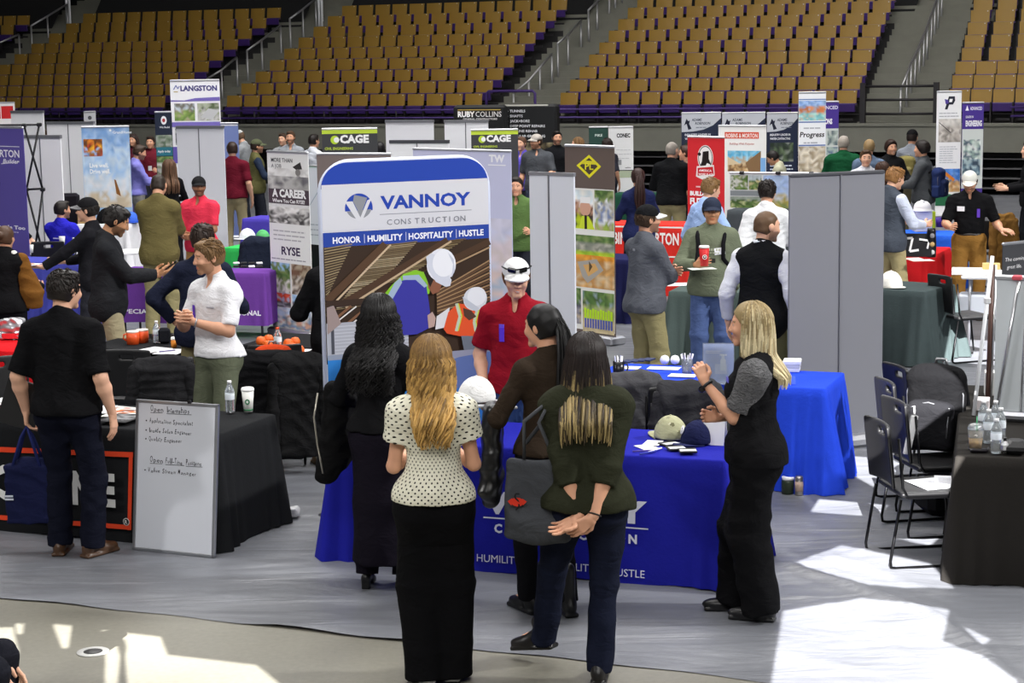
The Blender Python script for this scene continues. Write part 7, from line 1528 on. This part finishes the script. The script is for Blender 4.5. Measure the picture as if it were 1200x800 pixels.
# ---- right background tables
paper('white sheets on the grey-green table', gp(800, 333, .753), .4, .25, .1)
dome_cap('white cap with tan patch on the slate grey table', gp(1044, 336, .753), 200, '#e6e4de', s=1.3)
t = thing('table_sign', 'black and white sign lying on the bright red table', 'sign', gp(1073, 302, .752), R(-10)); MB().set(col='#17181c').box((0, .06, .14), (.36, .02, .28), rot=Matrix.Rotation(R(-25), 3, 'X')).build('board', PRINT, t); cv = Canvas((-.17, -.012, .03), (.34, 0, 0), (0, .10, .22), 100, 60); cv.line([(5, 50), (40, 52), (30, 12), (60, 16)], 7, '#e8e8ea'); cv.line([(62, 48), (95, 44), (88, 20)], 6, '#e8e8ea'); cv.build('print', t)
t = thing('tumbler_tower', 'dark patterned tumbler standing on the bright red table', 'tumbler', gp(1091, 301, .752)); MB().lathe([(.001, 0), (.055, 0), (.06, .1), (.055, .2), (.05, .3), (.045, .33), (.001, .335)], n=18).build('tumbler_body', plas('#15151a', .3), t)
for i, z in enumerate((.06, .15, .25)): MB().lathe([(.001, 0), (.028, 0), (.028, .004), (.001, .004)], (0, -.062 + i * .006, z), n=14, rot=Matrix.Rotation(R(90), 3, 'X')).build('badge', plas(('#d8d8d8', '#c9a86c', '#8a8a90')[i], .5), t)
for i, (px, py, lb) in enumerate(((1067, 303, 'red and white leaflet left on the red table'), (1080, 305, 'white leaflet right on the red table'))): paper(lb, gp(px, py, .754 + .003 * i), .25, .18, .1, '#e9e0dc')
for i, (px, lb) in enumerate(((1089, 'purple cup left of its twin on the far blue table'), (1101, 'purple cup right of its twin on the far blue table'))): cup(lb, gp(px, 266, .752), .13, .045, .055, '#4c2c9c')
hard_hat('white hard hat on a pedestal above the far blue table', Vector((wx(1081, 24.7, 1.1), 24.7, 1.02)), 0); box_thing('pedestal', 'white box under the white hard hat', 'box', Vector((wx(1081, 24.7, 1.1), 24.7, .752)), (.22, .2, .268), '#dfe0e4')
for i, (px, c, lb) in enumerate(((1076, '#5c5e64', 'grey box on the far blue table'), (1082, '#e0842c', 'orange box on the far blue table'), (1091, '#c9e02c', 'lime box on the far blue table'))): box_thing('box', lb, 'box', gp(px, 267, .752), (.10, .08, .22), c)
coat_over('tan coat hung on a chair by the right picture edge', ground(1174, 24.3), 20, '#7c5a2c', w=.30, h=.66, seed=19, ztop=.93); chair('black folding chair under the tan coat', ground(1181, 24.5), 200)
chair('black folding chair seen edge-on left of the white folding table', ground(1130, 18.7), -70)
t = box_thing('paper_stack', 'white paper stack and tray on the white folding table', 'papers', Vector((wx(1148, 19.6, .8), 19.75, .752)), (.5, .3, .05), '#ececea', -.25); box_thing('carton', 'yellow-brown packet on the white folding table', 'box', Vector((wx(1165, 19.6, .85), 19.72, .803)), (.18, .12, .06), '#d2b878', -.2); box_thing('storage_bin', 'pale bin on the lower shelf of the white folding table', 'bin', Vector((wx(1150, 19.7, .4), 19.75, .32)), (.45, .3, .22), '#c9ced8', -.28, bev=.02)
# ---- right edge table goods
T16z = .757
def on16(px, py): return gp(px, py, T16z + .001)
p = on16(1143, 527); t = thing('iced_drink', 'clear domed cup of iced coffee with green straw on the charcoal table', 'cup', p)
MB().lathe([(.001, 0), (.034, 0), (.046, .125), (.044, .125), (.032, .004)], n=20).build('cup_body', GLASSY, t); MB().lathe([(.001, .004), (.033, .004), (.0395, .075), (.001, .075)], n=20).build('coffee', plas('#c9a05c', .4), t); MB().lathe([(.048, .125), (.046, .135), (.036, .155), (.02, .16)], n=20).build('dome_lid', GLASSY, t); m = MB().set(col='#2f8a5a'); m.tube([(0, 0, .02), (.006, 0, .20)], .004, 7); m.build('straw', plas('#2f8a5a', .5), t)
for i, (px, py, lb) in enumerate(((1167, 531, 'water bottle front one right of the iced coffee'), (1158, 519, 'water bottle behind the iced coffee'), (1172, 517, 'water bottle farther back by the white panel'), (1152, 508, 'water bottle farthest back in the cluster'), (1166, 508, 'water bottle against the white panel foot'))): bottle(lb, on16(px, py), .205)
m = MB().set(col='#141018'); m.box((0, 0, .012), (.10, .035, .024), bev=.008); m.tube([(.05, 0, .015), (.06, .1, .012)], .004); m.tube([(-.05, 0, .015), (-.055, .1, .012)], .004); o = m.build('sunglasses', plas('#141018', .25)); o.location = on16(1147, 530); o.rotation_euler = (0, 0, -.2); tag(o, 'dark sunglasses at the foot of the iced coffee', 'sunglasses')
box_thing('carton', 'white and red snack box at the back of the charcoal table', 'box', on16(1150, 479), (.10, .14, .07), '#e4dcdc', -.3); o = box_thing('tissue_box', 'pale box at the back of the charcoal table beside the brown pole', 'box', on16(1164, 462), (.12, .12, .16), '#e2e2e0', -.2)
p = on16(1190, 531); t = thing('stand_weight', 'black and silver foot of the white panel on the charcoal table', 'stand foot', p, R(-14)); MB().box((0, 0, .04), (.14, .16, .08), bev=.03).build('foot_body', PBLACK, t); MB().box((-.06, 0, .045), (.05, .15, .07), bev=.02).build('silver_end', metl('#c9cacc', .35), t)
# white panel back with rods standing on that table
YB = 11.7; a = at(1168, 325, YB); t = thing('rollup_display', 'white roll-up panel seen from behind with thin support rod at right edge', 'banner', Vector((a.x, YB, T16z + .001)), R(-24)); hh = at(1168, 325, YB).z - T16z
MB().box((.42, 0, hh / 2 + .02), (.84, .008, hh - .04)).build('banner_sheet', mat('panel_white_9', '#c3c9cc', .5), t); MB().box((.42, 0, hh), (.86, .03, .035), bev=.01).build('top_rail', metl('#b9bbc0', .4), t); MB().box((.42, .0, .03), (.86, .12, .06), bev=.02).build('base', metl('#a0a1a6', .4), t)
m = MB(); m.tube([(.02, -.03, .05), (.14, -.03, hh - .02)], .010); m.tube([(.17, -.02, .05), (.19, -.02, hh)], .007); m.build('support_rod', metl('#d2d3d6', .3), t); MB().set(col='#c8505c').box((.13, -.02, hh + .004), (.06, .05, .03), bev=.006).build('red_clip', PAINT, t)
c = banner('dark_banner', 'dark grey banner with white lettering behind the white panel at right edge', 1175, 1226, 287, 18.6, 19.0, col='#3a3b3f', zb=.75, kind='table'); c.text('The coming', 1178, 307, 24, 4.6, '#d8d8da', bold=.0, shear=.15); c.text('great life.', 1180, 316, 17, 4.6, '#d8d8da', bold=0, shear=.15); art(c)
p = gp(1141, 487, T16z); q = at(1163, 300, p.y + .25); t = thing('white_pole', 'slanting white pole with silver tip behind the bottles', 'pole', p); m = MB(); m.tube([(0, 0, .002), (q - p)], .013); m.build('tube', mat('white_paint', '#d4d6da', .5), t); MB().box((q - p) * .72, (.04, .04, .05), bev=.01).build('clamp', plas('#d8d8da', .4), t)
p = gp(1157, 475, T16z); q = at(1163.5, 310, p.y + .05); t = thing('brown_pole', 'upright brown and silver pole right of the white one', 'pole', p); m = MB(); m.tube([(0, 0, .002), (q - p)], .016); m.build('tube', plas('#5a4038', .45), t); m = MB(); m.tube([Vector((.02, -.01, .002)), (q - p) + Vector((.02, -.01, 0))], .007); m.build('silver_rod', metl('#c9cacc', .3), t)
# chairs with the black backpack at the right
for px, Y, yw, lb in ((1062, 11.15, -82, 'black folding chair nearest us with papers on its seat, right side'), (1078, 11.85, -80, 'black folding chair with a white strap, second in the row at right'), (1066, 12.55, -84, 'black folding chair third in the row at right'), (1074, 13.2, -78, 'black folding chair farthest in the row at right')):
    chair(lb, ground(px + 19, Y), yw)
for i, (dx, dy, rz, lb) in enumerate(((-.02, .0, .3, 'white printed sheet on the nearest right-hand chair, left one'), (.12, .05, -.2, 'white printed sheet on the nearest right-hand chair, right one'))): 
    q = ground(1095, 11.15) + Vector((dx, dy, .467 + .003 * i)); t = thing('paper_sheet', lb, 'paper', q, rz); MB().set(col='#e4e6ec').box((0, 0, .001), (.21, .28, .002)).build('sheet', PRINT, t); cv = Canvas((-.09, -.12, .0022), (.18, 0, 0), (0, .24, 0), 1, 1); cv.lines_of_text(.05, .95, [.15 + .1 * k for k in range(7)], .02, '#8a8c94'); cv.build('print', t)
backpack('bulging black backpack with grey handle on the right-hand chairs', ground(1097, 12.1) + Vector((0, 0, .47)), 148, '#0f0f11', '#1c1c1f', s=1.22)
m = MB().set(col='#dcdcde'); m.box((0, 0, -.13), (.05, .012, .26), bev=.01); m.tube([(0, 0, 0), (.0, .03, .05), (.0, .07, .03)], .006); o = m.build('white_strap', PAINT); o.location = ground(1071, 11.62) + Vector((0, 0, .80)); o.rotation_euler = (R(8), R(8), .2); tag(o, 'white strap hanging on the second right-hand chair', 'strap')
box_thing('duffel_bag', 'black duffel lying under the right-hand chairs', 'bag', ground(1108, 12.3) + Vector((0, 0, .0)), (.34, .3, .26), '#18181a', .2, m=fab('#18181a'), bev=.06)
# loose marks on the floor
o = MB().set(col='#c9c9c6').lathe([(.001, 0), (.085, 0), (.085, .004), (.001, .004)], n=26).build('floor_plate', PAINT); o.location = gp(109, 764) + Vector((0, 0, .001)); tag(o, 'round pale floor plate on bare concrete, lower left', 'floor plate'); MB().set(col='#3a3a3a').lathe([(.001, .0042), (.05, .0042), (.05, .005), (.001, .005)], n=20).build('dark_centre', PAINT, o)
for px, py, w_, d_, rz, col, lb in ((1072, 424, .5, .28, .1, '#8a1c24', 'dark red tape patch on the floor by the slate cloth'), (1082, 392, .5, .22, .15, '#b88088', 'pale red tape patch on the floor by the red table')):
    o = box_thing('tape_patch', lb, 'tape', gp(px, py) + Vector((0, 0, .012)), (w_, d_, .002), col, rz)
fd = Field(); fd.box((0, 0, .035), (.10, .06, .035), None, .02, .02); fd.rip(.014, folds(4, 2.2)); v, f = fd.mesh(.008); o = mesh_obj('crumpled_bag', [(v, f, np.array(lin('#c4c5c8')), 0)], [PAINT]); o.location = gp(326, 605) + Vector((.05, -.05, .01)); tag(o, 'crumpled pale plastic bag on the floor by the black table corner', 'bag')

chair('black folding chair under the seated person at the bottom left corner', Vector((P2['root'].location.x, P2['root'].location.y, SHEET_Z)), -84)
# ------------------------------------------------------------------ things worn or carried
def hand_pt(J, side):
    sh, el_, wr, hd, pn, cu, sd = J['arms'][0 if side == 'L' else 1]; return to_world(J, wr + hd * .085 * J['s'] + pn * .028 * J['s']), el_, wr, hd, pn
def yaw_of(J): return J['root'].rotation_euler.z
def wcol(c): return np.array(lin(c))
# crimson polo: ribbon, sunglasses on the cap, cap lettering
J = M1; patch(J, 'ribbon', .075, .33, .035, .095, '#5c34d4'); patch(J, 'ribbon_badge', .075, .385, .035, .02, '#6a4ad0')
for sx in (-1, 1): MB().set(col='#101012').box(J['HP'](sx * .036, .105, .083), (.056, .012, .034), rot=Matrix([list(r) for r in J['Hm']]) @ Matrix.Rotation(R(-20), 3, 'X') @ Matrix.Rotation(R(-sx * 22), 3, 'Z'), bev=.008).build('sunglasses_lens', plas('#101012', .15), J['root'])
m = MB().set(col='#101012'); m.tube([Vector(J['HP'](*q)) for q in ((-.093, .02, .085), (-.07, .085, .088), (0, .115, .09), (.07, .085, .088), (.093, .02, .085))], .0055, 7); m.build('sunglasses_frame', plas('#101012', .3), J['root'])
# black shoes of the curly-haired person: block heels
for i, (hip, kn, ank, fy) in enumerate(W1['legs']):
    g0 = V3(ank[0], ank[1], 0); r_ = rotm('Z', fy); Q = lambda a, b, c: g0 + r_ @ V3(a, b, c)
    fd = Field(); fd.box(Q(0, -.035, .035), (.024, .022, .035), r_, .006, .004); fd.rc(Q(0, -.04, .075), Q(0, .05, .05), .024, .03, .02); fd.rc(Q(0, .05, .045), Q(0, .13, .018), .03, .026, .02); fd.cut((0, 0, .001), (0, 0, -1)); v, f = fd.mesh(.006); mesh_obj('heeled_sandal', [(v, f, wcol('#0f0f11'), 0)], [LEATH], W1['root'])
# olive jacket: grey tote on the left shoulder with a red emblem
J = W4; rt = J['root']
def carried(name, label, cat, J, fd, col, res=.009, m=CLOTH):
    t = thing(name, label, cat, Vector(J['root'].location), yaw_of(J)); v, f = fd.mesh(res); mesh_obj('bag_body', [(v, f, wcol(col), 0)], [m], t); return t
fd = Field(); q = J['P'] + V3(-.235, -.06, .0); Rr = rotm('Z', 18) @ rotm('Y', 3)
fd.box(q, (.035, .165, .20), Rr @ rotm('Z', 62), .03, .03); fd.el(q + V3(0, 0, -.12), (.06, .13, .10), Rr @ rotm('Z', 62), .05); fd.rip(.010, folds(21, 1.1))
tt = carried('tote_bag', 'grey canvas tote with red and black emblem on the olive jacket shoulder', 'bag', J, fd, '#414347')
m = MB(); s0 = J['TB'](-.10, -.02, .53)
for dx in (-.05, .05):
    b_ = q + Rr @ rotm('Z', 62) @ V3(0, dx * 1.6, .19); m.tube([b_, b_ * .45 + s0 * .55 + V3(-.10, -.075, .02), J['TB'](-.155, -.06, .50), J['TB'](-.13, .02, .525), J['TB'](-.155, .09, .42), b_ + V3(0, .10, .06)], .010, 6)
m.build('strap', fab('#4a4c50'), tt)
cc = Rr @ rotm('Z', 62); nx_ = cc @ V3(-1, 0, 0); nx_ = nx_ if nx_[1] < 0 else -nx_; ux = np.cross(V3(0, 0, 1), nx_); ux = -ux if ux[0] < 0 else ux
cv = Canvas(Vector(q + nx_ * .070 - ux * .15 - V3(0, 0, .06)), Vector(ux * .12), (0, 0, .12), 100, 100, lift=.0006); cv.circ(50, 50, 26, '#c8321f', 18); cv.poly([(10, 52), (30, 66), (26, 34)], '#c8321f'); cv.poly([(90, 54), (70, 66), (74, 36)], '#c8321f'); cv.line([(60, 84), (44, 84), (40, 70), (56, 52), (58, 34), (44, 16)], 7, '#1a1a1c'); cv.line([(38, 60), (60, 44)], 7, '#c8321f'); cv.build('emblem', tt)
MB().set(col='#c9cc9c').box(q + ux * .155 + nx_ * .03 + V3(0, 0, .03), (.012, .006, .05)).build('care_tag', PAINT, tt)
# hair tie on the wrist of the same person
sh, el_, wr, hd, pn, cu, sd = J['arms'][1]; m = MB().set(col='#151212'); a_ = nrm(wr - el_); x_ = nrm(np.cross(a_, V3(0, 0, 1) if abs(a_[2]) < .9 else V3(1, 0, 0))); y_ = np.cross(a_, x_); m.tube([Vector(wr - a_ * .01 + (x_ * math.cos(k * .5236) + y_ * math.sin(k * .5236)) * .031) for k in range(12)], .004, 6, closed=True); m.build('hair_tie', PAINT, rt)
# ponytailed person: grey folder with a white cap on it, black leather jacket over the arm
J = W3; sh, el_, wr, hd, pn, cu, sd = J['arms'][0]; wp = to_world(J, wr + hd * .09)
t = thing('folder', 'grey folder held out by the ponytailed person', 'folder', wp + Vector((-.05, .02, .03)), R(20)); MB().set(col='#a9aaae').box((0, 0, .008), (.36, .24, .016), bev=.004, rot=Matrix.Rotation(R(6), 3, 'Y')).build('cover', PAINT, t)
dome_cap('white cap resting on the grey folder', wp + Vector((-.07, .02, .055)), 100, '#e4e4e4', s=1.1)
t = thing('leather_jacket', 'black leather jacket draped over the forearm of the ponytailed person', 'jacket', Vector(J['root'].location), yaw_of(J)); fd = Field(); md = el_ * .45 + wr * .55
for k in range(5): a = el_ + (wr - el_) * (.15 + .2 * k) + V3(-.02, 0, 0); fd.rc(a + V3(0, 0, .035), a + V3(-.035 + .008 * k, 0, -.40 - .05 * math.sin(k * 1.7)), .045, .055, .05)
fd.rip(.016, folds(31, 1.3)); v, f = fd.mesh(.009); mesh_obj('jacket_body', [(v, f, wcol('#141415'), 0)], [mat('black_leather', '#151516', .32, var=.1, vscale=20, spec=.5)], t); MB().box(md + V3(-.06, 0, -.47), (.025, .008, .05), bev=.003).build('buckle', metl('#c9c9cc', .25), t)
# curly-haired person: dark coat over the left forearm
J = W1; sh, el_, wr, hd, pn, cu, sd = J['arms'][0]; t = thing('coat', 'black coat with pale zip edge carried over the arm of the curly-haired person', 'jacket', Vector(J['root'].location), yaw_of(J)); fd = Field()
for k in range(5): a = el_ + (wr - el_) * (.05 + .2 * k) + V3(-.03, 0, 0); fd.rc(a + V3(0, 0, .04), a + V3(-.06, -.02, -.46 + .04 * k), .05, .06, .05)
fd.rip(.014, folds(37, 1.2)); v, f = fd.mesh(.01); mesh_obj('coat_body', [(v, f, wcol('#131314'), 0)], [CLOTH], t); m = MB().set(col='#a9a496'); b_ = el_ + V3(-.10, -.05, .03); m.tube([b_, b_ + V3(-.02, -.02, -.14), b_ + V3(.0, -.03, -.30), b_ + V3(.03, -.03, -.47)], .006, 6); m.build('zip_edge', metl('#b5b0a4', .4), t)
# blonde person: watch, name badge
J = W5; sh, el_, wr, hd, pn, cu, sd = J['arms'][0]; a_ = nrm(wr - el_); x_ = nrm(np.cross(a_, V3(0, 0, 1))); y_ = np.cross(a_, x_); m = MB(); m.tube([Vector(wr - a_ * .02 + (x_ * math.cos(k * .5236) + y_ * math.sin(k * .5236)) * .030) for k in range(12)], .0085, 8, closed=True); m.build('watch_strap', plas('#17171a', .5), J['root'])
ou = nrm(-pn + V3(-.5, 0, 0)); MB().box(Vector(wr - a_ * .02 + nrm(np.cross(a_, pn)) * .033), (.036, .036, .036), rot=Matrix([list(r) for r in np.stack([x_, y_, a_], 1)]), bev=.009).build('watch_face', plas('#101014', .12), J['root'])
patch(J, 'name_badge', -.09, .40, .075, .028, '#6a6ad8')
# left black polo: folder under the arm, navy tote in the hand
J = P1; hp_, el_, wr, hd, pn = hand_pt(J, 'L')
t = thing('folder', 'black portfolio held against the hip by the person in black polo', 'folder', hp_ + Vector((-.03, -.03, .06)), R(4)); MB().box((-.03, .03, .06), (.24, .022, .30), rot=Matrix.Rotation(R(18), 3, 'Y'), bev=.006).build('cover', PBLACK, t)
t = thing('tote_bag', 'navy shopping tote hanging from the hand of the person in black polo', 'bag', hp_ + Vector((-.03, -.03, -.02)), R(-6)); fd = Field(); fd.box((0, 0, -.43), (.15, .05, .19), None, .015, .02); fd.el((.02, 0, -.25), (.12, .05, .06), None, .04); fd.rip(.011, folds(41, 1.2)); v, f = fd.mesh(.009); mesh_obj('bag_body', [(v, f, wcol('#191d3c'), 0)], [CLOTH], t)
m = MB()
for y in (-.04, .04): m.tube([(-.09, y, -.25), (-.03, y * .5, -.06), (0, 0, .0), (.03, y * .5, -.06), (.09, y, -.25)], .010, 6)
m.build('handle', fab('#232a5c'), t); cv = Canvas((-.14, -.066, -.47), (.06, 0, 0), (0, 0, .05), 1, 1); cv.lines_of_text(0, 1, (.2, .6), .25, '#c8ccd8'); cv.build('print', t)
# white polo: ribbon, watch, chest print, sleeve mark
J = P3; patch(J, 'ribbon', .105, .30, .032, .10, '#5a2cb4'); patch(J, 'chest_print', -.085, .345, .07, .010, '#a9acb8', th=.002)
for side in (0, 1):
    sh, el_, wr, hd, pn, cu, sd = J['arms'][side]
    if side == 0: a_ = nrm(wr - el_); x_ = nrm(np.cross(a_, V3(0, 0, 1))); y_ = np.cross(a_, x_); m = MB(); m.tube([Vector(wr - a_ * .02 + (x_ * math.cos(k * .5236) + y_ * math.sin(k * .5236)) * .031) for k in range(12)], .007, 8, closed=True); m.build('watch_strap', metl('#a9aab0', .3), J['root'])
# phone, paper, cup and card in hands
J = P5; hp_, el_, wr, hd, pn = hand_pt(J, 'R'); o = MB().set(col='#101012').box((0, 0, 0), (.072, .15, .010), bev=.004).build('phone', plas('#101014', .2)); o.location = hp_ + Vector((.03, 0, .03)); o.rotation_euler = (R(35), 0, yaw_of(J)); tag(o, 'black phone in the hands of the person in charcoal quarter-zip', 'phone')
J = P6; hp_, *_ = hand_pt(J, 'L'); paper('white paper sheet held out by the person in the black cap', hp_ + Vector((-.08, 0, .0)), .2, .26, 1.2, '#ece4ec')
J = P34; hp_, *_ = hand_pt(J, 'R'); c_ = cup('red paper cup with white lid held by the person in sage sweatshirt', hp_ + Vector((.0, -.035, -.02)), .165, .036, .046, '#c81c1f', '#e4dcd8', 'paper_cup'); cv = Canvas((-.022, -.046, .06), (.044, 0, 0), (0, 0, .044), 1, 1); cv.circ(.5, .5, .5, '#ece6e2'); cv.circ(.5, .5, .36, '#4a2420'); cv.circ(.5, .55, .16, '#ece6e2'); cv.build('emblem', c_)
paper('pale card held under the red cup', hp_ + Vector((-.02, -.03, -.05)), .24, .15, .2, '#d8e0d8', 'card', th=.003, cat='card')
patch(J, 'name_sticker', -.085, .33, .10, .062, '#e6e8f0', rz=.1)
cv_n = 0
for i, (x, z, w_, hh) in enumerate(((.0, .345, .22, .022), (.0, .315, .16, .012))):
    for k in range(int(w_ / .022)): patch(J, 'chest_lettering', -w_ / 2 + .022 * k + .01, z - .5 * (-w_ / 2 + .022 * k) ** 2, .014, hh, '#a9b098', th=.002)
patch(J, 'paw_print', -.02, .245, .05, .04, '#20221e', th=.002)
m = MB()
for sx in (-1, 1):
    pts = [J['TB'](sx * .11, -.09, .46), J['TB'](sx * .115, -.0, .53), J['TB'](sx * .115, .09, .46)] + [on_front(J, sx * .115, z) for z in (.40, .33, .26)] + [J['TB'](sx * .17, .06, .16)]
    mm_ = MB(); mm_.tube([Vector(p_) for p_ in pts], .021, 7); mm_.build('pack_strap', fab('#17181a', 'black_webbing'), J['root'])
def worn_pack(J, label, col, col2=None, s=1.0):
    b_ = to_world(J, J['P'] + V3(0, -.235 * J['s'], -.02)); t = backpack(label, b_, math.degrees(yaw_of(J)) + 180, col, col2, s=s); return t
worn_pack(P42, 'olive backpack worn by the person in the black cap', '#7d7446', '#8a8054', .95); worn_pack(P43, 'navy blue backpack worn by the person in grey jacket', '#27335c', '#1f2848', .95); worn_pack(P34, 'black backpack worn by the person in sage sweatshirt', '#151517', s=.9)
# badges and stickers
patch(P45, 'name_sticker', .10, .36, .085, .055, '#e8e6ec'); patch(P45, 'ribbon', -.10, .31, .035, .10, '#5a32b0'); patch(P14, 'lanyard_badge', 0, .2, .07, .09, '#c9ccd0'); patch(P9, 'back_print', 0, .33, .10, .016, '#b9b8e4', -1); patch(P32, 'cap_mark', 0, .44, .03, .02, '#8a8c94', -1)
m = MB().set(col='#151517'); J = P6
for sx in (-1, 1): mm_ = MB().set(col='#151517'); mm_.tube([Vector(J['HP'](sx * .031 + .022 * math.cos(k * .6283), .104, .010 + .018 * math.sin(k * .6283))) for k in range(10)], .003, 6, closed=True); mm_.build('glasses_rim', plas('#151517', .3), J['root'])
# brown coat with white lining over the shoulder of the person with the bun
t = thing('coat', 'brown suede coat with white lining over the shoulder of the person with the bun', 'jacket', Vector(P11['root'].location), yaw_of(P11)); fd = Field(); fd.rc((.16, .0, 1.29), (.22, .05, 1.0), .07, .10, .05); fd.rc((.23, .05, 1.0), (.22, .06, .85), .10, .09, .05, flat=True); fd.rip(.014, folds(51)); v, f = fd.mesh(.012); mesh_obj('coat_body', [(v, f, wcol('#6f4a20'), 0)], [CLOTH], t); fd = Field(); fd.rc((.10, -.03, 1.36), (.15, -.05, 1.24), .035, .028, .03); fd.rip(.008, folds(53)); v, f = fd.mesh(.011); mesh_obj('lining', [(v, f, wcol('#dcdad6'), 0)], [CLOTH], t)
m = MB().set(col='#b02028'); m.tube([Vector(P11['TB'](.07 * math.cos(k * .5236), -.01 + .07 * math.sin(k * .5236), .555)) for k in range(12)], .012, 7, closed=True); m.build('red_collar', PAINT, P11['root'])
